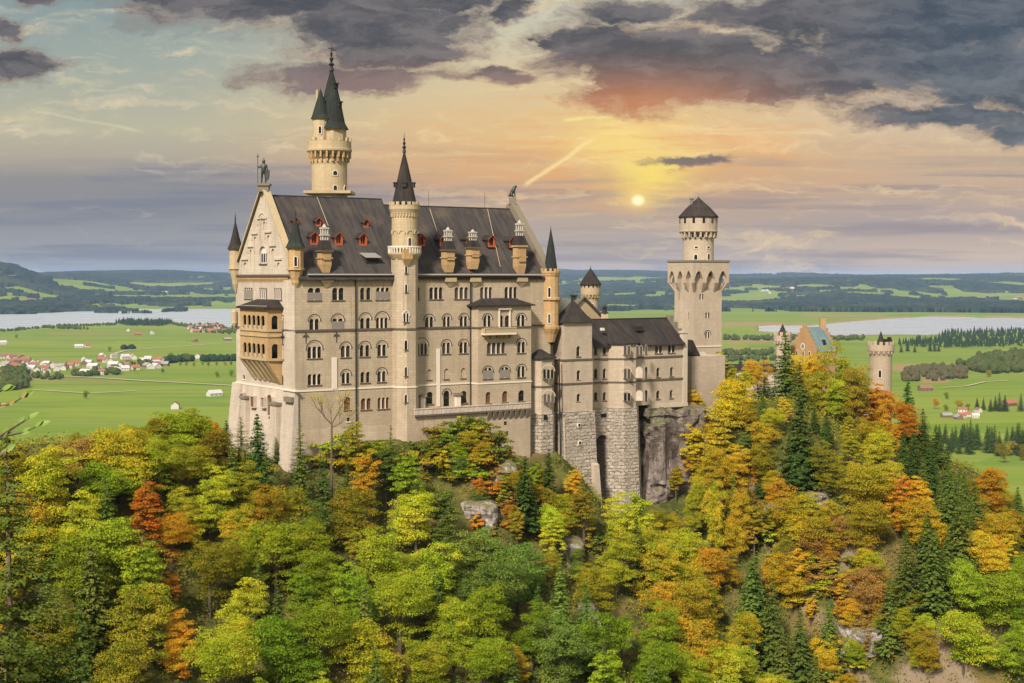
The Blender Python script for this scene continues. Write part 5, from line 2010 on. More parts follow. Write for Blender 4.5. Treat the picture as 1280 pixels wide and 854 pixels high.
# ================================================================ square tower
tz = 358.7
T = Fr((867.3 - 640) / FPX * tz, tz, 28)
TW = 8.35
sq = thing('square_tower', 'tall square tower with flared arcaded top and round turret', 'tower', T.p(TW / 2, TW / 2, 140))
Ts = Wall(T.p(0, 0, 0), T.p(TW, 0, 0)); Tw_ = Wall(T.p(0, TW, 0), T.p(0, 0, 0)); Tn = Wall(T.p(TW, TW, 0), T.p(0, TW, 0)); Te = Wall(T.p(TW, 0, 0), T.p(TW, TW, 0))
zz = lambda y: zat(y, tz)
zf0, zf1, ztp = zz(361), zz(345), zz(327.5)
hs = window_rows(sq, Ts, [['free', (874.5, 879.5, 368, 374.5, 2, {'arched': False, 'sill': False}), (882, 887, 391, 398, 2, {'arched': False, 'sill': False}), (881.8, 887, 415, 423, 2, {'arch': 412.5, 'sill': False})]])
hw_ = window_rows(sq, Tw_, [['free', (848.2, 849.3, 367, 375, 1, {'arched': False, 'sill': False, 'kind': 'slit'}), (860, 861.2, 391, 399, 1, {'arched': False, 'sill': False, 'kind': 'slit'})]])
for wl, h_, nm in ((Ts, hs, 'warm south face'), (Tw_, hw_, None), (Tn, [], None), (Te, [], None)):
    f = MB()
    panel(f, wl, [(0, 132), (TW, 132), (TW, zf1), (0, zf1)], h_)
    f.build('wall', M['gray'] if wl is not Tw_ else M['gray'], sq)
# flared machicolation: arches between corbels on each side
FL = 1.25
for wl in (Ts, Tw_, Tn, Te):
    f = MB()
    n_ = 3
    oW = Wall(wl.p(-FL, 0, FL), wl.p(TW + FL, 0, FL))
    z_sp = zf1 - 1.7
    Lw = oW.L
    st_ = Lw / n_
    hsx = []
    for k in range(n_):
        hsx.append(arch_poly(k * st_ + .55, (k + 1) * st_ - .55, z_sp - .02, zf1 + 1.3, 8, True))
    zb_ = z_sp
    out_l = [(0, zb_), (Lw, zb_), (Lw, ztp), (0, ztp)]
    # outline with open arches at the bottom
    ol = [(0, zb_)]
    for k in range(n_):
        P = hsx[k]
        ol += [(P[0][0], zb_)] + [(q[0], q[1]) for q in reversed(P[2:])] + [(P[1][0], zb_)]
    ol += [(Lw, zb_), (Lw, ztp), (0, ztp)]
    panel(f, oW, ol)
    for k in range(n_):
        P = hsx[k]
        arc = list(reversed(P[2:]))
        arc = [(P[0][0], zb_)] + arc + [(P[1][0], zb_)]
        for a, b in zip(arc[:-1], arc[1:]):
            f.face([oW.p(*a), oW.p(*b), oW.p(b[0], b[1], -FL), oW.p(a[0], a[1], -FL)])
    # tapered corbels
    for k in range(n_ + 1):
        c = k * st_
        a0, a1 = max(0, c - .55), min(Lw, c + .55)
        b0, b1 = max(FL, min(TW + FL, c - .2)), max(FL, min(TW + FL, c + .2))
        if k == 0: b0, b1, a0, a1 = FL, FL + .35, 0, .55
        if k == n_: b0, b1, a0, a1 = TW + FL - .35, TW + FL, Lw - .55, Lw
        z0_ = zf0 - .9
        f.box8([oW.p(b0, z0_, -FL + .03), oW.p(b1, z0_, -FL + .03), oW.p(b1, z0_, -FL), oW.p(b0, z0_, -FL),
                oW.p(a0, zb_, 0), oW.p(a1, zb_, 0), oW.p(a1 if k not in (n_,) else TW + FL, zb_, -FL), oW.p(a0 if k != 0 else FL, zb_, -FL)])
    f.build('machicolation', M['gray'], sq)
f = MB()
f.fbox(T, -FL - .2, TW + FL + .2, -FL - .2, TW + FL + .2, ztp, ztp + .45)
f.build('platform', M['grime'], sq)
f = MB()
Ts.box(f, 0, TW, zz(434.2), zz(432.8), 0, .15)
Tw_.box(f, 0, TW, zz(434.2), zz(432.8), 0, .15)
f.build('string_course', M['trim'], sq)
q = Ts.p(Ts.hit(877.5, 446)[0], 0, 0)
f = MB()
a_, z_ = Ts.hit(877.8, 446)
n_ = 20
ringp = [(a_ + 1.25 * math.cos(2 * math.pi * k / n_), z_ + 1.25 * math.sin(2 * math.pi * k / n_)) for k in range(n_)]
rin = [(a_ + 1.0 * math.cos(2 * math.pi * k / n_), z_ + 1.0 * math.sin(2 * math.pi * k / n_)) for k in range(n_)]
panel(f, Ts, ringp, [rin], .1, 0, 0, off=.14)
f.face([Ts.p(a, b, .05) for a, b in rin], mi=1)
f.build('round_panel', [M['trim'], M['white']], sq)
# round turret on the platform
tcx, tcy = T.p(TW / 2, TW / 2, 0)[:2]
xc_ = proj(tcx, tcy, ztp)[0]
kk = tcy / FPX
tcx += (872.7 - xc_) * kk
Zt2 = lambda y: zat(y, tcy)
f = MB()
ru = 19.4 * kk
f.lathe(tcx, tcy, [(ru, ztp), (ru, Zt2(299)), (ru + .1, Zt2(298)), (ru + .1, Zt2(293)), (23.6 * kk, Zt2(289.5)), (23.6 * kk, Zt2(272))], 28)
tu = f.build('turret', M['gray'], sq)
f = MB()
for k in range(20):
    a = 2 * math.pi * k / 20
    f.radbox(tcx, tcy, a, ru - .1, 23.4 * kk, .42, Zt2(297), Zt2(288.5), z0b=Zt2(299))
f.lathe(tcx, tcy, [(23.6 * kk, Zt2(290.5)), (24.1 * kk, Zt2(290)), (24.1 * kk, Zt2(288.5)), (23.6 * kk, Zt2(288))], 28)
f.build('corbel', M['gray'], tu)
f = MB()
for k in range(20):
    a = 2 * math.pi * (k + .5) / 20
    f.radbox(tcx, tcy, a, ru, ru + .14, .55, Zt2(297), Zt2(291.5))
for k in range(12):
    a = 2 * math.pi * (k + .3) / 12
    f.radbox(tcx, tcy, a, 23.5 * kk, 23.6 * kk + .08, .62, Zt2(279.5), Zt2(272.6))
f.build_each('lookout_opening', M['glass'], tu)
f = MB()
f.lathe(tcx, tcy, [(24.8 * kk, Zt2(272.5)), (25 * kk, Zt2(271)), (14.5 * kk, Zt2(259.5)), (6 * kk, Zt2(252)), (.05, Zt2(246.5))], 28, roofuv=True)
f.disc(tcx, tcy, 24.8 * kk, Zt2(272.5), 28, up=False)
f.build('turret_roof', M['roofd'], tu)
finial(tu, tcx, tcy, Zt2(247.5), .9)
f = MB()
bx_ = tcx - 8.8 * kk
f.tube([(bx_, tcy - .5, Zt2(264)), (bx_, tcy - .5, Zt2(250)), (bx_, tcy - .5, Zt2(248.5))], [.42, .4, .6], 8)
f.build('chimney', M['grime'], tu)
ca = math.atan2(-tcy, -tcx)
for da, y0, y1, w_ in ((-.15, 325, 318.5, .8), (.72, 325, 317.5, .8), (-.12, 311, 308.5, .8), (.7, 311, 308.5, .8)):
    round_window(tu, tcx, tcy, ru, ca + da, Zt2(y0), Zt2(y1), w_, arched=y1 > 312)
# low gabled wall joining tower and bower wing
f = MB()
q0 = A.hv(858, 420, 9)[0]
f.box8([A.p(q0 - 1, 6, 135), A.p(q0 + 9, 6, 135), A.p(q0 + 9, 12, 135), A.p(q0 - 1, 12, 135)] + [A.p(q0 - 1, 6, zz(437)), A.p(q0 + 9, 6, zz(437)), A.p(q0 + 9, 12, zz(437)), A.p(q0 - 1, 12, zz(437))])
f.build('lower_wall', M['gray'], sq)
f = MB()
f.box8([A.p(q0 - 1, 6, zz(437)), A.p(q0 + 1.6, 6, zz(437)), A.p(q0 + 1.6, 12, zz(437)), A.p(q0 - 1, 12, zz(437)),
        A.p(q0 - 1, 6, zz(418)), A.p(q0 - .6, 6, zz(419)), A.p(q0 - .6, 12, zz(419)), A.p(q0 - 1, 12, zz(418))])
f.build('lean_to_roof', M['roofd'], sq)

# ================================================================ gatehouse group
gd = 385.0
G = Fr((1021 - 640) / FPX * gd, gd, 30)
gz_ = lambda y, d=gd: zat(y, d)
# long low wing
wg = thing('connecting_wing', 'long low pale wing with flat dark roof between square tower and gatehouse', 'castle wing', ((940 - 640) / FPX * 372, 372, 145))
Wf = Fr((905 - 640) / FPX * 368, 368, 8)
Lw = Wf.hv(969, 470, 0)[0]
wl = Wall(Wf.p(0, 0, 0), Wf.p(Lw, 0, 0))
f = MB()
hs = []
for k in range(5):
    hs += make_window(wg, wl, 1.6 + k * 2.3, 2.3 + k * 2.3, zat(474, 369), zat(468, 369), 1)
panel(f, wl, [(0, 140), (Lw, 140), (Lw, zat(463, 369)), (0, zat(463, 369))], hs)
f.fbox(Wf, 0, .3, 0, 6, 140, zat(463, 369)); f.fbox(Wf, Lw - .3, Lw, 0, 6, 140, zat(463, 369))
f.build('wall', M['limew'], wg)
f = MB()
f.box8([Wf.p(-.5, -.5, zat(463.5, 369)), Wf.p(Lw + .5, -.5, zat(463.5, 369)), Wf.p(Lw + .5, 6.5, zat(463.5, 369)), Wf.p(-.5, 6.5, zat(463.5, 369)),
        Wf.p(-.2, 2.4, zat(455.5, 371)), Wf.p(Lw + .2, 2.4, zat(455.5, 371)), Wf.p(Lw + .2, 3.6, zat(455.5, 371)), Wf.p(-.2, 3.6, zat(455.5, 371))])
f.build('roof', M['roofd'], wg)

gh = thing('gatehouse', 'ochre gatehouse with stepped gables and blue green roof above the trees', 'gatehouse', G.p(3, 5, 138))
# main body: stepped gable faces west
gL = G.hv(1046, 430, 0)[0]
gw0 = G.hu(989, 430, 0)[0]
gwl = Wall(G.p(0, gw0, 0), G.p(0, 0, 0))
zr_, ze_ = gwl.hit(1004, 409)[1], gwl.hit(1004, 438)[1]
f = MB()
steps = 5
ol = [(0, 138), (gw0, 138), (gw0, ze_)]
hw2 = gw0 / 2
for k in range(steps):
    x_ = gw0 - (k + 0) * hw2 / steps - .0
    z_ = ze_ + (k + 1) * (zr_ - .3 - ze_) / steps
    ol += [(gw0 - k * (hw2 - .6) / steps, z_), (gw0 - (k + 1) * (hw2 - .6) / steps, z_)]
ol += [(hw2 + .6, zr_ + .5), (hw2 - .6, zr_ + .5)]
for k in reversed(range(steps)):
    z_ = ze_ + (k + 1) * (zr_ - .3 - ze_) / steps
    ol += [((k + 1) * (hw2 - .6) / steps, z_), (k * (hw2 - .6) / steps, z_)]
ol2 = []
for p_ in ol:
    if not ol2 or abs(p_[0] - ol2[-1][0]) + abs(p_[1] - ol2[-1][1]) > 1e-4: ol2.append(p_)
ol = ol2
def thick_panel(f, wl, ol, o0, o1):
    panel(f, wl, ol, (), 0, off=o1)
    panel(f, wl, ol, (), 0, off=o0)
    for i in range(len(ol)):
        a, b = ol[i], ol[(i + 1) % len(ol)]
        f.face([wl.p(*a, o0), wl.p(*b, o0), wl.p(*b, o1), wl.p(*a, o1)])
thick_panel(f, gwl, ol, -.6, .1)
f.build('stepped_gable', M['brick'], gh)
f = MB()
ge = Wall(G.p(gL, gw0, 0), G.p(gL, 0, 0))
thick_panel(f, ge, ol, -.1, .5)
g2_ = f.build('stepped_gable', M['brick'], gh)
f = MB()
for v0_, v1_ in ((0, .4), (gw0 - .4, gw0)):
    f.fbox(G, .1, gL - .1, v0_, v1_, 138, ze_)
f.build('wall', M['brick'], gh)
f = MB()
for (ya, yb_) in ((-.3, gw0 / 2), (gw0 + .3, gw0 / 2)):
    zlow = ze_ - .2
    pts = [G.p(.55, ya, zlow), G.p(gL - .5, ya, zlow), G.p(gL - .5, yb_, zr_), G.p(.55, yb_, zr_)]
    Lr = (Vector(pts[2]) - Vector(pts[1])).length
    f.face(pts, [(0, 0), (gL, 0), (gL, Lr), (0, Lr)])
f.build('roof', M['roofb'], gh)
f = MB()
a_, z_ = gwl.hit(1004, 433)
n_ = 16
f.face([gwl.p(a_ + .9 * math.cos(2 * math.pi * k / n_), z_ + .9 * math.sin(2 * math.pi * k / n_), .16) for k in range(n_)])
f.face([gwl.p(a_ + .6 * math.cos(2 * math.pi * k / n_), z_ + .6 * math.sin(2 * math.pi * k / n_), .18) for k in range(n_)], mi=1)
f.build('clock_face', [M['trim'], M['screen']], gh)
for k in range(3):
    for zz_ in (442, 452):
        a_ = gw0 * (.25 + .25 * k); z_ = gwl.hit(1004, zz_)[1]
        f = MB()
        gwl.box(f, a_ - .4, a_ + .4, z_ - .7, z_ + .7, .1, .17, 0)
        gwl.box(f, a_ - .28, a_ + .28, z_ - .58, z_ + .58, .1, .19, 1)
        f.build('window', [M['trim'], M['glass']], gh)
f = MB()
c = G.p(gL * .92, gw0 * .5, 0)
f.prism([(c.x + a * .7, c.y + b * .7) for a, b in ((-1, -1), (1, -1), (1, 1), (-1, 1))], zr_ - 1, zr_ + 2.2)
f.build('chimney', M['brick'], gh)
for (u_, v_) in ((gL * .55, 1.6),):
    f = MB()
    z_ = ze_ + 1.4
    f.box8([G.p(u_ - .8, v_ - .6, z_ - 1), G.p(u_ + .8, v_ - .6, z_ - 1), G.p(u_ + .8, v_ + 2, z_ - 1), G.p(u_ - .8, v_ + 2, z_ - 1),
            G.p(u_ - .1, v_ - .6, z_ + 1.5), G.p(u_ + .1, v_ - .6, z_ + 1.5), G.p(u_ + .1, v_ + 2, z_ + 1.5), G.p(u_ - .1, v_ + 2, z_ + 1.5)])
    f.build('dormer', M['iron'], gh)
# round stair tower on its left
def round_tower(root, x, dep, rs, ys, m, mr, yroof=None, cren=None, rroof=None, win=(), n=24):
    X = (x - 640) / FPX * dep
    k_ = dep / FPX
    Z = lambda y: zat(y, dep)
    f = MB()
    f.lathe(X, dep, [(r_ * k_, Z(y_) if y_ < 900 else 138) for r_, y_ in zip(rs, ys)], n)
    f.disc(X, dep, rs[-1] * k_ - .02, Z(ys[-1]) - (.02 if not cren else .5), n)
    f.build('wall', M[m], root)
    f = MB()
    for k in range(16):
        a = 2 * math.pi * k / 16
        f.radbox(X, dep, a, rs[0] * k_ - .05, max(rs) * k_ - .05, .34, Z(ys[-1] + (ys[1] - ys[-1]) * .75), Z(ys[-1] + (ys[1] - ys[-1]) * .5))
    f.build('corbel', M[m], root)
    if cren:
        f = MB()
        f.crenel(X, dep, max(rs) * k_, Z(ys[-1]) - .05, cren, max(rs) * k_ * 2 * math.pi / cren * .55, .9, .4)
        f.build('battlement', M[m], root)
    if yroof:
        f = MB()
        f.lathe(X, dep, [(rroof * k_, Z(yroof[0])), (rroof * k_ * .5, Z(yroof[0] + (yroof[1] - yroof[0]) * .45)), (.05, Z(yroof[1]))], 16, roofuv=True)
        f.disc(X, dep, rroof * k_, Z(yroof[0]) - .01, 16, up=False)
        f.build('roof', M[mr], root)
    for (da, y0, y1, w_) in win:
        round_window(root, X, dep, rs[0] * k_, math.atan2(-dep, -X) + da, Z(y0), Z(y1), w_)


gt = thing('gatehouse_turret', 'round turret with dark pointed roof beside the stepped gable', 'tower', ((978.5 - 640) / FPX * 388, 388, 138))
round_tower(gt, 978.5, 388, [7.8, 7.8, 8.2, 11.2, 11.2], [999, 433, 431, 426, 419], 'gray', 'roofd', (420, 405), 10, 7.6, win=((.1, 441, 436, .4),))
g3 = thing('gate_round_tower', 'battlemented round stone tower right of the gatehouse among orange trees', 'tower', ((1101.5 - 640) / FPX * 378, 378, 138))
round_tower(g3, 1101.5, 378, [13.8, 13.8, 14.2, 16.6, 16.6], [999, 446, 443, 438, 431], 'lime', 'roofd', (431, 414), 14, 6.5, win=((-.05, 471, 462, .7), (-.1, 501, 493, .7)))
f = MB()
X = (1110 - 640) / FPX * 378
f.fbox(Fr(X, 378, 30), -.9, .9, -.7, .7, zat(433, 378), zat(424, 378))
f.fbox(Fr(X, 378, 30), .3, .8, -.5, .5, zat(424, 378), zat(421.5, 378))
f.build('chimney', M['iron'], g3)
# lower gate building half hidden by trees
lb = thing('gate_lodge', 'pale lodge wall with narrow windows half hidden below the gate tower', 'building', ((1082 - 640) / FPX * 372, 374, 137))
Lf = Fr((1053 - 640) / FPX * 370, 370, 12)
LL = Lf.hv(1112, 520, 0)[0]
wl = Wall(Lf.p(0, 0, 0), Lf.p(LL, 0, 0))
hs = window_rows(lb, wl, [['free', (1060.5, 1064, 521, 534, 1, {'kind': 'brown'}), (1073.5, 1077, 536, 548, 1, {'arched': False}), (1078.5, 1081, 537, 548, 1, {'arched': False}), (1092, 1096, 520, 532, 1, {'kind': 'brown'})]])
f = MB()
zt0 = wl.hit(1080, 506)[1]
panel(f, wl, [(0, 132), (LL, 132), (LL, zt0), (0, zt0)], hs)
f.fbox(Lf, 0, .3, .1, 7, 132, zt0); f.fbox(Lf, LL - .3, LL, .1, 7, 132, zt0)
f.build('wall', M['limew'], lb)
f = MB()
f.box8([Lf.p(-.4, -.4, zt0), Lf.p(LL + .4, -.4, zt0), Lf.p(LL + .4, 7.4, zt0), Lf.p(-.4, 7.4, zt0), Lf.p(1, 3, zt0 + 2.4), Lf.p(LL - 1, 3, zt0 + 2.4), Lf.p(LL - 1, 4, zt0 + 2.4), Lf.p(1, 4, zt0 + 2.4)])
f.build('roof', M['roofd'], lb)

# ================================================================ land
HAZE = 2.3e-5
def _hash(ix, iy, seed):
    n = (ix.astype(np.int64) * 374761393 + iy.astype(np.int64) * 668265263 + seed * 982451653) & 0x7fffffff
    n = ((n ^ (n >> 13)) * 1274126177) & 0x7fffffff
    n = (n ^ (n >> 16)) & 0xffffff
    return n / float(0xffffff)


def vnoise(x, y, seed=0):
    ix, iy = np.floor(x), np.floor(y)
    fx, fy = x - ix, y - iy
    fx = fx * fx * (3 - 2 * fx); fy = fy * fy * (3 - 2 * fy)
    a = _hash(ix, iy, seed); b = _hash(ix + 1, iy, seed); c = _hash(ix, iy + 1, seed); d = _hash(ix + 1, iy + 1, seed)
    return (a * (1 - fx) + b * fx) * (1 - fy) + (c * (1 - fx) + d * fx) * fy


def fbm(x, y, seed=0, o=5, g=.5):
    s = 0; a = 1; t = 0
    for i in range(o):
        s = s + a * vnoise(x * 2 ** i + 17.3 * i, y * 2 ** i - 9.1 * i, seed + i); t += a; a *= g
    return s / t


def sstep(x, a, b):
    t = np.clip((x - a) / (b - a), 0, 1)
    return t * t * (3 - 2 * t)


def lay(X, Y):
    """where a flat valley point lies, as azimuth / depression coordinates"""
    Y = np.maximum(Y, 1)
    return 640 + FPX * X / Y, 347 + FPX * 173 / Y


def lake_mask(X, Y):
    px, py = lay(X, Y)
    wob = (fbm(px / 30, py / 6, 5, 4) - .5) * 5
    t1 = np.interp(px, [-900, 0, 70, 140, 295, 430], [401, 391.5, 388.5, 383.5, 379.5, 378])
    b1 = np.interp(px, [-900, 0, 60, 130, 215, 295, 430], [430, 413.5, 408, 403.5, 404.5, 409, 411])
    l1 = np.minimum(py + wob * .5 - t1, b1 - py + wob * .4) 
    l1 = np.where(px < 470, l1, -5)
    t2 = np.interp(px, [880, 905, 960, 1010, 1050, 1100, 1160, 1280, 1900], [409, 408.5, 405, 405.5, 402, 398, 394, 396.5, 401])
    b2 = np.interp(px, [880, 905, 960, 1040, 1160, 1280, 1900], [409, 411, 415.5, 418.5, 418, 414, 414])
    l2 = np.minimum(py + wob * .5 - t2, b2 - py + wob * .4)
    l2 = np.where((px > 880), np.minimum(l2, (px - 948) / 12), -5)
    return np.clip(np.maximum(l1, l2) / 1.2 + .0, -1, 1)


ca_, sa_ = A.c, A.s
EU = [-90, -60, -12, 0, 8, 14, 26, 33, 38, 43, 50, 57, 62, 67, 72, 80, 88, 96, 101, 108, 125, 138, 150, 170, 190]
EZ = [143, 147, 145, 144, 147, 149.5, 149, 150.5, 149.5, 146.5, 145, 145, 141, 134, 130.5, 131, 131.5, 134, 142, 151, 150, 145, 140, 137, 131]


def height(X, Y):
    X = np.asarray(X, float); Y = np.asarray(Y, float)
    a, b = X - A.o[0], Y - A.o[1]
    u = a * ca_ + b * sa_
    v = -a * sa_ + b * ca_
    E_ = np.interp(u, EU, EZ)
    top = np.where(v > 0, E_ + (np.maximum(E_, 146) - E_) * sstep(v, 1, 7), E_)
    top = np.where(u > 125, E_, top)
    # distance outside of the ridge
    du = np.maximum(np.maximum(-62 - u, u - 188), 0)
    du_w = np.maximum(-3 - u, 0)
    dvf = np.maximum(-2.0 - v, 0)
    dvb = np.maximum(v - 34, 0)
    d = np.sqrt(du ** 2 + dvf ** 2 + dvb ** 2)
    sl = .80
    g = 141 * (1 - np.exp(-d * sl / 141))
    n = (fbm(X / 38, Y / 38, 3, 4) - .5) * 13 * sstep(d, 2, 30) + (fbm(X / 11, Y / 11, 9, 3) - .5) * 4.0 * sstep(d, 0, 10)
    fade = 1 - sstep(d, 260, 420)
    z = top - g + n * fade
    z = np.maximum(z, 8 + (fbm(X / 300, Y / 300, 21, 3) - .5) * 5)
    # knoll in front of the terrace and spurs of the slope
    bump_ = lambda uc, vc, ru, rv, h: h * np.exp(-((u - uc) / ru) ** 2 - ((v - vc) / rv) ** 2)
    z = z + bump_(33, -10, 6, 6.5, 5.0) + bump_(26, -9, 7, 6, 2.0) + bump_(-42, -6, 26, 20, 7) + bump_(128, -40, 28, 26, 6) + bump_(70, -14, 5, 9, -4) + bump_(112, -20, 14, 16, 3.5)
    # banks beside the viewpoint
    z = np.maximum(z, 60 + 0 * z) * (1 - sstep(Y, 150, 215)) * (Y < 215) + z * np.where(Y < 215, sstep(Y, 150, 215), 1)
    bank = 178 * np.exp(-(((X + 34) / 30) ** 2 + ((Y - 40) / 48) ** 2) ** 2) * (X < 60)
    z = np.maximum(z, bank)
    # valley floor and far country
    R_ = np.sqrt(X * X + Y * Y)
    px = 640 + FPX * X / np.maximum(Y, 1)
    far = sstep(R_, 7400, 19000)
    hills = 172 * far ** 1.05
    rol = (fbm(X / 2600, Y / 4200, 41, 5, .5) - .5) * 2
    z = z + hills + rol * (92 * sstep(R_, 7600, 11000)) * (1 - .45 * sstep(R_, 16000, 30000))
    bl = lambda pxc, Rc, rp, rR, h: h * np.exp(-((px - pxc) / rp) ** 2 - ((R_ - Rc) / rR) ** 2)
    z = z + bl(0, 11500, 60, 1600, 200) + bl(95, 13500, 60, 2000, 95) + bl(250, 15500, 120, 3000, 45) + bl(190, 23000, 110, 4000, 70)
    z = z + bl(680, 25000, 70, 4000, 150) + bl(780, 21000, 80, 3500, 80) + bl(800, 13500, 110, 2200, 35) + bl(1120, 16000, 260, 3500, 26)
    z = z + (fbm(X / 5000, Y / 9000, 77, 4) - .5) * 240 * sstep(R_, 26000, 42000) + 30 * sstep(R_, 30000, 52000)
    lm = lake_mask(X, Y)
    z = z - sstep(lm, -.25, .35) * 14 * (R_ < 9500)
    return z


def ground(x, y):
    return float(height(np.array([x]), np.array([y]))[0])


def march(px, py, k0=150.0, k1=700.0, step=1.5):
    d = ray(px, py)
    k = np.arange(k0, k1, step)
    X, Y, Z = d.x * k, d.y * k, CZ + d.z * k
    h = height(X, Y)
    i = np.argmax(h > Z)
    if not (h > Z).any(): return None
    return X[i], Y[i], float(h[i]), k[i]


def wood_mask(X, Y):
    R_ = np.sqrt(X * X + Y * Y)
    n = fbm(X / 520, Y / 900, 61, 5, .58)
    n2 = fbm(X / 2400, Y / 2600, 63, 3)
    thr = .472 - (n2 - .5) * .5 - .05 * sstep(R_, 12000, 20000)
    m = (n - thr) * 18
    hd = fbm(X / 900, Y / 1500, 67, 3)
    hd2 = fbm(X / 700, Y / 1100, 69, 3)
    brk = fbm(X / 160, Y / 240, 71, 2)
    hedge = np.maximum(.014 - np.abs(hd - .5), .012 - np.abs(hd2 - .47)) * 60 * (brk > .42)
    m = np.maximum(m, np.where(R_ < 15000, hedge, -1))
    return np.where(R_ > 7500, m, -1)


# polar sheet
angs = np.concatenate([np.linspace(-180, -24, 52)[:-1], np.linspace(-24, 24, 520), np.linspace(24, 180, 52)[1:]])
rad = np.concatenate([np.geomspace(6, 200, 46)[:-1], np.geomspace(200, 470, 150)[:-1], np.geomspace(470, 4500, 170)[:-1], np.geomspace(4500, 30000, 330)[:-1], np.geomspace(30000, 90000, 40)])


def polar_mesh(name, angs, rad, zf, keep=None, close=False):
    AA, RR = np.meshgrid(np.radians(angs), rad)
    X, Y = RR * np.sin(AA), RR * np.cos(AA)
    Z = zf(X, Y)
    nr, na = X.shape
    idx = np.arange(nr * na).reshape(nr, na)
    q = np.stack([idx[:-1, :-1], idx[:-1, 1:], idx[1:, 1:], idx[1:, :-1]], -1).reshape(-1, 4)
    if keep is not None:
        K = keep(X, Y).reshape(-1)
        q = q[(K[q] > 0).any(1)]
    # ccw from above: inner-left, inner-right ... flip
    q = q[:, ::-1]
    me = bpy.data.meshes.new(name)
    co = np.stack([X, Y, Z], -1).reshape(-1, 3)
    if keep is not None:
        used = np.unique(q)
        mp = np.full(len(co), -1); mp[used] = np.arange(len(used))
        co = co[used]; q = mp[q]
    me.vertices.add(len(co)); me.vertices.foreach_set('co', co.ravel())
    me.loops.add(q.size); me.loops.foreach_set('vertex_index', q.ravel().astype(np.int32))
    me.polygons.add(len(q)); me.polygons.foreach_set('loop_start', np.arange(0, q.size, 4, dtype=np.int32))
    me.polygons.foreach_set('loop_total', np.full(len(q), 4, dtype=np.int32))
    me.polygons.foreach_set('use_smooth', np.ones(len(q), dtype=bool))
    me.update(); me.validate()
    o = bpy.data.objects.new(name, me)
    col.objects.link(o)
    return o, co


land, co = polar_mesh('ground', angs, rad, height)
tag(land, kind='structure')
# masks for the ground material: r = woods, g = bare soil / dry meadow, b = hill (castle hill forest floor)
X, Y = co[:, 0], co[:, 1]
Rv = np.hypot(X, Y)
px, py = lay(X, Y)
wm = np.clip(wood_mask(X, Y), 0, 1)
soil = np.zeros(len(co))
for (x0, x1, y0, y1, s_) in ((900, 985, 404, 408, .9), (1000, 1110, 393.5, 396, .7), (905, 955, 435, 438, .5), (1115, 1200, 456, 464, .8), (1150, 1190, 474, 479, .9), (905, 1000, 424, 430, .6), (60, 180, 416, 419, .4), (20, 160, 473, 479, .3)):
    soil = np.maximum(soil, s_ * sstep(px, x0 - 4, x0 + 8) * (1 - sstep(px, x1 - 8, x1 + 4)) * sstep(py, y0 - 1, y0 + 1) * (1 - sstep(py, y1 - 1, y1 + 1)))
soil = np.maximum(soil, .6 * sstep(lake_mask(X, Y), -.9, -.6) * (Rv > 4000) * (px > 500) * (fbm(px / 25, py / 5, 88, 3) > .45))
hill = 1 - sstep(Rv, 520, 640)
ca = land.data.color_attributes.new('masks', 'FLOAT_COLOR', 'POINT')
ca.data.foreach_set('color', np.stack([wm, soil, hill, np.ones(len(co))], -1).ravel())

m, t, b = mat('meadow_and_forest_floor', (.1, .16, .03), 1.0, .05)
at = t.n.new('ShaderNodeAttribute'); at.attribute_name = 'masks'
sm = t.n.new('ShaderNodeSeparateColor'); t.l.new(at.outputs['Color'], sm.inputs[0])
P = gpos(t)
vo = t.n.new('ShaderNodeTexVoronoi')
t.l.new(scalev(t, t.mix(.0, P, P), .0016, .0030, 0), vo.inputs['Vector']); vo.inputs['Scale'].default_value = 1
sv = t.n.new('ShaderNodeSeparateColor'); t.l.new(vo.outputs['Color'], sv.inputs[0])
vo2 = t.n.new('ShaderNodeTexVoronoi')
t.l.new(scalev(t, P, .0045, .0085, 0), vo2.inputs['Vector']); vo2.inputs['Scale'].default_value = 1
sv2 = t.n.new('ShaderNodeSeparateColor'); t.l.new(vo2.outputs['Color'], sv2.inputs[0])
n1 = t.noise(scalev(t, P, .004, .010, .0), 1, 6, .6)
n2 = t.noise(scalev(t, P, .03, .05, .0), 1, 5, .65)
c = t.mix(sv.outputs[0], (.10, .165, .012, 1), (.165, .215, .022, 1))
c = t.mix(t.m('MULTIPLY', sv2.outputs[1], .55), c, (.175, .205, .042, 1))
c = t.mix(t.smooth(sv2.outputs[0], .8, .9, 0, .5), c, (.085, .15, .022, 1))
c = t.mix(t.smooth(n1, .40, .75, 0, .5), c, (.17, .20, .035, 1))
c = t.mix(t.smooth(n2, .45, .8, 0, .35), c, (.07, .13, .015, 1))
n5 = t.noise(scalev(t, P, .0012, .022, .0), 1, 4, .7)
c = t.mix(t.smooth(n5, .48, .62, 0, .5), c, (.185, .215, .035, 1))
c = t.mix(t.smooth(n5, .44, .36, 0, .4), c, (.06, .115, .014, 1))
c = t.mix(sm.outputs[1], c, t.mix(n2, (.22, .12, .065, 1), (.30, .19, .10, 1)))
c = t.mix(sm.outputs[0], c, (.012, .026, .018, 1))
h1 = t.noise(P, .35, 6, .7); h2 = t.noise(P, .09, 4, .6)
nrm = t.n.new('ShaderNodeNewGeometry'); sn = t.n.new('ShaderNodeSeparateXYZ'); t.l.new(nrm.outputs['Normal'], sn.inputs[0])
hc = t.mix(t.smooth(h1, .35, .65), (.04, .05, .012, 1), (.115, .105, .028, 1))
hc = t.mix(t.smooth(h2, .5, .68, 0, .8), hc, (.17, .105, .045, 1))
hc = t.mix(t.m('MULTIPLY', t.smooth(sn.outputs[2], .60, .48, 0, 1), t.smooth(h2, .46, .60)), hc, t.mix(h1, (.14, .10, .06, 1), (.25, .19, .13, 1)))
c = t.mix(sm.outputs[2], c, hc)
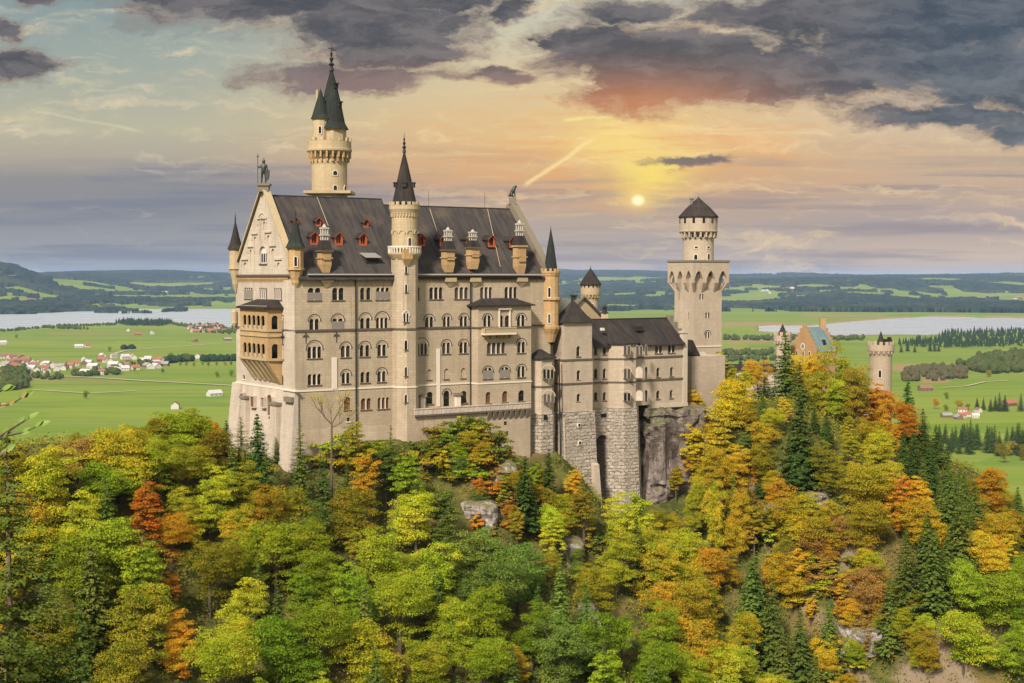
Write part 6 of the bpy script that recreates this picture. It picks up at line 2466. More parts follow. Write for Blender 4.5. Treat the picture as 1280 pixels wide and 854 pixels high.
t.l.new(c, b.inputs['Base Color'])
bump(t, b, h1, .5, .6)
land.data.materials.append(m)

# lake water
def water_sheet(name, pts, label_=None):
    me = bpy.data.meshes.new(name)
    me.from_pydata([(p[0], p[1], 2.0) for p in pts], [], [tuple(range(len(pts)))])
    o = bpy.data.objects.new(name, me); col.objects.link(o); tag(o, kind='structure')
    return o


m, t, b = mat('lake_water', (.05, .07, .08), .12, .6)
P = gpos(t)
b.inputs['Base Color'].default_value = (.36, .38, .40, 1)
rip = t.noise(scalev(t, P, .004, .02, 1), 1, 6, .7)
bump(t, b, t.noise(scalev(t, P, .05, .12, 1), 1, 4, .6), .08, 1.0)
t.l.new(t.smooth(rip, .35, .7, .22, .34), b.inputs['Roughness'])
for xs in ((-1000, 470), (870, 2000)):
    pts = []
    for px_, y_ in ((xs[0], 434), (xs[1], 434), (xs[1], 374), (xs[0], 374)):
        Yd = FPX * 173 / (y_ - 347)
        pts.append(((px_ - 640) / FPX * Yd, Yd))
    o = water_sheet('lake', pts)
    o.data.materials.append(m)

# woods on the far hills: a raised, uneven canopy
def canopy(X, Y):
    w = wood_mask(X, Y)
    h = height(X, Y)
    bmp = fbm(X / 26, Y / 90, 91, 3, .7)
    return h + np.where(w > 0, 9 + 24 * bmp, -3)


angs2 = np.linspace(-21, 21, 1500)
rad2 = np.geomspace(7500, 22000, 420)
fw, co2 = polar_mesh('distant_woods', angs2, rad2, canopy, keep=wood_mask)
tag(fw, 'dark conifer woods covering the far hills beyond the lakes', 'woods', kind='stuff')
m, t, b = mat('distant_conifer_canopy', (.02, .035, .02), 1.0, .0)
P = gpos(t)
n1 = t.noise(scalev(t, P, .012, .012, .02), 1, 4, .7)
n2 = t.noise(scalev(t, P, .0016, .0016, .0), 1, 3, .6)
c = t.mix(t.smooth(n1, .35, .65), (.008, .018, .014, 1), (.030, .046, .026, 1))
c = t.mix(t.smooth(n2, .5, .7, 0, .7), c, (.055, .06, .022, 1))
t.l.new(c, b.inputs['Base Color'])
fw.data.materials.append(m)

# mid distance woods and hedges
def tri_trees(name, pts, label, cat, matl, conifer=True, seed=1, kind='stuff'):
    r_ = np.random.default_rng(seed)
    V = []; F = []
    for (x, y, h) in pts:
        z = ground(x, y) - .5
        n = 6
        base = len(V)
        a0 = r_.uniform(0, 6.28)
        if conifer:
            w = h * r_.uniform(.17, .24)
            for lv, (hh, ww) in enumerate(((.12, 1.0), (.45, .62))):
                b0 = len(V)
                for k in range(n):
                    a = a0 + k * 6.283 / n + lv
                    rr = w * ww * r_.uniform(.75, 1.2)
                    V.append((x + rr * math.cos(a), y + rr * math.sin(a), z + h * hh))
                V.append((x, y, z + h * (.68 if lv == 0 else 1)))
                for k in range(n):
                    F.append((b0 + k, b0 + (k + 1) % n, b0 + n))
        else:
            w = h * r_.uniform(.38, .55)
            rings = ((.05, .55), (.35, 1.0), (.7, .85), (.95, .35))
            b0 = len(V)
            for hh, ww in rings:
                for k in range(n):
                    a = a0 + k * 6.283 / n
                    rr = w * ww * r_.uniform(.75, 1.2)
                    V.append((x + rr * math.cos(a), y + rr * math.sin(a), z + h * (hh + r_.uniform(-.05, .05))))
            for j in range(3):
                for k in range(n):
                    F.append((b0 + j * n + k, b0 + j * n + (k + 1) % n, b0 + (j + 1) * n + (k + 1) % n, b0 + (j + 1) * n + k))
            F.append(tuple(b0 + 3 * n + k for k in range(n)))
    me = bpy.data.meshes.new(name)
    me.from_pydata(V, [], F)
    me.materials.append(matl)
    o = bpy.data.objects.new(name, me)
    col.objects.link(o)
    tag(o, label, cat, kind=kind)
    return o


def foliage_simple(name, c1, c2, sc_=.08):
    m, t, b = mat(name, c1, 1.0, .0)
    P = gpos(t)
    n = t.noise(P, sc_, 4, .7)
    n2 = t.noise(P, sc_ * 9, 3, .7)
    c = t.mix(t.smooth(n, .35, .65), (*c1, 1), (*c2, 1))
    c = t.mix(t.smooth(n2, .4, .7, 0, .6), c, tuple(x * .5 for x in c1) + (1,))
    t.l.new(c, b.inputs['Base Color'])
    return m


FM = {'dark': foliage_simple('field_conifer', (.018, .036, .014), (.032, .055, .020)),
      'mix': foliage_simple('field_broadleaf', (.04, .065, .016), (.085, .085, .022)),
      'brown': foliage_simple('field_bushes', (.09, .07, .03), (.07, .075, .03))}


def flat(px_, py_):
    Yd = FPX * 173 / (py_ - 347)
    return (px_ - 640) / FPX * Yd, Yd


def inpoly(x, y, poly):
    c = False
    for i in range(len(poly)):
        x1, y1 = poly[i]; x2, y2 = poly[i - 1]
        if (y1 > y) != (y2 > y) and x < (x2 - x1) * (y - y1) / (y2 - y1) + x1: c = not c
    return c


def fill(poly, n, h0, h1, seed):
    r_ = random.Random(seed)
    x0, x1 = min(p[0] for p in poly), max(p[0] for p in poly)
    y0, y1 = min(p[1] for p in poly), max(p[1] for p in poly)
    res = []
    while len(res) < n:
        x, y = r_.uniform(x0, x1), r_.uniform(y0, y1)
        if inpoly(x, y, poly):
            X_, Y_ = flat(x, y)
            res.append((X_, Y_, r_.uniform(h0, h1)))
    return res


def line(p0, p1, n, h0, h1, seed, jit=.6):
    r_ = random.Random(seed)
    res = []
    for k in range(n):
        t_ = r_.random()
        x, y = p0[0] + (p1[0] - p0[0]) * t_, p0[1] + (p1[1] - p0[1]) * t_ + r_.uniform(-jit, jit)
        X_, Y_ = flat(x, y)
        res.append((X_, Y_, r_.uniform(h0, h1)))
    return res


woods = [
    ('lakeside_wood', 'dark conifer wood on the near shore of the left lake', 'woods', fill([(142, 404), (160, 399.5), (210, 400), (216, 405), (200, 409), (160, 408)], 420, 14, 26, 1), 'dark', True),
    ('shore_hedge', 'line of bushes and trees along the near lake shore', 'trees', line((0, 415), (60, 410), 60, 6, 11, 2) + line((60, 410), (146, 406), 70, 6, 11, 3) + line((215, 406), (240, 410), 30, 8, 14, 4) + line((60, 411), (110, 412), 40, 8, 12, 6), 'mix', False),
    ('village_trees', 'dark trees growing between the village houses', 'trees', fill([(0, 468), (30, 462), (36, 476), (30, 488), (0, 490)], 120, 8, 16, 7) + fill([(84, 470), (150, 462), (150, 470), (90, 474)], 60, 7, 13, 8)
     + fill([(40, 472), (80, 470), (82, 476), (40, 477)], 30, 6, 11, 9) + fill([(150, 455), (212, 452), (205, 459), (150, 460)], 40, 6, 12, 10) + fill([(232, 407), (292, 408), (295, 420), (240, 416)], 70, 9, 16, 19), 'mix', False),
    ('hedgerow', 'dark hedgerow of round trees right of the village', 'trees', line((208, 455), (240, 452), 30, 9, 17, 11) + line((252, 453), (294, 452), 60, 9, 16, 12) + line((150, 437), (168, 436), 16, 8, 13, 13), 'dark', False),
    ('shore_wood', 'long dark wood beside the right lake', 'woods', fill([(1120, 431), (1170, 424), (1200, 414), (1285, 409), (1400, 410), (1400, 436), (1285, 434), (1200, 436), (1130, 434)], 900, 14, 24, 14), 'dark', True),
    ('field_wood', 'dark tapering wood reaching into the right meadows', 'woods', fill([(1198, 461), (1225, 449), (1290, 442), (1400, 440), (1400, 462), (1285, 466), (1240, 469)], 620, 11, 20, 15), 'mix', False),
    ('brown_hedge', 'brownish hedge and bushes between the right meadows', 'trees', fill([(1125, 471), (1150, 463), (1205, 460), (1212, 474), (1180, 477), (1130, 478)], 110, 8, 16, 16), 'brown', False),
    ('tower_hedges', 'strips of bushes in the meadows beside the square tower', 'trees', line((905, 425), (1080, 425), 110, 9, 16, 17, 1.6) + line((905, 443), (965, 443), 60, 9, 15, 18, 2) + line((905, 452), (1000, 450), 50, 9, 14, 20, 1.5), 'mix', False),
]
for nm, lb_, ct, pts, mm, con in woods:
    tri_trees(nm, pts, lb_, ct, FM[mm], con, hash(len(pts)) % 97)

# field paths
def strip(name, pts, w, z_off=1.2):
    V = []; F = []
    P_ = [Vector(flat(*p)) for p in pts]
    Q = []
    for a, b_ in zip(P_[:-1], P_[1:]):
        for k in range(12): Q.append(a.lerp(b_, k / 12))
    Q.append(P_[-1])
    for i, p in enumerate(Q):
        d = (Q[min(i + 1, len(Q) - 1)] - Q[max(i - 1, 0)]).normalized()
        n_ = Vector((-d.y, d.x)) * w / 2
        for s_ in (1, -1):
            q = p + n_ * s_
            V.append((q.x, q.y, ground(q.x, q.y) + z_off))
    for i in range(len(Q) - 1):
        F.append((2 * i, 2 * i + 1, 2 * i + 3, 2 * i + 2))
    me = bpy.data.meshes.new(name); me.from_pydata(V, [], F)
    me.materials.append(pathm)
    o = bpy.data.objects.new(name, me); col.objects.link(o); tag(o, kind='structure')


pathm = mat('pale_gravel_path', (.36, .32, .22), .95)[0]
strip('path', [(38, 470.5), (120, 474), (220, 479), (300, 484)], 9)
strip('path', [(135, 446), (155, 440), (200, 435), (300, 429)], 8)
strip('path', [(1180, 486), (1210, 484), (1232, 479), (1262, 477.5)], 5)
strip('path', [(40, 489), (110, 493), (170, 490)], 5)

# ---------------------------------------------------------------- haze of the distance
hz = MB()
hx, hy0, hy1, hz0, hz1 = 40000, -8000, 62000, -40, 340
hz.box8([(-hx, hy0, hz0), (hx, hy0, hz0), (hx, hy1, hz0), (-hx, hy1, hz0), (-hx, hy0, hz1), (hx, hy0, hz1), (hx, hy1, hz1), (-hx, hy1, hz1)])
hm = bpy.data.materials.new('pale_blue_air')
hm.use_nodes = True
ht = NT(hm.node_tree); ht.n.clear()
ho = ht.n.new('ShaderNodeOutputMaterial')
hv = ht.n.new('ShaderNodeVolumePrincipled')
hv.inputs['Color'].default_value = (.47, .66, 1.0, 1)
hv.inputs['Density'].default_value = HAZE
hv.inputs['Anisotropy'].default_value = 0.0
ht.l.new(hv.outputs[0], ho.inputs['Volume'])
haze = hz.build('haze', hm)
tag(haze, 'pale blue air fading the far hills', kind='stuff')

# ================================================================ trees
TURN = (.62, .38, .03, 1)


def leafmat(name, c1, c2, c3, shift=.45, bright=1.38, tr=.30):
    m = bpy.data.materials.new(name)
    m.use_nodes = True
    t = NT(m.node_tree)
    t.n.clear()
    o = t.n.new('ShaderNodeOutputMaterial')
    tc = t.n.new('ShaderNodeTexCoord')
    oi = t.n.new('ShaderNodeObjectInfo')
    rv = t.vec(t.m('MULTIPLY', oi.outputs['Random'], 40.0), t.m('MULTIPLY', oi.outputs['Random'], 90.0), 0.0)
    va = t.n.new('ShaderNodeVectorMath'); va.operation = 'ADD'
    t.l.new(tc.outputs['Object'], va.inputs[0]); t.l.new(rv, va.inputs[1])
    n1 = t.noise(va.outputs[0], .42, 3, .6)
    n2 = t.noise(va.outputs[0], 2.6, 3, .7)
    k = lambda c: tuple(min(1, x * bright) for x in c) + (1,)
    c = t.mix(t.smooth(n1, .40, .60), k(c1), k(c2))
    c = t.mix(t.smooth(n2, .48, .68, 0, .85), c, k(c3))
    n3 = t.noise(va.outputs[0], .16, 2, .5)
    c = t.mix(t.smooth(n3, .52, .64, 0, shift), c, t.mix(.5, k(c3), TURN))
    hs = t.n.new('ShaderNodeHueSaturation')
    t.l.new(c, hs.inputs['Color'])
    t.l.new(t.m('MULTIPLY_ADD', oi.outputs['Random'], .045, .4775), hs.inputs['Hue'])
    t.l.new(t.m('MULTIPLY_ADD', t.m('FRACT', t.m('MULTIPLY', oi.outputs['Random'], 7.13)), .5, .75), hs.inputs['Value'])
    d = t.n.new('ShaderNodeBsdfDiffuse'); t.l.new(hs.outputs[0], d.inputs[0])
    tl = t.n.new('ShaderNodeBsdfTranslucent'); t.l.new(hs.outputs[0], tl.inputs[0])
    mx_ = t.n.new('ShaderNodeMixShader'); mx_.inputs[0].default_value = tr
    t.l.new(d.outputs[0], mx_.inputs[1]); t.l.new(tl.outputs[0], mx_.inputs[2])
    t.l.new(mx_.outputs[0], o.inputs[0])
    return m


LM = {
    'green': leafmat('green_leaves', (.10, .155, .008), (.175, .225, .012), (.27, .31, .025), shift=.2),
    'lime': leafmat('yellow_green_leaves', (.16, .205, .010), (.29, .30, .015), (.40, .38, .035)),
    'yellow': leafmat('yellow_leaves', (.31, .25, .013), (.20, .215, .013), (.42, .34, .03), bright=1.35),
    'gold': leafmat('golden_leaves', (.38, .21, .012), (.28, .23, .015), (.44, .30, .025), bright=1.35),
    'orange': leafmat('orange_leaves', (.42, .15, .012), (.36, .21, .015), (.46, .26, .02), bright=1.3),
    'red': leafmat('red_orange_leaves', (.42, .095, .012), (.40, .16, .012), (.42, .22, .02), bright=1.2),
    'olive': leafmat('olive_leaves', (.115, .125, .010), (.20, .165, .012), (.30, .23, .025)),
    'blue': leafmat('blue_green_leaves', (.065, .12, .018), (.11, .17, .025), (.19, .235, .045), shift=.1),
    'rust': leafmat('russet_leaves', (.24, .13, .028), (.18, .13, .03), (.36, .21, .05)),
    'spruce': leafmat('dark_spruce_needles', (.026, .052, .010), (.045, .075, .013), (.085, .11, .022), shift=0, tr=.1),
    'spruceg': leafmat('olive_spruce_needles', (.055, .085, .013), (.085, .11, .017), (.14, .15, .03), shift=0, tr=.1),
    'mixed': leafmat('half_turned_leaves', (.14, .18, .012), (.30, .21, .014), (.42, .27, .02)),
}
bark = mat('grey_brown_bark', (.085, .062, .045), .95)[0]


def leaf_mesh(name, C, N, S_, matl):
    """C centres, N normals, S_ sizes -> slightly folded leaf clumps as quads"""
    n = len(C)
    N = N / np.linalg.norm(N, axis=1, keepdims=True)
    ref = rng.normal(size=(n, 3))
    U = np.cross(N, ref); U /= np.linalg.norm(U, axis=1, keepdims=True)
    V_ = np.cross(N, U)
    s = S_[:, None]
    asp = rng.uniform(.55, .9, (n, 1))
    co = np.stack([C - U * s * .5, C + V_ * s * asp * .42 + N * s * .1, C + U * s * .5, C - V_ * s * asp * .42 + N * s * .1], 1).reshape(-1, 3)
    me = bpy.data.meshes.new(name)
    me.vertices.add(4 * n); me.vertices.foreach_set('co', co.ravel())
    li = np.arange(4 * n, dtype=np.int32)
    me.loops.add(4 * n); me.loops.foreach_set('vertex_index', li)
    me.polygons.add(n); me.polygons.foreach_set('loop_start', np.arange(0, 4 * n, 4, dtype=np.int32))
    me.polygons.foreach_set('loop_total', np.full(n, 4, dtype=np.int32))
    me.update()
    me.materials.append(matl)
    return me


def broadleaf(h, rad_, nclump, per, size, seed, top_heavy=.6, base=.28):
    """one crown mesh and one trunk mesh (with limbs)"""
    r_ = np.random.default_rng(seed)
    cl = []
    cz = h * (base + 1) / 2
    rz = h * (1 - base) / 2
    lobes = [(r_.uniform(-.42, .42) * rad_, r_.uniform(-.42, .42) * rad_, r_.uniform(-.62, .5) * rz, r_.uniform(.4, .66)) for _ in range(9)]
    while len(cl) < nclump:
        L = lobes[r_.integers(7)]
        d = r_.normal(size=3); d /= np.linalg.norm(d)
        if d[2] < -.8: continue
        rr = r_.uniform(.35, 1.0) ** .5
        p = np.array([L[0], L[1], cz + L[2]]) + d * np.array([rad_ * L[3], rad_ * L[3], rz * L[3] * .95]) * rr
        if p[2] > h or p[2] < h * base * .8: continue
        cl.append(p)
    cl = np.array(cl)
    cr = r_.uniform(.6, 1.25, nclump) * rad_ * .21
    ctr = np.array([0, 0, cz])
    C = []; N = []; S_ = []
    for p, q in zip(cl, cr):
        k = int(per * (q / (rad_ * .21)) ** 2)
        d = r_.normal(size=(k, 3)); d /= np.linalg.norm(d, axis=1, keepdims=True)
        d[:, 2] = np.abs(d[:, 2]) * 1.0 - .25
        pts = p + d * q * r_.uniform(.55, 1.1, (k, 1)) * np.array([1.15, 1.15, .62])
        C.append(pts)
        nn = d * .8 + np.array([0, 0, .55]) + r_.normal(size=(k, 3)) * .55
        N.append(nn)
        S_.append(r_.uniform(.7, 1.3, k) * size)
    me = leaf_mesh('crown', np.concatenate(C), np.concatenate(N), np.concatenate(S_), LM['green'])
    f = MB()
    f.tube([(0, 0, -3), (0, 0, h * .2), (.15, .1, h * .5), (0, .1, h * .8)], [h * .022 + .05, h * .017 + .04, h * .010 + .03, .04], 6)
    for i in range(9):
        p = cl[r_.integers(len(cl))]
        z0 = h * r_.uniform(.22, .5)
        mid = Vector((p[0] * .5, p[1] * .5, (z0 + p[2]) / 2 - .2))
        f.tube([(0, 0, z0), mid, tuple(p)], [.12, .07, .03], 4)
    return me, f


def spruce(h, rad_, seed, whorls=26, per=10, droop=.35, spray=8, sz=.55):
    r_ = np.random.default_rng(seed)
    C = []; N = []; S_ = []
    for w in range(whorls):
        t_ = (w + r_.uniform(-.3, .3)) / whorls
        z = h * (.08 + .92 * t_)
        L0 = rad_ * (1 - t_) ** .85 + .12
        nb = max(4, int(per * (.5 + .5 * (1 - t_))))
        for k in range(nb):
            a = r_.uniform(0, 6.283)
            L = L0 * r_.uniform(.6, 1.12)
            ns = max(2, int(spray * L / rad_) + 2)
            s_ = np.linspace(.15, 1, ns)
            dirv = np.array([math.cos(a), math.sin(a)])
            zz = z + h * .012 - droop * L * s_ ** 1.3 + .12 * L * s_ ** 3 * 1.5
            for side in (-1, 0, 1):
                off = side * L * .16 * (1.15 - s_)
                pts = np.stack([dirv[0] * L * s_ - dirv[1] * off, dirv[1] * L * s_ + dirv[0] * off, zz - abs(side) * .12], -1)
                pts += r_.normal(size=pts.shape) * .07
                C.append(pts)
                nn = np.tile(np.array([dirv[0] * .45, dirv[1] * .45, 1.0]), (ns, 1)) + r_.normal(size=(ns, 3)) * .35
                N.append(nn)
                S_.append(np.full(ns, sz) * r_.uniform(.75, 1.25, ns) * (.55 + .45 * (1 - t_)))
    me = leaf_mesh('crown', np.concatenate(C), np.concatenate(N), np.concatenate(S_), LM['spruce'])
    f = MB()
    f.tube([(0, 0, -3), (0, 0, h * .5), (0, 0, h * .99)], [h * .016 + .04, h * .009 + .03, .02], 6)
    return me, f


PROTO = {}
for i, (h, r_) in enumerate(((13, 5.4), (15, 6.0), (11, 5.2), (16, 5.2), (12, 6.0), (14, 5.6))):
    PROTO['b%d' % i] = broadleaf(h, r_, 170, 135, .25, 100 + i, base=.06)
PROTO['n0'] = broadleaf(17, 3.6, 110, 120, .26, 120, base=.06)
PROTO['n1'] = broadleaf(14, 3.3, 100, 120, .26, 121, base=.05)
for i, (h, r_) in enumerate(((20, 4.6), (17, 4.2), (23, 5.2))):
    PROTO['s%d' % i] = spruce(h, r_, 200 + i, 36, 15, spray=11, sz=.62)
PROTO['t0'] = spruce(12, 2.5, 210, 22, 8, .15, 6, .42)
PROTO['k0'] = broadleaf(3.6, 2.0, 26, 60, .27, 130, base=.02)
PROTO['k1'] = broadleaf(2.6, 2.2, 24, 60, .25, 131, base=.0)
PM = {}
PH = {}
for k, (me, f) in PROTO.items():
    tm = f.build('trunk', bark)
    PM[k] = (me, tm.data)
    PH[k] = max(v.co.z for v in me.vertices)
    bpy.data.objects.remove(tm)

KIND = {'b': ('broadleaf_tree', 'tree'), 'n': ('slim_tree', 'tree'), 's': ('spruce_tree', 'spruce'), 't': ('young_spruce', 'spruce'), 'k': ('shrub', 'shrub')}
PLANTS = []


def plant(key, X, Y, lm, h=None, z=None, label=None, group=None, wide=1.0):
    me, tm = PM[key]
    nm, ct = KIND[key[0]]
    z = ground(X, Y) if z is None else z
    s = (h or PH[key]) / PH[key]
    root = bpy.data.objects.new(nm, None)
    col.objects.link(root)
    root.location = (X, Y, z - .15)
    root.rotation_euler = (0, 0, random.uniform(0, 6.28))
    root.scale = (s * wide, s * wide, s)
    cr = bpy.data.objects.new('crown', me)
    col.objects.link(cr); cr.parent = root
    cr.material_slots[0].link = 'OBJECT'
    cr.material_slots[0].material = LM[lm]
    tr = bpy.data.objects.new('trunk', tm)
    col.objects.link(tr); tr.parent = root
    root['category'] = ct
    if label: root['label'] = label
    if group: root['group'] = group
    PLANTS.append([root, key, lm, X, Y, z, z + s * PH[key], label])
    return root


def at_px(px_, py_, key, h):
    """ground point whose plant has the centre of its crown in the direction (px, py)"""
    off = h * .62
    d = ray(px_, py_)
    k = np.arange(150.0, 700.0, 1.0)
    X, Y, Z = d.x * k, d.y * k, CZ + d.z * k - off
    hh = height(X, Y)
    ok = hh > Z
    if not ok.any(): return None
    i = int(np.argmax(ok))
    return X[i], Y[i], float(hh[i])


# (x, y) of the crown, shape, foliage, height
CTRL = [
 (955, 548, 'b', 'gold', 9), (940, 522, 'b', 'yellow', 9), (950, 578, 'b', 'olive', 9), (968, 535, 'b', 'lime', 9), (933, 562, 'n', 'spruceg', 10), (962, 604, 'b', 'yellow', 8), (925, 500, 'n', 'gold', 9), (985, 585, 's', 'spruceg', 11),
 (648, 604, 'b', 'mixed', 8), (676, 622, 'b', 'olive', 8), (702, 634, 'b', 'lime', 8), (630, 616, 'n', 'olive', 8), (825, 655, 'b', 'olive', 7), (846, 660, 'b', 'gold', 7), (668, 600, 'n', 'green', 8), (865, 560, 'n', 'gold', 9), (880, 600, 'b', 'yellow', 8),
 (16, 575, 'b', 'olive', 12), (62, 552, 'b', 'lime', 11), (96, 540, 'b', 'olive', 11), (130, 535, 'b', 'yellow', 12), (165, 540, 'b', 'mixed', 11), (190, 528, 'b', 'olive', 13), (214, 530, 'b', 'green', 14),
 (243, 528, 'b', 'green', 15), (246, 512, 'n', 'orange', 9), (283, 545, 's', 'spruceg', 17), (322, 562, 's', 'spruce', 17), (100, 566, 'b', 'rust', 11), (148, 570, 'b', 'yellow', 12),
 (60, 600, 'b', 'lime', 13), (130, 612, 'b', 'green', 13), (200, 588, 'b', 'lime', 13), (182, 640, 'n', 'orange', 13), (214, 672, 'b', 'orange', 10), (92, 655, 'b', 'lime', 14), (140, 690, 'b', 'green', 15),
 (262, 620, 'b', 'lime', 13), (312, 610, 'b', 'yellow', 12), (333, 640, 'b', 'mixed', 12), (345, 690, 'b', 'green', 14), (398, 690, 'b', 'green', 14), (30, 640, 'b', 'mixed', 12), (40, 690, 'b', 'mixed', 10),
 (60, 760, 's', 'spruceg', 16), (100, 805, 's', 'spruceg', 15), (232, 800, 'b', 'orange', 11), (172, 780, 'b', 'olive', 14), (300, 765, 'b', 'lime', 14), (305, 700, 'b', 'green', 13), (262, 715, 'b', 'olive', 13),
 (350, 815, 'b', 'green', 14), (400, 790, 'b', 'green', 14), (452, 815, 'b', 'lime', 14), (440, 640, 'b', 'olive', 12), (458, 600, 'n', 'gold', 15), (440, 555, 'n', 'yellow', 10), (482, 590, 'n', 'spruceg', 13), (404, 610, 's', 'spruce', 15),
 (375, 600, 's', 'spruceg', 15), (508, 600, 'n', 'green', 13), (600, 622, 'n', 'orange', 8), (520, 655, 'b', 'lime', 13), (480, 700, 'b', 'green', 14), (540, 712, 'b', 'lime', 13), (596, 700, 'b', 'blue', 13), (648, 715, 'b', 'blue', 14),
 (700, 745, 's', 'blue', 16), (563, 790, 'b', 'lime', 13), (645, 826, 'b', 'gold', 8), (620, 775, 'b', 'green', 14), (500, 755, 'b', 'green', 14), (556, 640, 'n', 'spruceg', 13), (656, 610, 's', 'spruce', 14),
 (686, 592, 's', 'spruce', 13), (730, 640, 'n', 'olive', 14), (720, 606, 'n', 'gold', 9), (705, 655, 'b', 'gold', 6), (783, 650, 'b', 'lime', 14), (770, 700, 'b', 'lime', 13), (742, 730, 'b', 'yellow', 11), (820, 705, 'b', 'mixed', 13),
 (882, 715, 'b', 'gold', 13), (860, 690, 'b', 'yellow', 12), (822, 785, 'b', 'green', 14), (862, 805, 'b', 'mixed', 12), (760, 800, 'b', 'green', 14), (868, 575, 'n', 'gold', 12), (897, 560, 'n', 'yellow', 16), (915, 590, 'b', 'gold', 13),
 (944, 592, 'n', 'red', 7), (915, 500, 'b', 'gold', 13), (1000, 545, 's', 'spruce', 22), 
 (1080, 492, 'n', 'orange', 12), (1130, 515, 'b', 'orange', 11), (1108, 500, 'n', 'red', 8), (1085, 610, 'b', 'yellow', 14), (1125, 625, 'n', 'orange', 13), (1148, 650, 'b', 'gold', 13), (1156, 560, 's', 'spruce', 17), 
 (1185, 600, 's', 'spruceg', 19), (1200, 650, 's', 'spruceg', 18), (1232, 610, 'b', 'orange', 13), (1246, 665, 'b', 'gold', 13), (1272, 640, 's', 'spruce', 16), (1212, 730, 'b', 'green', 13), (1252, 745, 'b', 'green', 13), (1168, 700, 's', 'spruceg', 18),
 (1262, 805, 'b', 'green', 13), (1205, 800, 'b', 'lime', 12), (1155, 812, 'b', 'yellow', 8), (965, 770, 's', 'spruceg', 18), (1000, 800, 's', 'spruceg', 16), (930, 790, 'b', 'mixed', 12), (1132, 700, 's', 'spruceg', 20), (1112, 760, 's', 'spruceg', 15),
 (935, 640, 's', 'spruceg', 14), (1035, 580, 'b', 'olive', 14), (845, 600, 'n', 'gold', 8), (1095, 560, 'b', 'yellow', 11), (1000, 600, 'n', 'spruce', 14), (870, 640, 'b', 'mixed', 9),
 (60, 800, 'b', 'olive', 13), (445, 740, 'b', 'green', 14), (700, 810, 'b', 'blue', 14), (520, 830, 'b', 'lime', 13), (270, 835, 'b', 'lime', 13), (150, 840, 'b', 'olive', 13), (600, 835, 'b', 'green', 13), (30, 850, 's', 'spruceg', 15), (900, 840, 'b', 'lime', 12),
 (355, 640, 'b', 'olive', 11), (385, 650, 'b', 'spruceg', 11), (230, 590, 'b', 'olive', 12), (290, 590, 's', 'spruceg', 13), (262, 572, 'b', 'olive', 12), (180, 560, 'b', 'olive', 12), (25, 545, 'n', 'olive', 9),
]
# open rocky ground with bushes only (ellipses: x, y, rx, ry)
SCRUB = [(1060, 835, 40, 28), (1130, 800, 30, 45), (640, 600, 40, 26), (985, 660, 62, 38), (1040, 720, 75, 62), (1085, 790, 45, 40), (735, 690, 25, 50), (620, 640, 26, 40), (570, 560, 66, 50), (570, 555, 60, 42), (600, 575, 40, 36), (870, 640, 40, 22), (1000, 720, 50, 50)]
tall = {'b': ['b0', 'b1', 'b2', 'b3', 'b4', 'b5'], 'n': ['n0', 'n1'], 's': ['s0', 's1', 's2'], 't': ['t0'], 'k': ['k0', 'k1']}


def footprint(u, v):
    return (-4 < u < PL + 2 and -4.5 < v < 34) or (PL - 2 < u < 99 and -5 < v < 24) or (105 < u < 135 and 18 < v < 46) or (ta - 1 < u < tb + 1 and -6 < v < 2)


placed = []
for (x, y, k, lm, h) in CTRL:
    key = random.choice(tall[k])
    h = h * random.uniform(.86, 1.02)
    q = at_px(x, y, key, h)
    if q is None: continue
    for _ in range(6):
        if x < 285 and proj(q[0], q[1], q[2] + h)[1] < np.interp(x, [0, 60, 130, 180, 215, 245, 285], [560, 548, 530, 524, 508, 500, 520]): h *= .88
    u, v = A.uv(q[0], q[1])
    placed.append((q[0], q[1], k))
    plant(key, q[0], q[1], lm, h, z=q[2], wide=1.0)

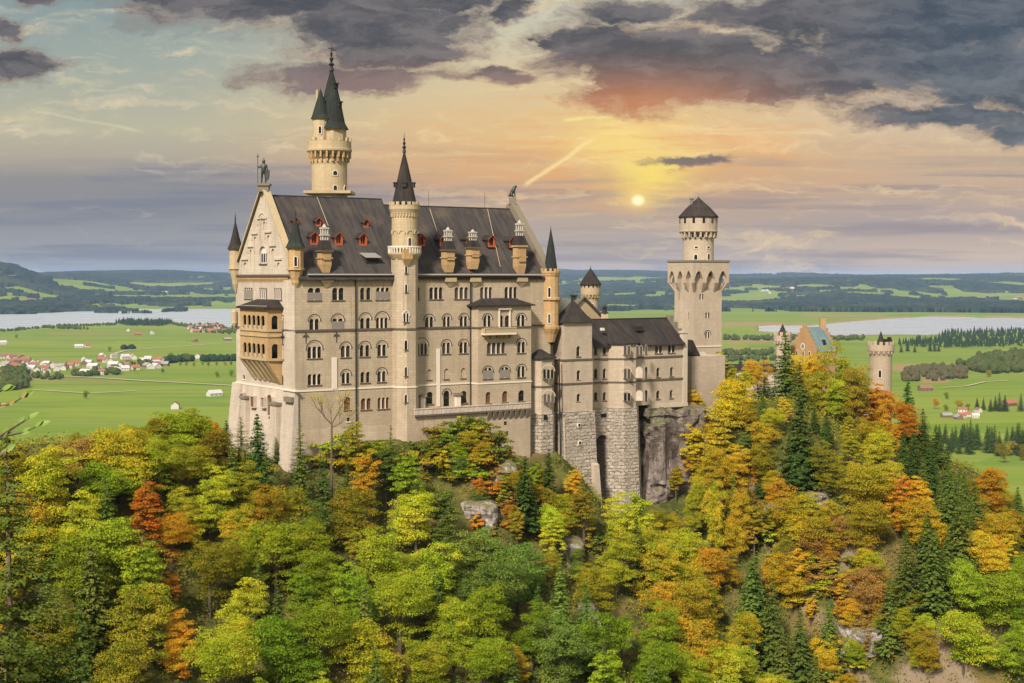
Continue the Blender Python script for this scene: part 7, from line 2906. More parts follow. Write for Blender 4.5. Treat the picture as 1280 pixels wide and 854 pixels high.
# tall trees along the ridge: (x, top, distance, shape, foliage, width)
RIDGE = [(982, 412, 352, 's0', 'spruceg', 1.15), (956, 470, 345, 's2', 'spruce', 1.1), (1000, 452, 340, 's1', 'spruceg', 1.1), (1012, 448, 362, 'n0', 'gold', 1.15), (1052, 424, 358, 'b3', 'olive', 1.0), (1040, 470, 350, 'b0', 'lime', .8),
         (1066, 452, 350, 'b5', 'olive', .8), (1030, 505, 342, 's0', 'spruceg', 1.0), (892, 438, 338, 'n1', 'gold', 1.2), (905, 468, 336, 'b0', 'yellow', .8), (932, 462, 348, 'b2', 'yellow', .8), (870, 485, 325, 'n0', 'gold', .9),
         (920, 500, 340, 'b4', 'olive', .8), (940, 510, 335, 's1', 'spruce', .9), (1090, 478, 362, 'n1', 'orange', 1.1), (1078, 490, 352, 'n0', 'red', .8), (1112, 486, 360, 'b2', 'red', .7), (1136, 474, 366, 's1', 'spruce', .9), (1130, 500, 358, 'b0', 'orange', .8),
         (968, 520, 332, 's0', 'spruceg', 1.1), (1000, 520, 330, 's2', 'spruceg', 1.0), (885, 525, 322, 'b1', 'gold', .7), (900, 540, 318, 'b5', 'lime', .7), (1108, 552, 345, 's0', 'spruceg', .8), (1062, 566, 340, 'b0', 'yellow', .8), (1000, 441, 366, 'b1', 'gold', .7), (1024, 440, 368, 'n0', 'orange', .9), (1018, 462, 352, 'b4', 'olive', .6), (960, 545, 326, 'b2', 'gold', .55), (938, 522, 334, 'b0', 'yellow', .55), (925, 610, 300, 'b4', 'gold', .5), (945, 625, 300, 'n1', 'olive', .8), (975, 598, 314, 'b1', 'yellow', .5), (1155, 510, 362, 's2', 'spruceg', .9),
         (1172, 530, 356, 's0', 'spruce', .95), (1055, 530, 338, 's1', 'olive', 1.0),
         (655, 566, 290, 's1', 'spruce', .9), (640, 588, 286, 's0', 'spruceg', .8), (672, 580, 289, 's0', 'spruceg', .8), (688, 562, 290, 's2', 'spruce', .85), (610, 592, 284, 'n0', 'gold', .7), (915, 455, 346, 'n0', 'yellow', 1), (948, 448, 352, 'b1', 'gold', .7), (876, 462, 332, 'n1', 'gold', 1),
         (868, 528, 318, 'n1', 'gold', .9), (884, 552, 312, 'b0', 'yellow', .6), (905, 560, 309, 'b2', 'gold', .6), (928, 545, 316, 's1', 'spruceg', .8), (948, 560, 312, 'b4', 'olive', .6), (918, 590, 303, 's0', 'spruceg', .7),
         (893, 598, 301, 'b2', 'mixed', .5), (955, 590, 308, 's2', 'spruce', .7), (975, 560, 322, 's1', 'spruceg', .9), (1020, 560, 332, 'b1', 'olive', .6), (1045, 575, 335, 'b5', 'lime', .6), (868, 600, 302, 'b0', 'lime', .5),
         (930, 480, 345, 'n0', 'gold', .9), (908, 520, 330, 'n1', 'lime', .9), (760, 625, 290, 'n0', 'lime', .9), (795, 612, 289, 'n1', 'lime', 1.0), (815, 650, 284, 'b2', 'mixed', .6), (715, 590, 286, 'n0', 'gold', .7), (735, 612, 284, 'n1', 'olive', .9),
         (596, 600, 282, 'b2', 'mixed', .5), (625, 618, 280, 's0', 'spruceg', .6), (560, 610, 280, 'n1', 'olive', .8), (640, 640, 276, 'b0', 'olive', .5)]
for (x, yt, dep, key, lm, wd) in RIDGE:
    X_ = (x - 640) / FPX * dep
    g_ = ground(X_, dep)
    h_ = zat(yt, dep) - g_
    if h_ < 5: print('short', x, yt, h_); continue
    placed.append((X_, dep, key[0]))
    plant(key, X_, dep, lm, h_, z=g_, wide=wd * PH[key] / h_ * min(1.25, max(.75, h_ / PH[key])))
CTRL += [(int(q[0] + 0), q[1], q[3][0], q[4], 13) for q in RIDGE if q[1] > 9999]
cx = np.array([c[0] for c in CTRL]); cy = np.array([c[1] for c in CTRL])
cand = []
rr_ = random.Random(5)
gx = -112.0
while gx < 235:
    gy = 205.0
    while gy < 420:
        cand.append((gx + rr_.uniform(-2.6, 2.6), gy + rr_.uniform(-2.6, 2.6)))
        gy += 4.9
    gx += 4.9
rr_.shuffle(cand)
cnt = 0
for (X_, Y_) in cand:
    u, v = A.uv(X_, Y_)
    if footprint(u, v): continue
    if v > 8 and u > -5: 
        if u < 100: continue
    if v > 2 and u > 150: continue
    if v > 46: continue
    z_ = ground(X_, Y_)
    sx, sy = proj(X_, Y_, z_ + 8)
    if not (-130 < sx < 1440) or sy > 905 or sy < 440: continue
    j = int(np.argmin(((cx - sx) / 1.0) ** 2 + ((cy - sy) * 1.2) ** 2 + np.array([rr_.uniform(0, 900) for _ in range(len(cx))])))
    k, lm, h = CTRL[j][2:]
    scr = any(((sx - e[0]) / e[2]) ** 2 + ((sy - e[1]) / e[3]) ** 2 < 1 for e in SCRUB)
    if scr: continue
    if any((X_ - a) ** 2 + (Y_ - b) ** 2 < (4.0 if sy < 640 else 4.35) ** 2 for a, b, _ in placed): continue
    if h > 18: h = rr_.uniform(13, 17)
    if lm in ('orange', 'red', 'gold') and rr_.random() < .55: lm = rr_.choice(['mixed', 'lime', 'yellow', 'olive'])
    if h < 9: h = 11
    h *= rr_.uniform(.64, .94)
    if k == 'b' and rr_.random() < .34: k = 'n'
    if rr_.random() < .19: k, lm = 's', 'spruceg'; h *= 1.15
    # keep crowns clear of the walls that the photograph shows
    topy = proj(X_, Y_, z_ + h)[1]
    lim = np.interp(sx, [0, 60, 130, 180, 215, 245, 280, 300, 345, 370, 420, 500, 520, 560, 600, 640, 700, 760, 815, 835, 870, 885, 1150, 1200, 1280], [562, 550, 534, 528, 514, 508, 530, 560, 575, 570, 560, 560, 545, 520, 530, 575, 590, 640, 640, 640, 600, 470, 540, 585, 620])
    while topy < lim and h > 4:
        h *= .88
        topy = proj(X_, Y_, z_ + h)[1]
    if h < 5: continue
    placed.append((X_, Y_, k))
    plant(rr_.choice(tall[k]), X_, Y_, lm, h, z=z_)
    cnt += 1
print('filler trees', cnt)

# bushes on the open ground
nb_ = 0
for (ex_, ey_, rx_, ry_) in SCRUB:
    n_ = int(rx_ * ry_ / 92)
    for _ in range(n_):
        a = rr_.uniform(0, 6.28); r_ = rr_.random() ** .5
        x, y = ex_ + rx_ * r_ * math.cos(a), ey_ + ry_ * r_ * math.sin(a)
        hh = rr_.uniform(2.0, 4.2)
        q = at_px(x, y, 'k0', hh)
        if q is None: continue
        u, v = A.uv(q[0], q[1])
        if v > -5 and -2 < u < 99: continue
        if ex_ in (570, 600): lm = rr_.choice(['olive', 'olive', 'spruceg', 'lime', 'green', 'mixed'])
        elif ex_ > 900: lm = rr_.choice(['rust', 'yellow', 'olive', 'rust', 'gold', 'yellow', 'lime', 'gold']); hh *= rr_.choice([1, 1.2, 1.7, 2.1])
        else: lm = rr_.choice(['gold', 'olive', 'rust', 'orange', 'spruceg'])
        if hh > 3.4 and ex_ != 570 and rr_.random() < .5: plant(rr_.choice(['b0', 'b2', 'b4', 'n1']), q[0], q[1], lm, hh * 1.25, z=q[2])
        else: plant(rr_.choice(['k0', 'k1']), q[0], q[1], lm, min(hh, 3.6), z=q[2])
        nb_ += 1
print('bushes', nb_)
# knoll under the terrace
for (x, y, k, lm, h) in ((540, 560, 'k', 'olive', 5), (560, 540, 'k', 'green', 4), (580, 528, 'k', 'olive', 3.6), (598, 530, 'k', 'green', 3.6), (612, 545, 'k', 'spruceg', 4.5), (620, 560, 'k', 'spruceg', 5), (530, 575, 'k', 'mixed', 5),
                         (605, 580, 'k', 'gold', 4), (585, 560, 'k', 'olive', 4), (560, 575, 'k', 'mixed', 5), (545, 535, 'k', 'olive', 3.5), (520, 560, 'k', 'spruceg', 4), (500, 575, 'k', 'olive', 4), (470, 560, 'k', 'green', 5), (415, 560, 'k', 'green', 5), (430, 575, 'k', 'gold', 4.5), (400, 575, 'k', 'olive', 4)):
    q = at_px(x, y, 'k0', h)
    if q: plant(rr_.choice(['k0', 'k1']), q[0], q[1], lm, h, z=q[2])
# young spruces against the palace wall
for (x, ytop, ybase, w_) in ((374, 527, 585, 1.1), (488, 530, 580, 1.0), (343, 545, 600, 1.0), (300, 520, 585, 1.1)):
    dd = 262 if x > 350 else 268
    zt_0, zb_0 = zat(ytop, dd), zat(ybase, dd)
    X_ = (x - 640) / FPX * dd
    g_ = ground(X_, dd)
    plant('t0', X_, dd, 'spruceg' if x != 374 else 'spruceg', zt_0 - g_, z=g_, wide=w_ * 12 / max(8, zt_0 - g_) * .9)

# ---------------------------------------------------------------- forest undergrowth, one mass
r_ = np.random.default_rng(77)
n_ = 62000
UX = r_.uniform(-110, 230, n_); UY = r_.uniform(205, 400, n_)
UZ = height(UX, UY)
a_, b_ = UX - A.o[0], UY - A.o[1]
uu = a_ * A.c + b_ * A.s; vv = -a_ * A.s + b_ * A.c
ok = ~((vv > -4.5) & (uu > -4) & (uu < 100)) & (vv < 44) & (UZ > 20) & (fbm(UX / 9, UY / 9, 301, 3) > .28)
dep_ = UY
sx = 640 + FPX * UX / UY; sy = 427 + (FPX * (CZ - UZ) / UY - 80)
ok &= (sx > -40) & (sx < 1330) & (sy < 900)
UX, UY, UZ = UX[ok], UY[ok], UZ[ok]
k_ = 9
C = np.repeat(np.stack([UX, UY, UZ], 1), k_, 0) + r_.normal(size=(len(UX) * k_, 3)) * np.array([.6, .6, .5]) + np.array([0, 0, .7])
N_ = r_.normal(size=C.shape) * .6 + np.array([0, -.2, .8])
um = leafmat('undergrowth_leaves', (.065, .09, .012), (.14, .125, .018), (.23, .20, .03))
me = leaf_mesh('undergrowth', C, N_, r_.uniform(.25, .55, len(C)), um)
o = bpy.data.objects.new('undergrowth', me); col.objects.link(o)
tag(o, 'low brown and green undergrowth covering the forest floor of the castle hill', 'undergrowth', kind='stuff')

from collections import Counter
print('KINDS', Counter(p[1][0] for p in PLANTS))

# ================================================================ cliffs and rocks
rockm, t, b = mat('grey_violet_cliff_rock', (.2, .17, .15), .9, .2)
P = gpos(t)
n1 = t.noise(P, .55, 8, .68, 1.2); n2 = t.noise(scalev(t, P, .5, .5, .16), 1, 6, .65); n3 = t.noise(P, 2.4, 5, .7)
c = t.mix(t.smooth(n1, .35, .65), (.10, .075, .065, 1), (.25, .20, .17, 1))
c = t.mix(t.smooth(n2, .52, .7, 0, .8), c, (.055, .042, .036, 1))
c = t.mix(t.smooth(n3, .58, .75, 0, .5), c, (.34, .30, .26, 1))
nn2 = t.n.new('ShaderNodeNewGeometry'); sn = t.n.new('ShaderNodeSeparateXYZ'); t.l.new(nn2.outputs['Normal'], sn.inputs[0])
c = t.mix(t.smooth(sn.outputs[2], .35, .75, 0, .8), c, (.10, .105, .03, 1))
t.l.new(c, b.inputs['Base Color'])
bump(t, b, n1, .9, .7)
rockl, t, b = mat('pale_limestone_rock', (.4, .36, .32), .9, .2)
P = gpos(t)
n1 = t.noise(P, .8, 8, .68, 1.0); n2 = t.noise(scalev(t, P, .9, .9, .25), 1, 6, .65)
c = t.mix(t.smooth(n1, .35, .65), (.19, .155, .13, 1), (.42, .37, .33, 1))
c = t.mix(t.smooth(n2, .52, .7, 0, .8), c, (.11, .085, .06, 1))
nn2 = t.n.new('ShaderNodeNewGeometry'); sn = t.n.new('ShaderNodeSeparateXYZ'); t.l.new(nn2.outputs['Normal'], sn.inputs[0])
c = t.mix(t.smooth(sn.outputs[2], .45, .8, 0, .85), c, (.13, .115, .035, 1))
t.l.new(c, b.inputs['Base Color'])
bump(t, b, n1, .9, .6)


def rock(name, cx, cy, cz, rx, ry, rz, seed, m, label, cat='rock', rot=0.0, group=None, nu=44, nv=30, boxy=.55):
    V = []; F = []; r0 = random.Random(seed)
    sv = Vector((seed * 3.1, seed * 1.7, seed * .9))
    for j in range(nv + 1):
        th = math.pi * j / nv
        for i in range(nu):
            ph = 2 * math.pi * i / nu
            d = Vector((math.sin(th) * math.cos(ph), math.sin(th) * math.sin(ph), math.cos(th)))
            q = Vector([math.copysign(abs(x) ** boxy, x) for x in d])
            p = Vector((q.x * rx, q.y * ry, q.z * rz))
            w = mnoise.fractal(p * .16 + sv, 1.0, 2.0, 6)
            w2 = abs(mnoise.noise(p * .35 + sv * 2))
            w3 = mnoise.cell(Vector((p.x * .28, p.y * .28, p.z * .14)) + sv)
            k = 1 + (.30 + .25 * (boxy > .5)) * w - .22 * w2 + .14 * w3
            p = Vector((p.x * k, p.y * k, p.z * (1 + .12 * w)))
            c_, s_ = math.cos(rot), math.sin(rot)
            V.append((cx + p.x * c_ - p.y * s_, cy + p.x * s_ + p.y * c_, cz + p.z))
    for j in range(nv):
        for i in range(nu):
            a, b_ = j * nu + i, j * nu + (i + 1) % nu
            F.append((a, a + nu, b_ + nu, b_))
    me = bpy.data.meshes.new(name); me.from_pydata([(v[0] - cx, v[1] - cy, v[2] - cz) for v in V], [], F)
    me.materials.append(m)
    o = bpy.data.objects.new(name, me); col.objects.link(o); o.location = (cx, cy, cz)
    tag(o, label, cat, group)
    return o


def rock_px(x, y, w, h, depth_m, seed, m, label, cat='rock outcrop', lift=0.0):
    q = march(x, y)
    if q is None: return
    k = q[1] / FPX
    rock('rock_outcrop', q[0], q[1] + depth_m * .45, q[2] + lift - h * k * .18, w * k * .8, depth_m * 1.15, h * k * .5, seed, m, label, cat)


# cliff carrying the right end of the bower wing
cl = A.p((u4 + u5) / 2 + 2.4, VM + 3.3, 0)
rock('cliff', cl.x, cl.y, 140.6, 9.4, 5.6, 11.4, 3, rockm, 'dark grey violet cliff under the right end of the bower wing', 'cliff', R(34.4), nu=120, nv=80, boxy=.42)
cl = A.p(u5 + 8.5, VM + 3.5, 0)
rock('cliff', cl.x, cl.y, 139.5, 6.0, 5.0, 9.6, 8, rockm, 'rounded dark rock shoulder right of the bower wing cliff', 'cliff', R(20), nu=80, nv=60, boxy=.6)
cl = A.p((u2 + u3) / 2 + 2, VM + 2.5, 0)
rock('rock_outcrop', cl.x, cl.y - 1.5, 124.0, 9.5, 5.0, 6.0, 12, rockl, 'rock ledge carrying the two rusticated bastions', 'rock outcrop', R(34.4), nu=90, nv=50)
rocks = [(600, 650, 26, 44, 4, 21, 'pale rock strip below the terrace knoll'), (628, 595, 20, 52, 3.5, 22, 'pale crag under the right end of the terrace'),
         (714, 700, 22, 74, 4, 23, 'upper part of the tall pale rock rib below the stair tower'), (734, 775, 18, 60, 4, 24, 'lower part of the pale rock rib below the stair tower'),
         (888, 648, 36, 26, 4, 25, 'small pale ledge under the dark cliff'), (985, 650, 44, 34, 5, 26, 'pale ledge at the top of the scrub slope below the gatehouse'),
         (1015, 628, 26, 26, 4, 27, 'small rock above the scrub slope'), (1095, 808, 46, 44, 5, 28, 'jagged grey rock at the bottom of the scrub slope'),
         (1130, 765, 16, 60, 4, 29, 'narrow pale rock pillar beside the dark spruces'), (1060, 812, 24, 26, 4, 30, 'low grey rock left of the jagged rock'), (1085, 745, 40, 20, 3, 31, 'flat brown ledge in the middle of the scrub slope')]
for (x, y, w_, h_, d_, sd_, lb_) in rocks:
    rock_px(x, y, w_, h_, d_, sd_, rockl, lb_)

# ================================================================ bare tree before the palace wall
bt_d = 258.0
bx0 = (414 - 640) / FPX * bt_d
bz = ground(bx0, bt_d)
bt = thing('bare_tree', 'nearly bare forked tree with a few yellow leaves before the pale palace wall', 'tree', (bx0, bt_d, bz))
f = MB()
rb = random.Random(4)
tips = []


def limb(p, d, L, r, lev):
    n_ = 4
    path = [p]; q = Vector(p); dd = Vector(d).normalized()
    for i in range(n_):
        dd = (dd + Vector((rb.uniform(-.22, .22), rb.uniform(-.12, .12), rb.uniform(-.02, .2)))).normalized()
        q = q + dd * L / n_
        path.append(q.copy())
    f.tube(path, [r * (1 - .6 * i / n_) for i in range(n_ + 1)], 5)
    if lev == 0:
        tips.append(q); return
    for k in range(3 if lev > 1 else 4):
        s_ = path[rb.choice([2, 3, 4])]
        a = rb.uniform(-1.1, 1.1)
        nd = (dd + Vector((math.sin(a) * .9, rb.uniform(-.4, .4), .35 * math.cos(a)))).normalized()
        limb(s_, nd, L * rb.uniform(.55, .75), r * .5, lev - 1)


zt0 = zat(530, bt_d)
f.tube([(bx0, bt_d, bz - 1), (bx0 - .1, bt_d, (bz + zt0) / 2), (bx0, bt_d, zt0)], [.26, .2, .17], 7)
limb(Vector((bx0, bt_d, zt0 - .1)), (-.75, 0, .9), 3.6, .16, 2)
limb(Vector((bx0, bt_d, zt0 - .1)), (.35, .1, 1), 3.5, .15, 2)
limb(Vector((bx0, bt_d, zt0 - .6)), (1.1, 0, .45), 2.8, .10, 2)
limb(Vector((bx0, bt_d, zt0 - .4)), (-.1, .2, 1), 3.0, .10, 1)
f.build('trunk', mat('dark_bark', (.11, .08, .055), .95)[0], bt)
tp = np.array([list(q) for q in tips])
Cc = np.repeat(tp, 16, 0) + rng.normal(size=(len(tp) * 16, 3)) * .45
me = leaf_mesh('crown', Cc - np.array([bx0, bt_d, bz]), rng.normal(size=Cc.shape) + np.array([0, -.3, .4]), rng.uniform(.16, .30, len(Cc)), LM['yellow'])
o = bpy.data.objects.new('crown', me); col.objects.link(o); o.parent = bt

# ================================================================ near things at the left edge
sd_ = 74.0
sx0 = (6 - 640) / FPX * sd_
sz0 = ground(sx0, sd_)
ztop = zat(540, sd_)
hs_ = ztop - sz0
me_, f_ = spruce(24, 6.8, 333, 40, 15, droop=.24, spray=34, sz=.34)
f_ = MB()
f_.tube([(0, 0, -1), (0, 0, hs_ - 10), (0, 0, hs_)], [.34, .2, .02], 8)
off_ = hs_ - 24
me_.name = 'crown'
rt0 = thing('near_spruce', 'large near spruce with long drooping olive branches at the left edge of the picture', 'spruce', (sx0, sd_, sz0))
o = bpy.data.objects.new('crown', me_); col.objects.link(o); o.parent = rt0; o.location = (0, 0, off_)
me_.materials[0] = LM['spruceg']
tr_ = f_.build('trunk', mat('pale_spruce_bark', (.17, .12, .08), .95)[0]); tr_.parent = rt0
f2 = MB()
rb2 = random.Random(9)
for k in range(34):
    z_ = 24 * rb2.uniform(.1, .95)
    a = rb2.uniform(0, 6.28); L = 6.4 * (1 - z_ / 24) ** .8 + .3
    z_ += off_
    f2.tube([(0, 0, z_), (math.cos(a) * L * .5, math.sin(a) * L * .5, z_ - .05), (math.cos(a) * L, math.sin(a) * L, z_ - .35)], [.05, .035, .012], 4)
for br_ in f2.build_each('branch', bark): br_.parent = rt0

# leafy sapling whose twigs reach into the picture
sy0 = 11.0
tx0 = -4.7
tz0 = ground(tx0, sy0)
sp = thing('leafy_sapling', 'thin green twigs with pointed leaves reaching in at the left edge', 'sapling', (tx0, sy0, tz0))
f = MB(); lf = MB()
hz_ = 180 - .3
f.tube([(0, 0, 0), (.1, 0, (hz_ - tz0) * .5), (0, 0, hz_ - tz0 - 1.6), (.15, 0, hz_ - tz0 + .2)], [.12, .09, .05, .02], 7)
rl = random.Random(12)


def leaf(mb, p, d, L, mi=0):
    d = Vector(d).normalized()
    up_ = Vector((rl.uniform(-.5, .5), -1.0, rl.uniform(.2, .9))).normalized()
    s_ = d.cross(up_).normalized(); n_ = s_.cross(d)
    W_ = L * .24
    prof = [(0, .0), (.2, .7), (.45, 1.0), (.7, .75), (1.0, 0)]
    for a, b_ in zip(prof[:-1], prof[1:]):
        P0, P1 = p + d * L * a[0] - n_ * L * .12 * a[0] ** 2, p + d * L * b_[0] - n_ * L * .12 * b_[0] ** 2
        for sg in (1, -1):
            mb.face([P0, P1, P1 + s_ * sg * W_ * b_[1] + n_ * .15 * W_, P0 + s_ * sg * W_ * a[1] + n_ * .15 * W_], mi=mi)


def pt(x, y, dep=sy0):
    d = ray(x, y)
    return Vector((d.x * dep - tx0, dep - sy0, CZ + d.z * dep - tz0))


twigs = [[(-60, 520), (-20, 512), (0, 508), (14, 505), (27, 497)], [(-60, 590), (-20, 556), (8, 545), (28, 541), (46, 533)], [(-40, 560), (-5, 548), (20, 532), (33, 524)], [(-50, 500), (-10, 492), (2, 488)],
         [(-40, 610), (-10, 578), (4, 566)]]
for tw_ in twigs:
    pts = [pt(*q) for q in tw_]
    pts = [Vector((.05, 0, pts[0].z - .35))] + pts
    f.tube(pts, [.022, .016, .012, .009, .006, .004][:len(pts)], 5)
    for i in range(2, len(pts)):
        for _ in range(2):
            dd = (pts[i] - pts[i - 1]).normalized() + Vector((rl.uniform(-.5, .5), rl.uniform(-.4, .2), rl.uniform(-.2, .9)))
            leaf(lf, pts[i] + (pts[i - 1] - pts[i]) * rl.random() * .6, dd, rl.uniform(.055, .10), rl.choice([0, 0, 1]))
    leaf(lf, pts[-1], (pts[-1] - pts[-2]), .10, 0)
f.build('stem', bark, None).parent = sp
lo_ = lf.build('leaves', [mat('fresh_leaf', (.13, .20, .03), .5)[0], mat('browning_leaf', (.22, .17, .05), .5)[0]], None); lo_.parent = sp

# ================================================================ houses
HM = [mat('whitewashed_wall', (.46, .42, .36), .9)[0], mat('timber_wall', (.16, .10, .06), .9)[0]]
HR = {'red': mat('red_tile_roof', (.27, .10, .06), .9)[0], 'brown': mat('brown_tile_roof', (.20, .10, .065), .9)[0], 'grey': mat('grey_roof', (.24, .22, .21), .9)[0], 'white': mat('pale_metal_roof', (.42, .40, .38), .7)[0]}


def house_mesh(L, W_, H, Rf, wall, roof):
    me = bpy.data.meshes.new('house')
    l, w = L / 2, W_ / 2
    e = .7
    V = [(-l, -w, -2), (l, -w, -2), (l, w, -2), (-l, w, -2), (-l, -w, H), (l, -w, H), (l, w, H), (-l, w, H), (-l, 0, H + Rf - .1), (l, 0, H + Rf - .1),
         (-l - e, -w - e, H - .4), (l + e, -w - e, H - .4), (l + e, 0, H + Rf), (-l - e, 0, H + Rf), (l + e, w + e, H - .4), (-l - e, w + e, H - .4)]
    F = [(0, 1, 5, 4), (1, 2, 6, 9, 5), (2, 3, 7, 6), (3, 0, 4, 8, 7), (10, 11, 12, 13), (13, 12, 14, 15)]
    # window strips and door as slightly proud dark faces
    n = len(V)
    for k in range(3):
        x0 = -l + L * (k + .35) / 3; x1 = x0 + L * .1
        for z0 in (1.0, 3.6):
            if z0 + 1.2 > H: continue
            V += [(x0, -w - .05, z0), (x1, -w - .05, z0), (x1, -w - .05, z0 + 1.2), (x0, -w - .05, z0 + 1.2)]
            F.append((n, n + 1, n + 2, n + 3)); n += 4
    me.from_pydata(V, [], F)
    me.materials.append(wall); me.materials.append(roof); me.materials.append(M['glass'])
    for i, p in enumerate(me.polygons):
        p.material_index = 1 if i in (4, 5) else (2 if i > 5 else 0)
    return me


HP = {}
for rc in HR:
    HP[rc] = [house_mesh(13, 10, 5.5, 4.2, HM[0], HR[rc]), house_mesh(17, 11, 6, 4.6, HM[0], HR[rc]), house_mesh(20, 12, 4.5, 4.5, HM[1] if rc != 'white' else HM[0], HR[rc])]
HOUSES = []


def house(px_, py_, rc, v=None, cl='', far=False, s=1.0):
    X_, Y_ = flat(px_, py_)
    if far:
        q = march(px_, py_, 5000, 16000, 12)
        if q is None: return
        X_, Y_ = q[0], q[1]
    v = rl.choice([0, 0, 1, 2]) if v is None else v
    o = bpy.data.objects.new('house' if v != 2 else 'barn', HP[rc][v]); col.objects.link(o)
    o.location = (X_, Y_, ground(X_, Y_)); o.rotation_euler = (0, 0, rl.choice([.3, .5, 1.8, 2.1, -.2]) + rl.uniform(-.2, .2))
    o.scale = (s, s, s)
    o['category'] = 'house' if v != 2 else 'barn'
    HOUSES.append([o, rc, v, px_, py_, cl])


def village(poly, n, cl, wts, far=False, s=1.0, sep=5.0):
    x0, x1 = min(p[0] for p in poly), max(p[0] for p in poly); y0, y1 = min(p[1] for p in poly), max(p[1] for p in poly)
    pl_ = []; tries = 0
    while len(pl_) < n and tries < 4000:
        tries += 1
        x, y = rl.uniform(x0, x1), rl.uniform(y0, y1)
        if inpoly(x, y, poly) and all(abs(x - a) > sep or abs(y - b_) > 1.3 for a, b_ in pl_):
            pl_.append((x, y))
            house(x, y, rl.choices(['red', 'brown', 'grey', 'white'], wts)[0], None, cl, far, s)


village([(0, 446), (22, 447), (42, 455), (84, 459), (84, 468), (40, 468), (0, 462)], 34, 'at the left end of the big village', (5, 3, 1, 1), s=1.0)
village([(84, 462), (108, 449), (150, 446), (210, 452), (212, 460), (150, 468), (104, 471)], 38, 'in the right half of the big village', (4, 3, 1, 3), s=1.05)
village([(234, 409), (250, 404.5), (284, 410), (284, 417), (240, 416)], 22, 'in the hamlet by the lake shore', (6, 2, 1, 1), s=1.2, sep=4)
village([(12, 380), (40, 375), (82, 379), (80, 384), (20, 385)], 16, 'across the left lake', (3, 2, 1, 3), far=True, s=1.5, sep=3.5)
village([(1170, 516), (1200, 512), (1236, 516), (1236, 526), (1190, 528)], 7, 'in the white hamlet behind the right spruces', (1, 2, 3, 3), s=.65, sep=7)
village([(945, 362), (1000, 360), (1010, 367), (960, 368)], 12, 'on the green hill right of the square tower', (2, 1, 1, 4), far=True, s=1.6, sep=3.5)
village([(1215, 372), (1275, 370), (1278, 377), (1220, 378)], 9, 'on the far shore of the right lake', (4, 1, 1, 2), far=True, s=1.6, sep=4)
for (x, y, rc, v) in ((98, 435, 'white', 2), (109, 434.5, 'red', 0), (172, 419, 'red', 2), (190, 418, 'white', 0), (243, 428, 'brown', 2), (284, 426, 'grey', 2), (267, 497, 'white', 2), (218, 513, 'brown', 0), (3, 431, 'white', 1), (5, 470, 'red', 2),
                      (160, 414, 'white', 0), (13, 486, 'red', 0), (1263, 509, 'red', 2), (1158, 489, 'brown', 2), (1216, 462, 'brown', 0), (118, 466, 'white', 2), (247, 449, 'red', 1), (208, 366, 'white', 1), (265, 367, 'white', 1)):
    house(x, y, rc, v, 'standing alone in the meadow', far=y < 390)

# ================================================================ single trees in the meadows
for (x, y, key, lm, h) in ((106.5, 499, 'b2', 'green', 12), (167, 467, 'b0', 'olive', 10), (201.5, 469, 'b0', 'green', 10), (270, 473, 'b2', 'green', 11), (289, 472, 'b2', 'green', 13), (225, 459, 'b2', 'green', 9), (233, 459, 'b2', 'olive', 9), (242, 459.5, 'b2', 'green', 9),
                           (252, 459, 'b0', 'green', 10), (260, 459, 'b2', 'green', 10), (270, 458.5, 'b2', 'olive', 9), (280, 458.5, 'b2', 'green', 9), (288, 458, 'b2', 'green', 9), (213, 453, 'b0', 'green', 19), (233, 453, 'b4', 'green', 18), (137, 441, 'b2', 'green', 13),
                           (20, 423.5, 'b4', 'green', 12), (82, 462, 's0', 'spruce', 15), (1223, 512, 's1', 'spruce', 15), (1231, 514, 's0', 'spruce', 17), (1246, 515, 's0', 'spruce', 20), (1251, 516, 's2', 'spruce', 25), (1258, 516, 's1', 'spruce', 22), (1240, 516, 's1', 'spruce', 17),
                           (1184, 499, 'b2', 'green', 10), (1237, 472, 'b4', 'olive', 12), (1170, 512, 'b0', 'gold', 15), (1199, 513, 'b2', 'mixed', 14), (1183, 515, 'b2', 'green', 9), (1212, 514, 'b2', 'olive', 9), (1135, 440, 's0', 'spruce', 26), (1127, 441, 's1', 'spruce', 20),
                           (1144, 441, 's1', 'spruce', 18), (1163, 440, 's0', 'spruce', 26), (1169, 440, 's2', 'spruce', 26), (1174, 440, 's1', 'spruce', 20), (1278, 516, 's2', 'spruce', 24), (1105, 470, 's1', 'spruce', 18), (926, 458, 's1', 'spruce', 20), (937, 458, 's0', 'spruce', 22), (955, 458, 's0', 'spruce', 24)):
    X_, Y_ = flat(x, y)
    plant(key, X_, Y_, lm, h)
rw = random.Random(31)
for i in range(46):
    x = 1176 + 118 * (i + rw.random()) / 46
    y = rw.uniform(552, 568) + (x - 1176) * .06
    X_, Y_ = flat(x, y)
    if 1226 < x < 1268 and rw.random() < .5:
        plant('b%d' % rw.randrange(5), X_, Y_ - 60, 'olive', rw.uniform(11, 14))
    else:
        plant('s%d' % rw.randrange(3), X_, Y_, 'spruce', rw.uniform(17, 27))

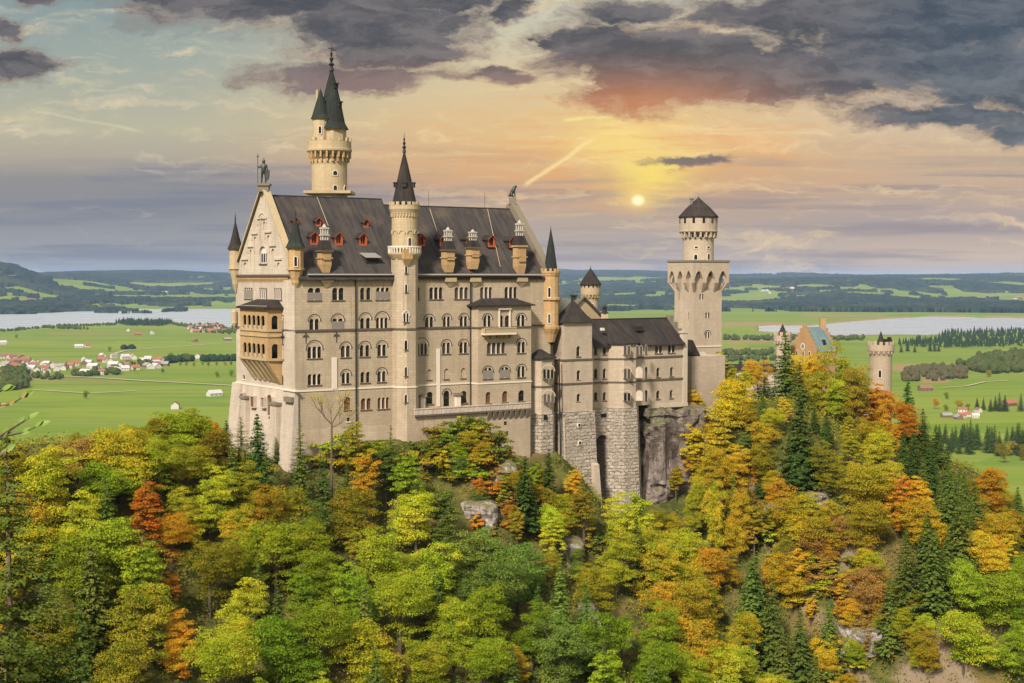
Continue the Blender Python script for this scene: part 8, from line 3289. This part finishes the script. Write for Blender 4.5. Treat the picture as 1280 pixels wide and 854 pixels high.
# ================================================================ labels that single each plant and house out
COLN = {'green': 'green', 'lime': 'yellow-green', 'yellow': 'yellow', 'gold': 'golden', 'orange': 'orange', 'red': 'red-orange', 'olive': 'olive', 'blue': 'blue-green', 'rust': 'russet', 'spruce': 'dark', 'spruceg': 'olive-green', 'mixed': 'half-turned'}
NUM = ['zero', 'one', 'two', 'three', 'four', 'five', 'six', 'seven', 'eight', 'nine', 'ten', 'eleven', 'twelve', 'thirteen', 'fourteen', 'fifteen', 'sixteen', 'seventeen', 'eighteen', 'nineteen', 'twenty']
ORD = ['', 'leftmost', 'second from left', 'third from left', 'fourth from left', 'fifth from left', 'sixth from left', 'seventh from left', 'eighth from left', 'ninth from left', 'tenth from left', 'eleventh from left', 'twelfth from left',
       'thirteenth from left', 'fourteenth from left', 'fifteenth from left', 'sixteenth from left', 'seventeenth from left', 'eighteenth from left', 'nineteenth from left']
COLS = [(190, 'left of the palace'), (350, 'below the west front'), (470, 'below the near corner'), (590, 'below the stair turret'), (690, 'below the terrace'), (830, 'below the bastions'), (930, 'below the square tower'), (1050, 'below the gatehouse'), (1160, 'below the gate tower'), (9999, 'at the right end')]
ROWS = [(575, 'ridge'), (650, 'upper slope'), (725, 'middle slope'), (800, 'lower slope'), (9999, 'bottom slope')]
groups = {}
for P_ in PLANTS:
    root, key, lm, X_, Y_, z_, zt0_, lb_ = P_
    if lb_: continue
    sx, sy = proj(X_, Y_, z_ + (zt0_ - z_) * .6)
    k = key[0]
    kn_ = {'b': 'broadleaf tree', 'n': 'slim tree', 's': 'spruce', 't': 'young spruce', 'k': 'bush'}[k]
    if Y_ > 600:
        where = ('in the spruce row by the right meadow' if sx > 1170 and sy > 525 else 'in the right meadows' if sx > 1090 else 'in the meadow beside the tower' if sx > 700 else 'in the left meadows')
    else:
        where = 'on the ' + next(r for a, r in ROWS if sy < a) + ' ' + next(r for a, r in COLS if sx < a)
    groups.setdefault((COLN[lm], kn_, where), []).append((sx, root))
GR = {'broadleaf tree': 'autumn trees on the castle hill', 'slim tree': 'autumn trees on the castle hill', 'spruce': 'spruces', 'young spruce': 'young spruces', 'bush': 'bushes on the rocky ground'}
for (cn_, kn_, where), L_ in groups.items():
    L_.sort(key=lambda q: q[0])
    n_ = len(L_)
    for i, (sx, root) in enumerate(L_):
        if n_ == 1: lb_ = f'{cn_} {kn_} {where}'
        elif n_ == 2: lb_ = f'{cn_} {kn_}, {"left" if i == 0 else "right"} one of two {where}'
        elif i == n_ - 1: lb_ = f'{cn_} {kn_}, rightmost {where}'
        else: lb_ = f'{cn_} {kn_}, {ORD[min(i + 1, 19)]} {where}'
        root['label'] = lb_
        root['group'] = GR[kn_]
hg = {}
for o, rc, v, x, y, cl in HOUSES:
    hg.setdefault((rc, v == 2, cl), []).append((x, o))
for (rc, bn, cl), L_ in hg.items():
    L_.sort(key=lambda q: q[0])
    for i, (x, o) in enumerate(L_):
        nm_ = f'small {rc}-roofed {"barn" if bn else "house"}'
        if len(L_) == 1: lb_ = f'{nm_} {cl}'
        elif i == len(L_) - 1: lb_ = f'{nm_}, rightmost one {cl}'
        else: lb_ = f'{nm_}, {ORD[min(i + 1, 19)]} {cl}'
        o['label'] = lb_
        o['group'] = 'houses of the valley'
